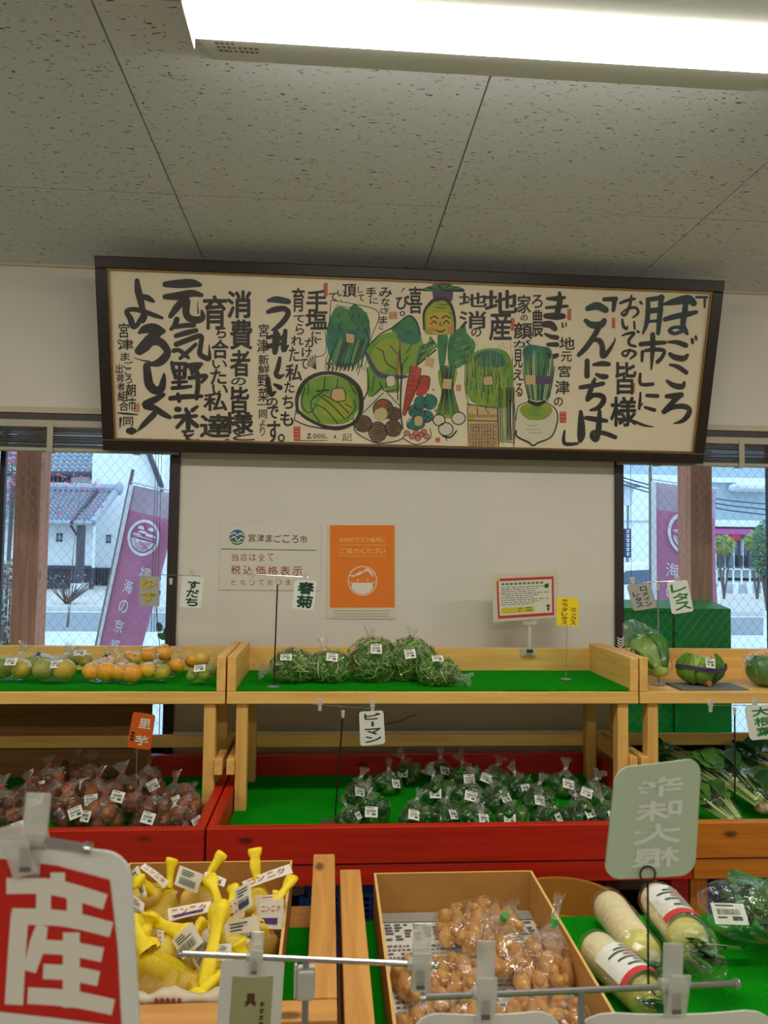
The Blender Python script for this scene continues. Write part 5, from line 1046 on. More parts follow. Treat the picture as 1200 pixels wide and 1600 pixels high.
for i, a in enumerate([(73,1224,2.84,.1,1.0,'bag of taro with a red tie, topmost at the left of the heap'), (118,1212,2.97,.6,.92,'bag of taro at the back of the heap beside the brown board, left one'), (142,1216,2.86,-.3,1.0,'bag of taro near the back of the heap below the bare brown board'),
    (42,1254,2.68,.5,.95,'bag of taro at the left slope of the heap'), (88,1248,2.70,-.5,1.0,'bag of taro in the heap just under the topmost bag'), (152,1243,2.70,.2,1.0,'bag of taro in the middle of the heap'), (108,1266,2.53,.3,1.0,'bag of taro in the front row right of the clear clip'),
    (190,1240,2.64,-.1,1.02,'bag of taro with a tall tuft and red tie, right of the heap centre'), (230,1226,2.84,.7,1.0,'round bag of taro behind, right part of the heap'), (163,1272,2.46,-.6,.95,'bag of taro in the front row left of the middle'), (212,1262,2.58,.9,.9,'bag of taro wedged between front and rear rows on the right'),
    (240,1272,2.46,-.2,.98,'bag of taro in the front row with a tilted price label'), (272,1250,2.66,.4,.95,'bag of taro with a drooping red tie near the right end'), (302,1262,2.60,-.7,.85,'small dark bag of taro at the right end of the heap'), (286,1282,2.43,.8,.8,'bag of taro at the right end of the front row'),
    (2,1262,2.55,-.4,1.0,'bag of taro at the left edge of the photo, lower one'), (38,1284,2.42,.2,.85,'bag of taro at the front board behind the big clear clip'), (-28,1226,2.80,.3,1.0,'bag of taro cut off by the left edge, farther back')]):
    pt_((i*3) % 4, *a, tilt=R.uniform(-.08,.08))
# ---- green peppers
PEP = mat('pepper_skin', (34,92,26), .22, rgb2=(16,62,20), vscale=12, coat=.4); PST = mat('pepper_stem', (96,140,60), .6); PEP2 = mat('pepper_light', (74,128,34), .25, rgb2=(30,88,26), vscale=12, coat=.3)
def pepper_bag(v):
    t = thing('pepper_bag', 'x', 'bag', (0,0,0), 'bags of green peppers in the middle tray'); rx, ry, h, r_ = .066, .055, .088, .025
    ps = pack(6, r_, rx, ry, h, 50+v); pts = []; rr = random.Random(v+40)
    for i, p in enumerate(ps):
        rot = Matrix.Rotation(rr.uniform(.4,2.6), 3, 'X') @ Matrix.Rotation(rr.uniform(0,6), 3, 'Z')
        g = MB().ell((0,0,0), r_*.95, r_*.95, r_*1.35, 16, 10, rot=rot, nz=.10, nf=2, seed=i+v*7, ridge=.09, rn=4)
        o = g.obj('pepper', PEP2 if (i+v) % 4 == 0 else PEP, parent=t, world=False, smooth=True); o.location = p
        e = rot @ Vector((0,0,r_*1.25)); g = MB().tube([e, e*1.25, e*1.4 + Vector((.003,0,.002))], [.004,.003,.0035], 6); g.obj('stem', PST, parent=o, world=False); pts += sph(p, r_*1.08)
    top = max(p.z for p in ps)+r_; nd = Vector((rr.uniform(-.7,.7), rr.uniform(-.3,.3), 1)); b_, tip = hull(pts, t, FILM, .005, (Vector((0,0,top-.008)), nd, .03, .006, .022, .028, .036), v+30)
    tie_obj(t, tip, mat('clear_tie', (200,196,190), .4))
    sticker(t, (rr.uniform(-.022,.022), -ry-.004, h*.62), (1, .1, rr.uniform(-.4,.4)), (0, .7, 1), .040, .032, v+9)
    return t
pp_ = used_once([pepper_bag(i) for i in range(4)])
for i, a in enumerate([(560,1240,2.76,.3,.95,'bag of green peppers at the left rear of the loose pile, label on top'), (582,1262,2.52,-.2,1.0,'bag of green peppers at the left of the front row'), (606,1224,2.86,.5,.95,'shiny bag of green peppers behind, second from the left'), (634,1206,2.98,-.4,.95,'dark bag of green peppers standing highest at the rear left'),
    (648,1272,2.45,.1,.92,'bag of green peppers in the front row, its label flat on top, beside bare turf'), (543,1276,2.45,.9,.7,'small bag of green peppers at the left end beside the sign foot'), (689,1208,2.98,.2,1.0,'bag of green peppers against the red back board, centre'), (682,1243,2.74,-.3,1.0,'bag of green peppers with a square label left of the tallest tuft'),
    (695,1270,2.50,.6,.95,'bag of green peppers in the front row below the tallest tuft'), (726,1218,2.90,0,1.05,'bag of green peppers with the tallest clear tuft'), (736,1246,2.68,-.15,1.05,'bag of green peppers with a white label at the centre of the pile'), (772,1248,2.66,.45,1.0,'pale-green bag of peppers right of the centre label'),
    (775,1218,2.90,-.6,1.0,'bag of green peppers at the rear, right of the tallest tuft'), (806,1230,2.80,.3,.95,'bag of green peppers at the right rear with a crumpled silver neck'), (745,1274,2.46,.25,.92,'bag of green peppers at the middle of the front row'), (797,1274,2.47,-.35,.9,'bag of green peppers in the front row, third from its right end'),
    (838,1254,2.66,.15,1.0,'bag of green peppers with a label tilted up, right half of the pile'), (850,1276,2.45,.7,.85,'low bag of green peppers in the front row behind the board'), (884,1234,2.80,-.1,1.05,'dark bag of green peppers with a pointed neck, right part'), (902,1268,2.50,.35,.95,'bag of green peppers in the front row, second from its right end'),
    (928,1252,2.70,-.5,1.0,'bag of green peppers near the right legs of the shelf'), (946,1274,2.47,.1,.9,'bag of green peppers at the right end of the front row beside the grey card')]):
    pp_((i*3+1) % 4, *a, half=.042, tilt=R.uniform(-.1,.1))
# ---- citrus in bags
def cit(name, a, b_): return mat(name, a, .35, rgb2=b_, vscale=9, bump=.25, bscale=240, coat=.2)
CI = {'o': cit('yuzu_orange', (240,164,30), (236,184,48)), 'y': cit('yuzu_yellow', (236,190,50), (222,168,36)), 'g': cit('citrus_green', (120,142,36), (176,170,44)), 'm': cit('citrus_mixed', (206,176,48), (128,146,40)), 'l': cit('lime', (148,178,44), (120,156,40))}
NAVEL = mat('citrus_navel', (120,120,60), .7)
def citrus(label, fruits, Y, neck, nr=.02, stk=None, tie=None, floor=ZM, grp='bags of citrus fruit on the left shelf'):
    pts = []; cs = []
    for px, py, dY, rp, m_ in fruits:
        Yf = Y+dY; c = P(px, py, Yf); r_ = rp*Yf/F; c.z = max(c.z, floor+r_*.9+.001); cs.append((c, r_, m_))
    cx = sum(c.x for c, _, _ in cs)/len(cs); t = thing('citrus_bag', label, 'bag', (cx, Y, floor), grp); T = Vector(t.location)
    for i, (c, r_, m_) in enumerate(cs):
        g = MB().ell((0,0,0), r_, r_, r_*.9, 20, 12, nz=.05, nf=2.2, seed=i+px); o = g.obj('fruit', CI[m_], parent=t, world=False, smooth=True); o.location = c-T; o.rotation_euler = (R.uniform(-.8,.8), R.uniform(-.5,.5), 0)
        MB().lathe([(.0035,0),(.002,.002)], 6, (0,0,r_*.89)).obj('stalk_end', NAVEL, parent=o, world=False); pts += sph(c-T, r_*1.02)
    nb = P(neck[0], neck[1], Y+.01)-T; ctr = sum((c-T for c, _, _ in cs), Vector())/len(cs); d = nb-ctr; L_ = d.length; mr = sum(r for _, r, _ in cs)/len(cs)
    # gathered film from the fruit up to the tie
    base = ctr + d.normalized()*mr*.8
    _, tip = hull(pts, t, FILM, .0025, (base, d, mr*.9, .006, max(L_-mr*.8, .012), nr*1.2, nr*1.9), int(cx*100) % 50, wr=.003)
    if tie: tie_obj(t, tip, tie)
    if stk: c = P(*stk[:2], Y-.045)-T; sticker(t, c, (1, 0, stk[2]), (0, stk[3], 1), .038, .03, int(stk[0]))
    return t
BT = mat('blue_tie', (30,40,150), .5); WT_ = mat('white_tie', (220,220,220), .5)
citrus('bag of green-yellow citrus at the left edge of the shelf', [(4,1044,0,17,'g'),(34,1046,0,15.5,'m')], 2.78, (33,1020), .02, (17,1034,.0,.9), WT_)
citrus('bag of green citrus lying behind at the left', [(50,1036,.05,13,'g'),(70,1034,.10,12,'g')], 2.88, (60,1022), .016, None, BT)
citrus('bag of two large green-yellow citrus with a square price label', [(68,1046,-.02,16,'g'),(101,1047,-.02,17,'m'),(88,1040,.07,13,'g')], 2.78, (103,1022), .022, (88,1038,.05,.8), WT_)
citrus('bag of green citrus with a label on top against the back board', [(117,1030,.02,11,'g'),(133,1031,.02,11,'m')], 2.96, (112,1018), .012, (125,1020,.0,1.4), None)
citrus('bag of orange yuzu with a blue tie, left one of the two', [(143,1049,0,14,'o'),(166,1050,0,15,'o'),(168,1036,.06,12,'o')], 2.76, (166,1024), .018, None, BT)
citrus('bag of orange yuzu with silvery folds, right one of the two', [(187,1050,0,14,'o'),(206,1052,-.01,16,'o')], 2.76, (186,1026), .018, None, WT_)
citrus('single bag of yellow yuzu half hidden at the back', [(203,1026,0,9,'o'),(212,1030,0,9,'y')], 2.98, (216,1022), .012, None, None)
citrus('bag of pale yellow yuzu in front of the stacked ones', [(232,1047,0,13,'y'),(253,1050,0,13,'m')], 2.77, (243,1033), .014, None, WT_)
citrus('bag of yuzu stacked on top beside the sign pole', [(233,1024,0,12.5,'o'),(256,1019,0,13,'o')], 2.90, (272,1017), .014, None, None, floor=ZM+.035)
citrus('loose-wrapped orange yuzu right of the stacked bag', [(275,1040,0,12.5,'o'),(262,1038,.08,11,'y')], 2.86, (284,1028), .012, None, None)
citrus('bag of large orange yuzu lying behind the limes', [(301,1032,0,12,'o'),(316,1030,0,11.5,'y')], 2.95, (327,1024), .012, None, None)
citrus('bag of small green limes with a price label beside the shelf side', [(300,1056,0,9,'l'),(319,1055,0,9,'l'),(330,1046,.06,9,'l')], 2.72, (333,1034), .010, (312,1044,.1,1.2), None)
# ---- bagged fine-leaved greens on the middle shelf
SG = [mat('shungiku_dark', (74,128,44), .6), mat('shungiku_mid', (124,172,70), .6), mat('shungiku_pale', (184,206,120), .6)]
def blades(parent, rx, ry, rz, n, seed, c=(0,0,0), L_=.05, w=.0016, flow=None):
    rr = random.Random(seed); c = Vector(c)
    for mi in range(3):
        g = MB()
        for k in range(int(n*(.42,.33,.25)[mi])):
            v = Vector((rr.gauss(0,1), rr.gauss(0,1), rr.gauss(0,1))).normalized()*rr.uniform(.70,1.04); p = c + Vector((v.x*rx, v.y*ry, v.z*rz)); p.z = max(p.z, .003)
            tn = v.cross(Vector((rr.uniform(-1,1), rr.uniform(-1,1), rr.uniform(-1,1)))).normalized()
            if flow and rr.random() < .6: tn = (tn*.6 + Vector(flow)).normalized()
            tn = (tn + v*rr.uniform(-.45,.45)).normalized(); s_ = (v.cross(tn) + v*rr.uniform(-.6,.6)).normalized(); L2 = L_*rr.uniform(.5,1.1); q_ = []
            for t in (-.5, -.17, .17, .5):
                pt2 = p + tn*L2*t - v*(L2*L2*t*t*6); pt2 = c + Vector(((pt2-c).x, (pt2-c).y, (pt2-c).z)); pt2.z = max(pt2.z, .002); ww = w*(1.6 if mi < 2 else .9)*(1-1.4*abs(t)*.9); q_.append((pt2+s_*ww, pt2-s_*ww))
            k0 = len(g.v); g.v += [tuple(x) for pr_ in q_ for x in pr_]; g.f += [(k0+2*i, k0+2*i+1, k0+2*i+3, k0+2*i+2) for i in range(3)]; g.m += [0]*3
            if mi < 2 and rr.random() < .7:     # lobed side leaflets
                for sgn in (-1, 1):
                    m0 = (q_[1][0]+q_[1][1])/2; m1 = (q_[2][0]+q_[2][1])/2; e_ = (m0+m1)/2 + s_*sgn*w*4 + tn*L2*.1; e_.z = max(e_.z, .002); g.add([m0, e_, m1], [(0,1,2)])
        g.obj('greens', SG[mi], parent=parent, world=False, kind='stuff')
def greens(label, px, py, Y, rx, rz, neckdir, seed, stk, ry=.07, lowtip=None):
    c = P(px, py, Y); t = thing('greens_bag', label, 'bag', (c.x, Y, ZM+.001), 'bags of fine-leaved greens on the middle shelf'); z = rz*.93
    blades(t, rx, ry, rz, 620, seed, (0,0,z), .06, .0021); g = MB().ell((0,0,z), rx*.7, ry*.7, rz*.7, 14, 8, nz=.1); g.obj('leaf_core', SG[0], parent=t, world=False, smooth=True)
    pts = []
    for i in range(10):
        for j in range(14): a, b_ = math.pi*i/9, 2*math.pi*j/14; pts.append(Vector((math.sin(a)*math.cos(b_)*rx*1.03, math.sin(a)*math.sin(b_)*ry*1.03, max(z+math.cos(a)*rz*1.03, .001))))
    if lowtip: pts += [Vector(lowtip) + Vector((0, q_, w_)) for q_ in (-.012,.012) for w_ in (0,.008)]
    d = Vector(neckdir); base = Vector((0,0,z)) + Vector((d.normalized().x*rx*.8, d.normalized().y*ry*.8, d.normalized().z*rz*.8))
    hull(pts, t, FILM, .003, (base, d, min(rx, rz)*.6, .010, .025, .03, .035), seed, wr=.005, cuts=1)
    for s_ in stk: cc = P(s_[0], s_[1], Y-ry*1.06-.004)-Vector(t.location); sticker(t, cc, (1, 0, s_[2]), (0, s_[3], 1), .040, .034, int(s_[0]))
    return t
greens('bag of fine-leaved greens at the left end, crumpled film tip on its left', 458, 1036, 2.80, .086, .062, (-1,-.3,-.15), 1, [(447,1027,.0,1.6)])
greens('bag of fine-leaved greens second from the left with two stacked labels', 514, 1038, 2.80, .082, .060, (-.2,.4,.9), 2, [(519,1027,-.1,.9)])
greens('tall round bag of fine-leaved greens in the middle', 583, 1022, 2.82, .100, .086, (-.1,.5,1), 3, [(588,1014,.0,.25)])
greens('tall bag of fine-leaved greens with a dark-marked film top, fourth from the left', 641, 1026, 2.84, .096, .084, (.1,.5,1), 4, [(641,1022,.12,.5)])
greens('flat bag of fine-leaved greens at the right end, film drawn out to a point', 684, 1044, 2.74, .080, .050, (.9,-.2,-.2), 5, [(684,1029,.0,1.9)], ry=.06, lowtip=(.095,-.02,.002))
# ---- lettuces on the right shelf
LG = [mat('lettuce_green', (90,140,40), .45, rgb2=(130,168,60), vscale=14, bump=.3, bscale=60), mat('lettuce_dark', (46,104,34), .45, rgb2=(70,130,44), vscale=14, bump=.3, bscale=60), mat('lettuce_pale', (176,196,96), .45, rgb2=(140,172,66), vscale=10)]
def leaf_patch(parent, mt, R_, az, el, wa, wh, curl, seed, squash=(1,1,1), mid=(0,0,0)):
    g = MB(); nu, nv = 12, 10
    for j in range(nv+1):
        v = j/nv; th = el + wh*v
        for i in range(nu+1):
            u = i/nu-.5; shape = math.sin(math.pi*min(.15+v*.75, 1))**.6; a = az + wa*u*shape; rr_ = R_*(1 + .05*math.sin(u*22+seed)*v + curl*max(0, v-.75)*1.6 + .05*noise.noise(Vector((u*5, v*5, seed))) + .03*abs(u)*2)
            g.v.append((mid[0]+squash[0]*rr_*math.cos(a)*math.sin(th), mid[1]+squash[1]*rr_*math.sin(a)*math.sin(th), mid[2]-squash[2]*rr_*math.cos(th)))
    for j in range(nv):
        for i in range(nu): k = j*(nu+1)+i; g.f.append((k, k+1, k+nu+2, k+nu+1)); g.m.append(0)
    o = g.obj('leaf', mt, parent=parent, world=False, smooth=True, solid=.0015)
    g = MB(); pts = [Vector(g0) for g0 in []]; return o
def head(t, R_, sq, seed, mid, n=11, pale=.3):
    rr = random.Random(seed); MB().ell(mid, R_*sq[0]*.86, R_*sq[1]*.86, R_*sq[2]*.86, 16, 10, nz=.1, nf=2).obj('heart', LG[2], parent=t, world=False, smooth=True)
    for k in range(n): leaf_patch(t, LG[2] if rr.random() < pale else LG[k % 2], R_*(.92+.018*k), k*2.4+seed, .35, 1.5, rr.uniform(1.7, 2.35), .25, seed+k, sq, mid)
c = P(1094, 1040, 2.80); t = thing('lettuce', 'loose-leaf lettuce bound with purple tape and a price label', 'lettuce', (c.x, 2.80, ZS+.008)); Rl = .072
head(t, Rl, (1.12,.95,.80), 3, (0,0,Rl*.80)); 
g = MB(); pr_ = [(Rl*1.2*1.12*math.cos(a), Rl*1.2*.95*math.sin(a)) for a in [math.pi+math.pi*i/16 for i in range(17)]]; zt_ = Rl*.92
g.v = [(x, y, zt_+dz+.006*math.sin(i*.5)) for i, (x, y) in enumerate(pr_) for dz in (-.007, .007)]; g.f = [(2*i, 2*i+1, 2*i+3, 2*i+2) for i in range(16)]; g.m = [0]*16; g.obj('purple_tape', mat('purple_tape', (74,56,110), .4), parent=t, world=False, solid=.001)
MB().tube([(0,-Rl*.5,.012),(0.005,-Rl*.85,.014)], .012, 10).obj('cut_stem', mat('cut_stem', (160,110,60), .7), parent=t, world=False)
sticker(t, P(1110, 1036, 2.80-Rl*1.2)-Vector(t.location), (1,0,-.1), (0,.3,1), .036, .036, 4)
# romaine leaning in a tall clear bag
def romaine(label, basepx, toppx, Yb, Yt, w, floor, seed, cat='lettuce', name='romaine_lettuce', grp=None):
    B = P(*basepx, Yb); T_ = P(*toppx, Yt); B.z = max(B.z, floor+w*.55); t = thing(name, label, cat, tuple(B), grp); d = (T_-B); L_ = d.length; d.normalize(); q_ = Vector((0,0,1)).rotation_difference(d).to_matrix(); rr = random.Random(seed)
    for k in range(12):
        az = k*2.4; g = MB(); nu, nv = 8, 12; ww = w*rr.uniform(.7,1.0); hl = L_*.62*rr.uniform(.75, 1.0); off = w*(.25+.055*k)
        for j in range(nv+1):
            v = j/nv; wid = ww*(.35 + 1.1*v**1.3)*(1 if v < .8 else math.cos((v-.8)/.2*1.2))
            for i in range(nu+1):
                u = i/nu-.5; bow = off*(math.sin(v*2.4)*1.0+.35); p = Vector((bow + .25*ww*(1-4*u*u)*.4, u*wid*1.5, hl*v + .004*math.sin(u*20+k)*v)); p.x += .006*math.sin(u*14+seed+k)*v; p.rotate(Matrix.Rotation(az, 3, 'Z')); g.v.append(tuple(q_ @ p))
        for j in range(nv):
            for i in range(nu): k0 = j*(nu+1)+i; g.f.append((k0, k0+1, k0+nu+2, k0+nu+1)); g.m.append(0)
        g.obj('leaf', LG[(k+seed) % 2], parent=t, world=False, smooth=True, solid=.0013)
    MB().ell(q_ @ Vector((0,0,L_*.04)), w*.42, w*.42, w*.36, 12, 7, nz=.1).obj('butt', LG[2], parent=t, world=False, smooth=True)
    pts = []
    for v, r_ in ((-.02,.55),(.1,.85),(.3,1.05),(.5,1.1),(.66,.95),(.85,.62),(1.0,.40)):
        for j in range(12): a = 2*math.pi*j/12; pts.append(q_ @ Vector((math.cos(a)*w*r_, math.sin(a)*w*r_*(1 if v < .7 else .4), L_*v)))
    zf = floor+.002-B.z; pts = [Vector((p.x, p.y, max(p.z, zf))) for p in pts]
    hull(pts, t, FILM2, .002, None, seed, wr=.006, cuts=2); return t
romaine('romaine lettuce leaning in a tall clear bag beside the shelf side', (1034,1050), (982,972), 2.78, 2.98, .070, ZS, 1)
c = P(1200, 1044, 2.80); t = thing('bagged_lettuce', 'round bagged lettuce at the right edge of the right shelf', 'lettuce', (c.x, 2.80, ZS+.002)); Rl = .075; head(t, Rl, (1.1,.95,.78), 6, (0,0,Rl*.79), 9)
pts = [Vector((Rl*1.32*math.cos(a)*math.sin(b_), Rl*1.15*math.sin(a)*math.sin(b_), max(Rl*.79+Rl*1.0*math.cos(b_), .001))) for b_ in (0,.6,1.1,1.57,2.1,2.7) for a in [i*.5 for i in range(13)]]
hull(pts, t, FILM, .004, (Vector((-Rl*.9,0,Rl*1.1)), (-1,-.3,.5), .03, .008, .02, .02, .02), 3)
# ---- long leafy greens in the right tray
LF = [mat('leafy_dark', (34,78,26), .5, rgb2=(54,106,36), vscale=20), mat('leafy_mid', (56,110,34), .5, rgb2=(84,136,48), vscale=20)]; STM = mat('leafy_stem', (178,200,120), .45)
def bunch(label, base, tip, Yb, Yt, w, floor, seed, nl=16, root=False, name='leafy_greens_bag', grp='bags of long leafy greens in the right tray', stem=.5):
    B = P(*base, Yb); T_ = P(*tip, Yt); B.z = max(B.z, floor+w*.35); T_.z = max(T_.z, floor+w*.5); t = thing(name, label, 'bag', tuple(B), grp); d = T_-B; L_ = d.length; d.normalize(); side = d.cross(Vector((0,0,1))).normalized(); upn = side.cross(d).normalized(); rr = random.Random(seed); gs = MB(); 
    fl = floor-B.z
    def cl(p): p = Vector(p); p.z = max(p.z, fl+.003); return p
    for k in range(nl):
        a = rr.uniform(-1,1); h_ = rr.uniform(0,1); sp = side*a*w*.5 + upn*h_*w*.5; e_ = stem*rr.uniform(.8,1.1); p0 = side*a*w*.22 + upn*h_*w*.25; p1 = p0*.4 + sp*.6 + d*L_*e_*.6; p2 = sp + d*L_*e_
        gs.tube([cl(p0), cl(p1), cl(p2)], [.0042,.0034,.002], 6)
        tl = L_*rr.uniform(.3,.45); g = MB(); nv, nu = 8, 4; wd = w*rr.uniform(.28,.45); lift = rr.uniform(-.2,.5); roll = rr.uniform(-.9,.9); sd = side*math.cos(roll)+upn*math.sin(roll)
        for j in range(nv+1):
            v = j/nv; ww = wd*math.sin(math.pi*min(.08+v*.9,1))**.7
            for i in range(nu+1): u = i/nu-.5; g.v.append(tuple(cl(p2 + d*tl*v + sd*ww*u*2 + upn*(lift*tl*v*v*.3 + .004*math.sin(v*14+u*9+k) + abs(u)*ww*.5))))
        for j in range(nv):
            for i in range(nu): k0 = j*(nu+1)+i; g.f.append((k0, k0+1, k0+nu+2, k0+nu+1)); g.m.append(0)
        g.obj('leaf', LF[k % 2], parent=t, world=False, smooth=True)
    gs.obj('stems', STM, parent=t, world=False, smooth=True, kind='stuff')
    if root: MB().ell((0,0,0), w*.22, w*.22, w*.16, 10, 6, nz=.15).obj('root_end', mat('root_end', (206,196,150), .7, rgb2=(120,80,50), vscale=30), parent=t, world=False, smooth=True)
    pts = []
    for v, r_ in ((-.04,.32),(.2,.5),(.5,.66),(.8,.66),(1.08,.45)):
        for j in range(10): a = 2*math.pi*j/10; pts.append(cl(d*L_*v + side*math.cos(a)*w*r_ + upn*(math.sin(a)*w*r_*.6+w*.22)))
    hull(pts, t, FILM2, .001, None, seed, wr=.008, ns=22, cuts=2); return t
bunch('bag of long dark leafy greens with a pale root end at the right edge', (1192,1272), (1112,1195), 2.52, 2.86, .13, ZT, 1, 20, True)
bunch('bag of leafy greens with yellow-green stems left of the sign pole', (1138,1246), (1066,1204), 2.64, 2.86, .10, ZT+.02, 2, 16)
bunch('bag of long greens lying along the front board, right tray', (1150,1296), (1082,1238), 2.40, 2.58, .09, ZT, 3, 14)
bunch('bag of dark leafy greens behind at the right edge', (1232,1224), (1150,1184), 2.80, 3.02, .12, ZT+.03, 4, 18)
bunch('bag of leafy greens behind the grey card near the shelf legs', (1080,1216), (1010,1182), 2.88, 3.0, .10, ZT+.05, 5, 14)
bunch('bag of leafy greens beyond the right edge of the tray front', (1250,1290), (1180,1236), 2.42, 2.68, .12, ZT, 6, 14)
# ---- white radishes and greens on the front table
RAD = mat('radish_white', (250,236,192), .4, rgb2=(242,222,170), vscale=5, bump=.08, bscale=30); RADG = mat('radish_shoulder', (206,196,84), .4, rgb2=(222,212,130), vscale=6)
def radish(label, a, b_, ra, rb, z, seed, film_=True, greens_=0, stk=None):
    A = Pz(*a, z+ra); B = Pz(*b_, z+rb); t = thing('white_radish', label, 'radish', tuple(A), 'white radishes on the front table'); d = B-A; L_ = d.length; d.normalize(); prof = []
    n = 22; g = MB(); s0 = d.orthogonal().normalized(); s1 = d.cross(s0)
    for i in range(n+1):
        v = i/n; x = L_*v; r_ = (ra*(1-v)+rb*v)*(1 if .12 < v < .93 else (math.sin(min(v/.12,1)*math.pi/2)**.6 if v <= .12 else math.cos((v-.93)/.07*1.2)**.5)) ; r_ = max(r_, .002); off = s1*.004*math.sin(v*5+seed)
        for j in range(20): an = 2*math.pi*j/20; p = d*x + off + (s0*math.cos(an)+s1*math.sin(an))*r_*(1+.02*noise.noise(Vector((v*9, an, seed)))); g.v.append(tuple(p))
    for i in range(n):
        for j in range(20): g.f.append((i*20+j, i*20+(j+1) % 20, (i+1)*20+(j+1) % 20, (i+1)*20+j)); g.m.append(1 if i > n*.80 else 0)
    g.f += [tuple(range(20))[::-1], tuple(n*20+j for j in range(20))]; g.m += [0, 1]; g.obj('root', [RAD, RADG], parent=t, world=False, smooth=True)
    if greens_:
        rr = random.Random(seed); ce = B-A; gs = MB()
        for k in range(12):
            dd = (d + Vector((rr.uniform(-.6,.6), rr.uniform(-.3,.3), rr.uniform(-.1,.5)))).normalized(); l = greens_*rr.uniform(.6,1.1); e_ = ce+dd*l; e_.z = max(e_.z, -ra+.004); gs.tube([ce, ce+dd*l*.5, e_], [.005,.004,.002], 6)
            lg = MB(); sd = dd.cross(Vector((rr.uniform(-.4,.4),rr.uniform(-.4,.4),1))).normalized()
            for j in range(7):
                v = j/6; ww = .02*math.sin(math.pi*min(v*.9+.1,1)); q_ = ce+dd*l*(.35+.75*v); q_.z = max(q_.z, -ra+.004); lg.v += [tuple(q_+sd*ww), tuple(q_+Vector((0,0,.003))), tuple(q_-sd*ww)]
            for j in range(6): lg.f += [(3*j, 3*j+1, 3*j+4, 3*j+3), (3*j+1, 3*j+2, 3*j+5, 3*j+4)]; lg.m += [0, 0]
            lg.obj('leaf', LF[k % 2], parent=t, world=False, smooth=True)
        gs.obj('stalks', STM, parent=t, world=False, smooth=True, kind='stuff')
    if film_:
        pts = []; Lf = L_+(greens_ or .03)
        for v in (-.06, .03, .25, .5, .75, 1.0):
            r_ = (ra*1.08 + (.0 if greens_ < .06 else .012*v))*(.4 if v in (-.06, 1.0) else 1)
            for j in range(12): an = 2*math.pi*j/12; p = d*Lf*v + (s0*math.cos(an)+s1*math.sin(an))*r_; p.z = max(p.z, -ra+.001); pts.append(p)
        hull(pts, t, FILM2, .002, None, seed, wr=.004, cuts=2)
    if stk:    # printed wrap: a curved white panel around the root
        v0, v1, an0, an1, red = stk; wr_ = MB(); nn = 12
        zup = Vector((0,0,1)); u1 = (zup - d*zup.dot(d)).normalized(); u0 = d.cross(u1)
        def wp(v, an, l=0): r_ = (ra*(1-v)+rb*v)*1.14+.003+l; return d*L_*v + (u0*math.sin(an)+u1*math.cos(an))*r_
        for i in range(nn+1):
            an = an0+(an1-an0)*i/nn; wr_.v += [tuple(wp(v0, an)), tuple(wp(v1, an))]
        for i in range(nn): wr_.f.append((2*i, 2*i+1, 2*i+3, 2*i+2)); wr_.m.append(0)
        def band(va, vb, aa, ab, mi, l=.0022):
            k0 = len(wr_.v)
            for i in range(13): an = aa+(ab-aa)*i/12; wr_.v.extend([tuple(wp(va, an, l)), tuple(wp(vb, an, l))])
            for i in range(12): wr_.f.append((k0+2*i, k0+2*i+1, k0+2*i+3, k0+2*i+2)); wr_.m.append(mi)
        for k in range(7):
            va = v0+(v1-v0)*(.10+.10*k); band(va, va+(v1-v0)*.035, an0+(an1-an0)*.12, an0+(an1-an0)*(.5+.4*((k*7) % 5)/5), 1 if k != 3 else 2)
        band(v0+(v1-v0)*.86, v1, an0, an1, 2)
        wr_.obj('printed_label', [STK, STI, mat('label_red', (212,60,60), .6)], parent=t, world=False, smooth=True)
    return t
radish('bare-looking white radish with its yellowish shoulder towards the viewer, in the middle', (945,1408), (1012,1500), .040, .038, ZTB+.004, 1, True, .05)
radish('white radish with red-banded printed label and green leaf tops in a clear bag', (1020,1398), (1082,1475), .040, .040, ZTB+.03, 2, True, .11, (.25,.86,-1.3,1.0,1))
radish('white radish with a printed label lying lowest beside the ginger box', (925,1478), (1012,1560), .040, .038, ZTB+.004, 3, True, .04, (.42,.95,-1.3,1.2,1))
t_ = bunch('clear bag of green pods and leaves with a white label at the right edge', (1262,1470), (1128,1478), 1.70, 1.62, .15, ZTB, 9, 22, name='greens_pack', grp=None, stem=.35)
sticker(t_, P(1140, 1428, 1.62)-Vector(t_.location), (1,.0,-.05), (-.1,.8,1), .075, .042, 8)
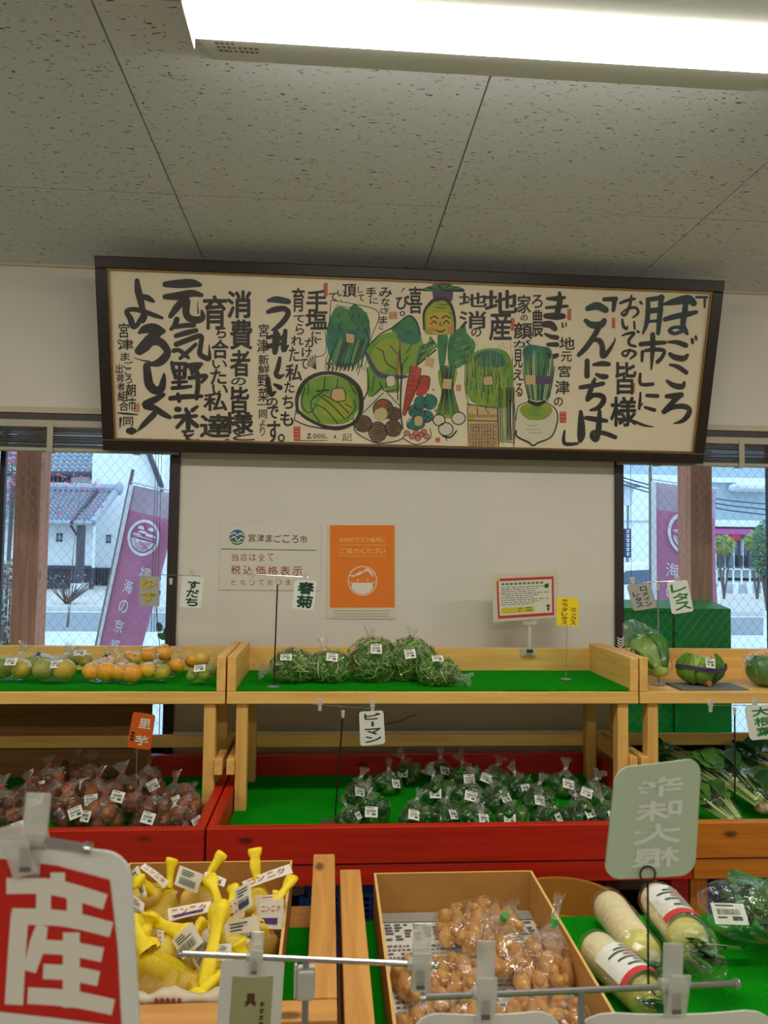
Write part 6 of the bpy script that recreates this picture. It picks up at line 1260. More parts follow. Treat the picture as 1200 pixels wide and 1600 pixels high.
# ---- ginger
GIN = mat('ginger_skin', (222,170,92), .55, rgb2=(180,122,60), vscale=14, bump=.3, bscale=50)
def ginger(label, px, py, z, rx, ry, h, n, seed, neck=None, tie=None, grp='bags of ginger in the cardboard box'):
    c = Pz(px, py, z+h*.45); t = thing('ginger_bag', label, 'bag', (c.x, c.y, z), grp); r_ = .019; ps = pack(n, r_, rx, ry, h, seed, 80); rr = random.Random(seed); pts = []
    for i, p in enumerate(ps):
        rot = Matrix.Rotation(rr.uniform(0,3), 3, 'X') @ Matrix.Rotation(rr.uniform(0,6), 3, 'Z'); g = MB().ell((0,0,0), r_*.86, r_*.9, r_*1.4, 12, 9, rot=rot, nz=.22, nf=2.2, seed=i+seed); g.ell(rot @ Vector((r_*.7,0,r_*.5)), r_*.55, r_*.6, r_*.6, 9, 6, nz=.2, seed=i); g.ell(rot @ Vector((-r_*.6,.003,-r_*.6)), r_*.5, r_*.5, r_*.65, 9, 6, nz=.2, seed=i+3)
        o = g.obj('ginger_root', GIN, parent=t, world=False, smooth=True); o.location = p; pts += sph(p, r_*1.1, 8)
    pts = [Vector((p.x, p.y, max(p.z, .001))) for p in pts]
    nk = None
    if neck: nk = (Vector(neck[0]), Vector(neck[1]), .04, .007, .035, .018, .055)
    _, tip = hull(pts, t, FILM3, .005, nk, seed, wr=.008)
    if tie and tip: tie_obj(t, tip, tie, .008, .016)
    return t
zb_ = ZTB+.010
ginger('bag of ginger at the back of the box with a green tie', 748, 1432, zb_+.005, .105, .092, .10, 24, 2, ((.03,-.06,.05), (.25,-.5,.8)), GTIE)
ginger('bag of ginger at the right with an upright neck and green tie', 834, 1490, zb_+.008, .10, .082, .10, 22, 3, ((.035,0,.07), (.25,.1,1)), GTIE)
ginger('bag of ginger at the left of the box behind the metal rod', 684, 1510, zb_, .098, .085, .095, 21, 4)
ginger('bag of ginger at the near left corner of the box', 700, 1587, zb_, .10, .075, .085, 18, 5)
ginger('bag of ginger at the near right corner of the box with a curved film fold', 846, 1580, zb_+.006, .10, .075, .09, 18, 6)
# ---- garlic in yellow nets
GAR = mat('garlic_skin', (250,236,204), .6, rgb2=(222,184,128), vscale=10); 
def netmat():
    M_ = bpy.data.materials.new('yellow_net'); M_.use_nodes = True; n = M_.node_tree; n.nodes.clear(); N = n.nodes.new; L = n.links.new; o = N('ShaderNodeOutputMaterial'); t = N('ShaderNodeBsdfTransparent'); d = N('ShaderNodeBsdfPrincipled'); d.inputs['Base Color'].default_value = lin((250,222,22))+(1,); d.inputs['Roughness'].default_value = .5
    tc = N('ShaderNodeTexCoord'); v = N('ShaderNodeTexVoronoi'); v.inputs['Scale'].default_value = 700; L(tc.outputs['Object'], v.inputs[0]); r_ = N('ShaderNodeMapRange'); r_.inputs[1].default_value = .25; r_.inputs[2].default_value = .45; r_.inputs[3].default_value = .15; r_.inputs[4].default_value = .62; L(v.outputs['Distance'], r_.inputs[0])
    m_ = N('ShaderNodeMixShader'); L(r_.outputs[0], m_.inputs[0]); L(t.outputs[0], m_.inputs[1]); L(d.outputs[0], m_.inputs[2]); L(m_.outputs[0], o.inputs[0]); return M_
NET = netmat(); SLV = mat('yellow_sleeve', (250,220,24), .5, vary=.12, vscale=40); PUR = mat('tag_purple', (84,56,130), .6); TRED = mat('tag_red', (170,50,60), .6); TAG = mat('tag_white', (236,230,214), .6)
def tag_card(parent, pts4, Y, txt, purple=False, seed=0, bars=False, T=None):
    """a printed header card: corner points (x,y) clockwise from top-left"""
    q_ = [P(x, y, Y + (i in (0,1))*.015)-T for i, (x, y) in enumerate(pts4)]; nrm = (q_[1]-q_[0]).cross(q_[3]-q_[0]).normalized()
    if nrm.y > 0: nrm = -nrm
    def m_(u, v): b_ = .003*math.sin(math.pi*u); return q_[0].lerp(q_[1], u).lerp(q_[3].lerp(q_[2], u), v) + nrm*b_
    g = MB()
    for i in range(7): g.v += [tuple(m_(i/6, 0)), tuple(m_(i/6, 1))]
    for i in range(6): g.f.append((2*i, 2*i+1, 2*i+3, 2*i+2)); g.m.append(0)
    o = g.obj('header_card', TAG, parent=parent, world=False, solid=.0008); pr = Print(m_, nrm, ['r','p','k'])
    W_, H_ = (q_[1]-q_[0]).length, (q_[3]-q_[0]).length; n = len(txt); hz = W_ > H_
    for i, ch in enumerate(txt):
        if hz: s_ = min(.8/n, .5*H_/W_*1.2); pr.char(ch, .08+i*.84/n, .2, .08+i*.84/n+.84/n*.8, .2+min(.5, .84/n*.9*W_/H_), 'r', 12, .02)
        else: pr.char(ch, .25, .06+i*.88/n, .7, .06+i*.88/n+.88/n*.8, 'r', 12, .02)
    if purple: pr.poly([(.12,.62),(.8,.62),(.8,.84),(.12,.84)], 'p', 12)
    if bars:
        rr = random.Random(seed); x = .15
        while x < .8: w_ = rr.uniform(.015,.04); pr.rect(x, .5, x+w_, .85, 'k', 12); x += w_+rr.uniform(.015,.035)
        for k in range(3): pr.rect(.15, .12+.11*k, .5+.3*rr.random(), .17+.11*k, 'k', 12)
    pr.mb.obj('print', [{'r': TRED, 'p': PUR, 'k': STI}[c_] for c_ in pr.mats], parent=o, world=False)
def net(label, body, z, rb, sl, seed, tags=(), nb=3, sr=.012):
    """body centre px; sleeve from its root px,Y to its tip px,Y"""
    c = Pz(body[0], body[1], z+rb*.6); T = Vector((c.x, c.y, z)); t = thing('garlic_net', label, 'net bag', tuple(T), 'yellow nets of garlic in the cardboard box'); rr = random.Random(seed); pts = []; ps = pack(nb, .025, rb*1.15, rb, rb*1.5, seed)
    for i, p in enumerate(ps):
        g = MB(); nn = 20; prof = [(.003,-.018),(.014,-.019),(.024,-.010),(.026,0),(.021,.011),(.010,.019),(.005,.026),(.004,.034)]
        rot = Matrix.Rotation(rr.uniform(-1,1), 3, 'X') @ Matrix.Rotation(rr.uniform(-1,1), 3, 'Y')
        for r_, zz in prof:
            for j in range(nn): a = 2*math.pi*j/nn; rl = r_*(1+.07*math.cos(7*a)*(1 if abs(zz) < .015 else .2)); g.v.append(tuple(rot @ Vector((rl*math.cos(a), rl*math.sin(a), zz))))
        for k in range(len(prof)-1):
            for j in range(nn): g.f.append((k*nn+j, k*nn+(j+1) % nn, (k+1)*nn+(j+1) % nn, (k+1)*nn+j)); g.m.append(0)
        g.f += [tuple(range(nn))[::-1], tuple((len(prof)-1)*nn+j for j in range(nn))]; g.m += [0,0]
        o = g.obj('garlic_bulb', GAR, parent=t, world=False, smooth=True); o.location = p; pts += sph(p, .027, 8)
    pts = [Vector((p.x, p.y, max(p.z, .001))) for p in pts]
    S0 = P(sl[0][0], sl[0][1], sl[0][2])-T; tp = Vector((0,0,rb*.8)); S0 = tp + (S0-tp).normalized()*min((S0-tp).length, rb*1.5); S1 = P(sl[1][0], sl[1][1], sl[1][2])-T; d = (S1-S0).normalized()
    hull(pts + [S0 + Vector((a, b_, 0)) for a in (-sr*.8, sr*.8) for b_ in (-sr*.8, sr*.8)], t, NET, .002, None, seed, wr=.004)
    L_ = (S1-S0).length; g = MB(); a = d.orthogonal().normalized(); b_ = d.cross(a); rows = 8; nn = 16
    for i in range(rows+1):
        v = i/rows; p = S0.lerp(S1, v) + a*.004*math.sin(v*4+seed); r_ = sr*(.75+.12*math.sin(v*9+seed) + (.55 if v > .85 else .15*v)); fl = .8
        for j in range(nn): an = 2*math.pi*j/nn; q_ = r_*(1+.13*math.sin(3*an+seed+v*3)); g.v.append(tuple(p + a*math.cos(an)*q_ + b_*math.sin(an)*q_*fl))
    for i in range(rows):
        for j in range(nn): g.f.append((i*nn+j, i*nn+(j+1) % nn, (i+1)*nn+(j+1) % nn, (i+1)*nn+j)); g.m.append(0)
    g.f.append(tuple(rows*nn+j for j in range(nn))); g.m.append(0)
    g.obj('sleeve', SLV, parent=t, world=False, smooth=True)
    for k, tg in enumerate(tags): tag_card(t, tg[0], tg[1], tg[2], *(tg[3:4] or (False,)), seed=seed+k, bars=tg[2] == '', T=T)
    return t
zg = ZTB+.008
net('yellow garlic net at the back left corner of the box, strip label leaning left', (255,1424), zg+.01, .040, ((261,1388,1.82),(270,1343,1.86)), 1, [([(226,1349),(264,1378),(256,1388),(218,1356)], 1.80, 'ニンニク')])
net('yellow garlic net with a barcode card at the back of the box', (308,1410), zg+.02, .040, ((318,1376,1.80),(347,1334,1.86)), 2, [([(281,1352),(318,1366),(308,1396),(272,1382)], 1.79, '', False)], sr=.014)
net('yellow garlic net standing straight up at the back right of the box', (400,1420), zg+.02, .042, ((403,1384,1.80),(398,1326,1.84)), 3, [([(378,1378),(452,1350),(458,1364),(384,1390)], 1.79, 'ニンニク')], sr=.0145)
net('yellow garlic net with its sleeve leaning right over the rim', (405,1470), zg+.015, .045, ((410,1442,1.62),(455,1374,1.72)), 4, [([(398,1400),(440,1396),(446,1440),(404,1446)], 1.66, 'ニンニク', True)], sr=.012)
net('yellow garlic net with a purple-banded card at the centre of the box', (372,1486), zg+.03, .042, ((330,1410,1.70),(326,1374,1.76)), 5, [([(352,1440),(402,1430),(410,1476),(352,1486)], 1.585, '', True)], sr=.012)
net('long yellow garlic net sleeve rising through the middle of the box', (318,1545), zg+.01, .046, ((318,1545,1.42),(346,1414,1.56)), 6, [([(300,1500),(322,1450),(334,1468),(312,1520)], 1.52, '')], sr=.0175)
net('yellow garlic net slanting down to the right, left half of the box', (228,1450), zg+.04, .046, ((242,1424,1.60),(292,1466,1.52)), 7, [([(262,1420),(330,1408),(332,1424),(264,1440)], 1.60, 'ニンニク', True)], sr=.014)
net('yellow garlic net with bulbs showing at the near left corner of the box', (262,1535), zg+.02, .052, ((228,1490,1.46),(206,1440,1.52)), 8, [([(246,1452),(256,1454),(256,1504),(246,1502)], 1.50, 'ニンニク')], nb=4, sr=.020)
net('yellow garlic net at the near right corner of the box', (392,1532), zg+.0, .046, ((388,1500,1.44),(372,1470,1.50)), 9, [([(352,1418),(380,1390),(382,1432),(360,1442)], 1.64, 'ニン')], nb=3, sr=.013)
net('small yellow garlic net end between the cards near the back', (360,1436), zg+.02, .038, ((392,1414,1.68),(386,1388,1.74)), 10, [([(320,1362),(354,1374),(350,1386),(318,1376)], 1.78, 'ニン', True)], sr=.011)
net('yellow garlic net under the left card at the box side', (218,1500), zg, .048, ((222,1470,1.56),(236,1428,1.60)), 11, [([(206,1396),(226,1412),(222,1440),(204,1430)], 1.62, '')], sr=.016)
net('yellow garlic net whose sleeve pokes up between the barcode card and the centre', (350,1456), zg+.05, .040, ((354,1432,1.64),(366,1386,1.70)), 12, [([(366,1390),(392,1376),(394,1416),(372,1430)], 1.63, '', True)], sr=.011)
net('yellow garlic net leaning left over the left rim of the box', (232,1404), zg+.04, .040, ((240,1394,1.70),(214,1372,1.74)), 13, [([(206,1360),(216,1352),(230,1398),(222,1404)], 1.74, '')], sr=.013)
net('yellow garlic net lying in the middle of the left half under a white card', (285,1490), zg+.03, .046, ((296,1470,1.54),(318,1440,1.58)), 14, [([(268,1470),(300,1440),(318,1472),(286,1500)], 1.50, '')], sr=.013)
net('yellow garlic net at the right side of the box below the purple-banded card', (416,1446), zg+.02, .040, ((430,1420,1.68),(436,1392,1.70)), 15, [([(406,1408),(444,1404),(440,1452),(404,1450)], 1.62, 'ニンニク', True)], sr=.012)
net('yellow garlic net near the front middle of the box, its end pointing down', (352,1530), zg+.02, .046, ((340,1520,1.40),(306,1560,1.36)), 16, [([(340,1476),(362,1474),(360,1500),(340,1502)], 1.47, '')], sr=.015)
net('yellow garlic net at the left wall of the box near the front, bulbs pale', (250,1500), zg+.045, .044, ((240,1486,1.48),(222,1462,1.50)), 17, [], sr=.016)
# the front flap of the sheet of paper lining the garlic box
t = thing('paper_liner', 'crumpled pale paper edge with small red print at the near rim of the garlic box', 'paper', tuple(P(290, 1565, 1.34)))
g = MB(); rr = random.Random(4)
for i in range(25):
    x = 212+i*6.2; g.v += [tuple(P(x, 1546+6*math.sin(i*.5)+rr.uniform(-2,2), 1.355)), tuple(P(x, 1560+3*math.sin(i*.7), 1.335)), tuple(P(x, 1572+rr.uniform(-1,1), 1.338))]
for i in range(24): g.f += [(3*i, 3*i+1, 3*i+4, 3*i+3), (3*i+1, 3*i+2, 3*i+5, 3*i+4)]; g.m += [0, 0]
g.obj('sheet', mat('liner_paper', (206,190,164), .8), parent=t, smooth=True, solid=.0008)
pr = Print(lambda x, y: P(x, y, 1.332), (0,-1,.2), ['r'])
for k in range(5): pr.rect(242+k*9, 1560, 247+k*9, 1567, 'r', 3); pr.rect(242+k*9+1, 1558, 244+k*9, 1569, 'r', 3)
pr.mb.obj('print', TRED, parent=t)
# ================================================================== price cards and their stands
CARD = mat('card_white', (226,228,218), .4); CARDG = mat('card_back_grey', (170,168,160), .5); CARDO = mat('card_orange', (206,92,24), .45); CARDY = mat('card_yellow', (246,214,26), .5)
CHROME = mat('chrome', (200,202,206), .18, metal=1); POLEK = mat('pole_black', (44,36,32), .35, metal=.3); POLEG = mat('pole_grey', (150,156,160), .35, metal=.5)
def clipmat():
    M_ = bpy.data.materials.new('frosted_clip'); M_.use_nodes = True; n = M_.node_tree; n.nodes.clear(); N = n.nodes.new; L = n.links.new; o = N('ShaderNodeOutputMaterial'); t = N('ShaderNodeBsdfTransparent'); t.inputs[0].default_value = (.85,.87,.84,1); d = N('ShaderNodeBsdfPrincipled'); d.inputs['Base Color'].default_value = (.92,.92,.86,1); d.inputs['Roughness'].default_value = .22; d.inputs['Coat Weight'].default_value = .5
    m_ = N('ShaderNodeMixShader'); m_.inputs[0].default_value = .40; L(t.outputs[0], m_.inputs[1]); L(d.outputs[0], m_.inputs[2]); L(m_.outputs[0], o.inputs[0]); return M_
CLIP = clipmat(); INKS = {'g': mat('ink_green', (16,66,46), .5), 'y': mat('ink_yellow', (214,196,20), .5), 'd': mat('ink_olive', (70,70,20), .5), 'w': mat('ink_white', (226,222,206), .5), 'b': mat('ink_brown', (84,44,30), .6), 'gg': mat('ink_bright_green', (40,130,60), .5), 'k': mat('ink_black', (36,30,28), .6), 'r': mat('ink_red_ground', (196,34,20), .5), 'gl': mat('ink_ghost', (226,232,220), .5), 'o': mat('panel_olive', (164,168,122), .6)}
def quad_fn(c4, Y, bend=0, dY=(0,0,0,0)):
    q_ = [P(x, y, Y+dy) for (x, y), dy in zip(c4, dY)]; nrm = (q_[1]-q_[0]).cross(q_[3]-q_[0]).normalized()
    if nrm.y > 0: nrm = -nrm
    w = (q_[1]-q_[0]).length
    return (lambda u, v: q_[0].lerp(q_[1], u).lerp(q_[3].lerp(q_[2], u), v) + nrm*(bend*w*math.sin(math.pi*u))), nrm, q_
def card(label, c4, Y, mt, ink_fn, bend=.03, rad=.12, dY=(0,0,0,0), th=.0015, name='price_card', cat='price card', mats=None, group=None):
    fn, nrm, q_ = quad_fn(c4, Y, bend, dY); ctr = (q_[0]+q_[1]+q_[2]+q_[3])/4; t = thing(name, label, cat, tuple(ctr), group)
    w = (q_[1]-q_[0]).length; h = (q_[3]-q_[0]).length; ru, rv = rad, rad*w/h; out = []
    for cx, cy_, a0 in ((1-ru, rv, -math.pi/2), (1-ru, 1-rv, 0), (ru, 1-rv, math.pi/2), (ru, rv, math.pi)):
        for i in range(6): a = a0+math.pi/2*i/5; out.append((cx+ru*math.cos(a), cy_+rv*math.sin(a)))
    # strips across u so that the bend is followed
    us = sorted(set([u for u, v in out] + [i/10 for i in range(11)])); g = MB()
    def span(u):
        if u < ru: k = math.sqrt(max(0, 1-((ru-u)/ru)**2))
        elif u > 1-ru: k = math.sqrt(max(0, 1-((u-1+ru)/ru)**2))
        else: k = 1
        return rv*(1-k), 1-rv*(1-k)
    for l in (0, -th):
        for u in us: a, b_ = span(u); g.v += [tuple(fn(u, a)+nrm*l), tuple(fn(u, b_)+nrm*l)]
    n = len(us); K_ = 2*n
    for i in range(n-1):
        g.f += [(2*i, 2*i+1, 2*i+3, 2*i+2), (K_+2*i+2, K_+2*i+3, K_+2*i+1, K_+2*i), (2*i, 2*i+2, K_+2*i+2, K_+2*i), (2*i+3, 2*i+1, K_+2*i+1, K_+2*i+3)]; g.m += [0]*4
    g.obj('card', mt, parent=t)
    pr = Print(fn, nrm, list(INKS)); ink_fn(pr)
    if pr.mb.v: pr.obj('lettering', INKS, t)
    return t
def col(chars, x0, y0, x1, y1, ink, gap=.06, bold=.03, mirror=False, slant=0):
    def f(pr):
        n = len(chars); h = (y1-y0)/n
        for i, ch in enumerate(chars):
            a, b_ = y0+i*h, y0+(i+1)*h-gap*h; dx = slant*(i-(n-1)/2)
            if ch == 'ー': pr.rect((x0+x1)/2-.05+dx, a+h*.1, (x0+x1)/2+.05+dx, b_-h*.1, ink, 4)
            elif ch in 'ッィ': pr.char(ch, x0+dx+(x1-x0)*.25, a+h*.25, x1+dx, b_, ink, 4, bold)
            else: pr.char(ch, x0+dx, a, x1+dx, b_, ink, 4, bold, mirror)
    return f
def both(*fs):
    def f(pr):
        for x in fs: x(pr)
    return f
def clip(parent, c, s_=1.0, right_=(1,0,0), w=.014):
    """small spring clip of clear plastic: two plates pinching at the bottom, hinge barrel between"""
    c = Vector(c); g = MB(); w = w*s_
    for sy in (-1, 1):
        a = c + Vector((0, sy*.007*s_, .020*s_)); m_ = c + Vector((0, sy*.0045*s_, .002*s_)); b_ = c + Vector((0, sy*.0012*s_, -.020*s_))
        g.bar(a, m_, .0018*s_, w, upv=(1,0,0)); g.bar(m_, b_, .0018*s_, w*.8, upv=(1,0,0))
    g.tube([c + Vector((-w*.6,0,.002*s_)), c + Vector((w*.6,0,.002*s_))], .0042*s_, 10)
    g.box(c.x-w*.25, c.y-.011*s_, c.z+.012*s_, c.x+w*.25, c.y-.005*s_, c.z+.018*s_)
    return g.obj('clip', CLIP, parent=parent)
def stand(label, Y, bar=None, pole=None, floor=ZT, rad=.0016, prad=.0022, clips=(), pm=POLEK, bm_=CHROME, cap=True, base='disc', cs=1.0, grp=None, brad=None, knobs=False):
    T = P(pole[0][0], pole[0][1], Y); Bx = P(pole[1][0], pole[1][1], Y); B = Vector((Bx.x, Y, floor+.002)); t = thing('sign_stand', label, 'sign stand', tuple(B), grp)
    MB().tube([B, T], prad, 8).obj('pole', pm, parent=t)
    if base == 'disc': MB().lathe([(.022,0),(.022,.002),(.006,.005)], 20, tuple(B)).obj('base', mat('base_clear', (130,140,130), .2), parent=t)
    elif base == 'plate': MB().box(B.x-.045, Y-.03, B.z-.001, B.x+.015, Y+.03, B.z+.002).obj('base', mat('base_brown', (92,84,62), .5), parent=t, bevel=.0005)
    if cap: MB().tube([T + Vector((0,0,-.02)), T + Vector((0,0,.003))], [prad*1.6, prad*2.4], 8).obj('cap', mat('cap_white', (206,204,190), .5), parent=t)
    if bar:
        a, b_ = P(bar[0][0], bar[0][1], Y), P(bar[1][0], bar[1][1], Y); MB().tube([a, b_], rad, 8).obj('crossbar', bm_, parent=t)
        if knobs:
            for e_, dd in ((a, a-b_), (b_, b_-a)): dd = dd.normalized(); MB().tube([e_-dd*.002, e_+dd*.003], rad*1.45, 12).obj('end_knob', bm_, parent=t, bevel=.0008)
    for cx, cy_ in clips: clip(t, P(cx, cy_, Y-.001), cs)
    return t
# on the shelves
stand('black-poled price card stand among the citrus, two cards hung from its bar', 2.90, ((222,897),(314,900)), ((267,905),(265,1040)), ZM, clips=((232,900),(300,898)), rad=.0013, prad=.0028)
card('grey translucent price card with yellow lettering before the left window', [(218,899),(249,901),(249,948),(217,946)], 2.895, CARDG, both(col('ゆず', .14, .10, .82, .98, 'd', .25, .05), col('ゆず', .14, .09, .80, .97, 'y', .25, .025)), .02, .1)
card('white price card with dark green hiragana beside the left window jamb', [(286,899),(319,902),(314,951),(280,948)], 2.895, CARD, col('すだち', .26, .14, .84, .96, 'g', .05, .05), .03, .12)
stand('black-poled price card stand behind the leftmost bag of greens', 2.70, ((392,897),(482,902)), ((434,904),(428,1052)), ZM, clips=((395,899),(476,901)), rad=.0013, prad=.0026)
card('white price card with bold dark green kanji in front of the round-logo notice', [(461,906),(495,908),(490,953),(456,951)], 2.695, CARD, col('春菊', .16, .04, .92, .98, 'g', .05, .05), .03, .12)
stand('thin wire stand with a disc foot at the right of the middle shelf', 2.86, None, ((886,975),(884,1046)), ZM, pm=POLEG, cap=False, prad=.0013)
card('yellow paper price card with two columns of dark katakana', [(871,933),(904,935),(903,979),(869,977)], 2.855, CARDY, both(col('ミックス', .62, .34, .90, .97, 'b', .1, .02), col('サラダレタス', .22, .05, .50, .97, 'b', .12, .02)), .02, .02, th=.0006)
stand('grey-poled price card stand at the left of the lettuces', 2.82, ((975,911),(1073,907)), ((1028,914),(1029,1062)), ZS, clips=((988,910),(1058,908)), pm=POLEG, rad=.0013, prad=.0026)
card('tilted white price card with two small columns of green katakana at the right window', [(979,914),(1016,910),(1027,949),(990,955)], 2.815, CARDG, both(col('ロメイン', .52, .12, .80, .92, 'g', .14, .03, slant=.02), col('レタス', .16, .30, .44, .92, 'g', .14, .03, slant=.02)), .03, .12)
card('tilted white price card with three large green katakana at the right window', [(1042,909),(1074,906),(1084,955),(1050,960)], 2.815, CARD, col('レタス', .14, .10, .90, .94, 'gg', .10, .045, slant=.03), .03, .12)
# in the trays
t = stand('thin wire stand carrying the orange price card in the taro heap', 2.56, None, ((214,1170),(212,1260)), ZT, pm=POLEG, cap=False, prad=.0012)
g = MB(); c = P(212, 1174, 2.56); g.tube([c + Vector((.008*math.cos(a), .004*math.sin(a), -.012+.003*a)) for a in [i*.5 for i in range(26)]], .0009, 5); g.obj('spring_coil', CHROME, parent=t)
def orange(pr):
    pr.char('里', .34, .14, .86, .42, 'w', 4, .04); pr.char('芋', .30, .62, .86, .90, 'w', 4, .04)
    for k in range(3): pr.rect(.08, .56+k*.09, .24, .61+k*.09, 'k', 4); pr.rect(.14, .55+k*.09, .18, .63+k*.09, 'k', 4)
card('orange price card with two white kanji above the bags of taro', [(208,1112),(243,1117),(235,1172),(198,1167)], 2.555, CARDO, orange, .03, .12)
stand('black-poled price card stand with a brown plate foot on the bare turf', 2.55, ((483,1100),(590,1108)), ((536,1112),(523,1275)), ZT, clips=((500,1101),(582,1104)), base='plate', rad=.0013, prad=.0028)
card('white price card with dark green katakana above the peppers', [(561,1112),(599,1110),(602,1162),(563,1166)], 2.545, CARD, col('ピーマン', .20, .06, .86, .95, 'g', .16, .05), .03, .12)
stand('black-poled price card stand among the long leafy greens', 2.50, ((1106,1102),(1196,1102)), ((1148,1107),(1148,1266)), ZT, clips=((1110,1103),(1180,1102)), rad=.0013, prad=.0026)
card('white price card with green kanji cut off by the right edge', [(1163,1103),(1212,1099),(1216,1152),(1172,1157)], 2.495, CARD, col('大根葉', .22, .06, .80, .94, 'gg', .10, .04, slant=.03), .03, .12)
# framed notice on a clear holder clipped to the back board
def fnote(pr):
    for a in ((.07,.10,.93,.16),(.07,.88,.93,.94),(.07,.16,.10,.88),(.90,.16,.93,.88)): pr.rect(*a, 'r', 2)
    pr.rect(.10,.16,.90,.88,'w',2)
    for k in range(10): pr.rect(.14+k*.065, .20, .185+k*.065, .245, 'gg', 4)
    rr = random.Random(5)
    for r_ in range(9):
        x = .13
        while x < .80-.1*(r_ % 3): w_ = rr.uniform(.02,.08); pr.rect(x, .29+r_*.045, x+w_, .303+r_*.045, 'k', 4); x += w_+rr.uniform(.008,.02)
    pr.rect(.13,.72,.62,.84,'y',4); pr.rect(.38,.74,.44,.755,'k',5); pr.rect(.50,.74,.58,.755,'k',5); pr.rect(.38,.79,.42,.805,'k',5); pr.rect(.50,.79,.60,.805,'k',5)
    pr.ell(.82,.30,.035,.05,'g',4); pr.poly([(.80,.27),(.86,.24),(.84,.32)],'g',5); pr.rect(.68,.72,.76,.84,'gl',4); pr.ell(.84,.73,.03,.03,'b',4); pr.ell(.84,.80,.018,.04,'b',4); pr.rect(.07,.10,.12,.16,'y',3)
t = card('small red-bordered notice in a clear sleeve above the back board of the middle shelf', [(768,897),(872,893),(873,965),(771,972)], 3.04, mat('note_cream', (216,206,180), .6), fnote, .0, .02, name='framed_notice', cat='notice')
fn, nrm, q_ = quad_fn([(764,892),(876,889),(877,968),(769,977)], 3.036); g = MB(); g.v = [tuple(fn(u, v)) for u, v in ((0,0),(1,0),(1,1),(0,1))]; g.f = [(0,1,2,3)]; g.m = [0]; g.obj('clear_sleeve', LAM, parent=t, solid=.001)
c = P(828, 985, 3.05); t = thing('notice_holder', 'clear plastic clip holder under the red-bordered notice', 'holder', (c.x, 3.06, ZS+.06))
zz = ZS+.105
g = MB(); g.box(c.x-.030, 3.062, zz-.03, c.x+.030, 3.078, zz+.001); g.obj('clamp', CLIP, parent=t, bevel=.003)
g = MB(); g.tube([(c.x, 3.058, zz-.02), (c.x, 3.056, zz+.03), (c.x, 3.054, P(828,972,3.05).z)], [.012,.009,.005], 10); g.obj('stem', CLIP, parent=t, smooth=True); MB().box(c.x-.028, 3.046, P(828,976,3.05).z, c.x+.028, 3.052, P(828,968,3.05).z).obj('jaw', CLIP, parent=t, bevel=.001)
MB().tube([(c.x-.012, 3.05, zz-.008), (c.x+.012, 3.05, zz-.008)], .006, 10).obj('screw', mat('dark_screw', (60,58,50), .4, metal=.6), parent=t)
# ------------------------------------------------------------------ close to the viewer
def san(pr): pass
c4 = [(-190,1296),(203,1334),(222,1668),(-190,1636)]; YA = .50
fn, nrm, q_ = quad_fn(c4, YA, .0); o_ = q_[0]
t = card('large white-edged red price card with a bold white kanji at the lower left', c4, YA, CARD, san, 0, .10, th=.0022)
pr = Print(lambda x, y: Ppl(x, y, o_, nrm), nrm, list(INKS))
pr.poly([(-175,1336),(0,1341),(90,1352),(172,1374),(184,1480),(190,1603),(90,1590),(0,1580),(-175,1562)], 'r', 3)
def H_(*pts):
    return [(x/4, 1240+y/4, w/4) for x, y, w in pts]
for s_ in ([(365,488,92),(365,600,92)], [(45,572,100),(340,580,100),(662,672,98)], [(278,600,92),(275,780,92)], [(470,650,96),(470,820,96)], [(80,762,104),(400,775,100),(700,845,96)], [(130,740,110),(110,1000,112),(92,1312,114)],
           [(268,818,70),(240,930,100),(190,1105,80)], [(262,950,88),(440,962,90),(645,1002,92)], [(450,862,104),(450,1330,108)], [(275,1105,94),(440,1115,94),(620,1150,94)], [(178,1255,104),(450,1275,104),(712,1328,100)]):
    q2 = H_(*s_); pr.stroke(q2, 'w', 6, False)
pr.obj('lettering', INKS, t)
t = stand('near sign stand at the lower left, chrome rod with a big clear clip', YA-.004, ((-160,1276),(136,1325)), ((-60,1296),(-60,1700)), 0, rad=.0026, prad=.003, clips=(), pm=CHROME, bm_=CHROME, cap=False, base='disc', knobs=True)
def bigclip(parent, px, py, Y, s_, tall=1.0, dx=-.010):
    """clear clip seen large: finger plates above the rod, jaw below with a dark slot"""
    c = P(px, py, Y); g = MB(); w = .017*s_; h1 = .028*s_*tall; h2 = .020*s_
    g.bar(c + Vector((.003*s_, .006*s_, h1)), c + Vector((.001*s_, .004*s_, -h2*.4)), .0022*s_, w, upv=(1,0,0))
    g.bar(c + Vector((dx*s_, -.010*s_, h1*.45)), c + Vector((0, -.004*s_, -h2*1.1)), .0022*s_, w, upv=(1,0,0)); g.bar(c + Vector((0, .004*s_, -h2*.3)), c + Vector((0, .0018*s_, -h2*1.25)), .0022*s_, w*.8, upv=(1,0,0))
    g.obj('clip', CLIP, parent=parent, bevel=.0012)
    MB().tube([c + Vector((-w*.62, .001, 0)), c + Vector((w*.62, .001, 0))], .0055*s_, 14).obj('clip_barrel', CLIP, parent=parent, smooth=True, sharp=40)
    MB().box(c.x-w*.22, c.y-.0062*s_, c.z-h2*.95, c.x+w*.22, c.y-.0050*s_, c.z-h2*.15).obj('clip_slot', mat('slot_grey', (104,98,88), .5), parent=parent)
bigclip(t, 46, 1312, YA-.004, .92, 1.05)
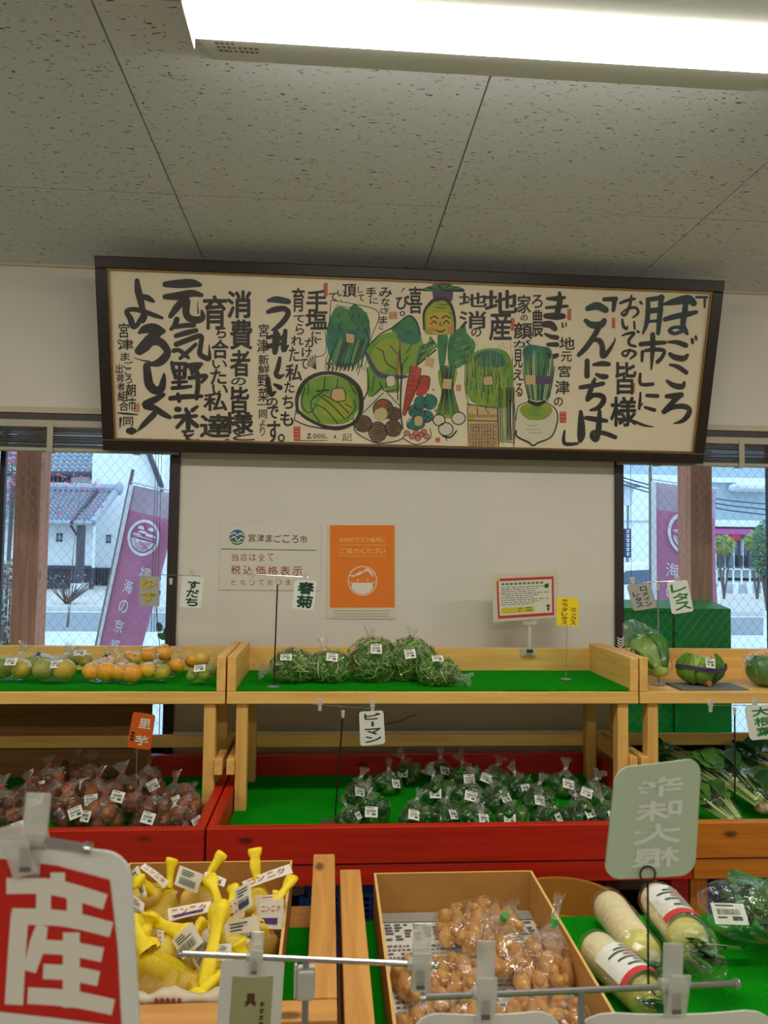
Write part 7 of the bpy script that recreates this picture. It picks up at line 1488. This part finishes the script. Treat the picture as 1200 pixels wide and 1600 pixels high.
# curled card and chrome rod, lower left of centre
YB_2 = .86
t = stand('chrome rod sign stand in front of the garlic box', YB_2, ((282,1490),(680,1508)), ((478,1505),(478,1700)), 0, rad=.0030, prad=.0036, pm=POLEG, cap=False, base='disc', knobs=True)
c = P(478, 1532, YB_2); MB().box(c.x-.010, YB_2-.009, c.z-.018, c.x+.010, YB_2+.009, c.z+.014).obj('joint_block', mat('joint_white', (196,196,186), .4), parent=t, bevel=.003); MB().box(c.x-.013, YB_2-.007, c.z-.016, c.x-.010, YB_2+.007, c.z+.016).obj('joint_lever', mat('joint_white', (196,196,186), .4), parent=t, bevel=.001)
bigclip(t, 398, 1494, YB_2-.002, .85, 1.0, .004); bigclip(t, 656, 1506, YB_2-.002, 1.25, 1.15, .001)
def curl(pr):
    for i in range(16): u0, u1 = .20+.04*i, .24+.04*i; pr.poly([(u0,.09),(u1,.09),(u1,1),(u0,1)], 'o', 3); pr.cnt.clear()
    pr.cnt = {}; pr.char('具', .42, .18, .60, .255, 'b', 6, .04)
    for k in range(4): v = .235+k*.038; pr.rect(.66, v, .73, v+.008, 'b', 7); pr.rect(.68, v-.004, .70, v+.024, 'b', 6); pr.rect(.66, v+.015, .73, v+.021, 'b', 6)
card('curled pale green-centred card hanging from the chrome rod before the garlic', [(346,1497),(445,1497),(428,1770),(326,1770)], YB_2+.004, CARD, curl, .10, .12)
# rod with two clips and pale cards along the bottom
YC_ = .71
t = stand('long chrome rod sign stand across the lower right with two big clear clips', YC_, ((662,1558),(1150,1537)), ((908,1547),(908,1720)), ZTB, rad=.0029, prad=.0035, pm=POLEG, cap=False, base='disc', knobs=True)
bigclip(t, 757, 1552, YC_-.002, 1.05, 1.5, .001); bigclip(t, 1052, 1540, YC_-.002, 1.15, 1.1, .002)
# wire holder rising from the rod to the pale green card
a = P(1013, 1540, YC_+.02); b_ = P(1012, 1378, YC_+.02); MB().tube([a + Vector((0,-.015,0)), a, b_], .0011, 6).obj('card_wire', POLEK, parent=t)
c = P(1012, 1366, YC_+.02); MB().tube([c + Vector((.0075*math.cos(k*.35), 0, .0075*math.sin(k*.35))) for k in range(19)], .0010, 6).obj('wire_ring', POLEK, parent=t)
def ghost(pr):
    for k, ch in enumerate('辛味大根'): pr.char(ch, .27, .12+k*.205, .80, .12+k*.205+.175, 'gl', 4, .05, True)
card('pale green-grey back of a price card with ghostly mirrored kanji at the right', [(962,1200),(1096,1184),(1086,1367),(944,1374)], YC_+.026, mat('card_back_green', (188,206,176), .45), ghost, .02, .17, th=.0022)
def faint(pr): pr.rect(.58,.14,.63,.16,'b',4); pr.rect(.66,.135,.70,.155,'b',4)
card('pale card at the bottom edge under the left clip of the long rod', [(640,1580),(880,1575),(884,1800),(640,1800)], YC_+.008, CARD, faint, .06, .2, name='price_card')
card('pale card at the bottom edge under the right clip of the long rod', [(886,1578),(1225,1572),(1225,1800),(880,1800)], YC_+.012, CARD, faint, .05, .2, name='price_card')
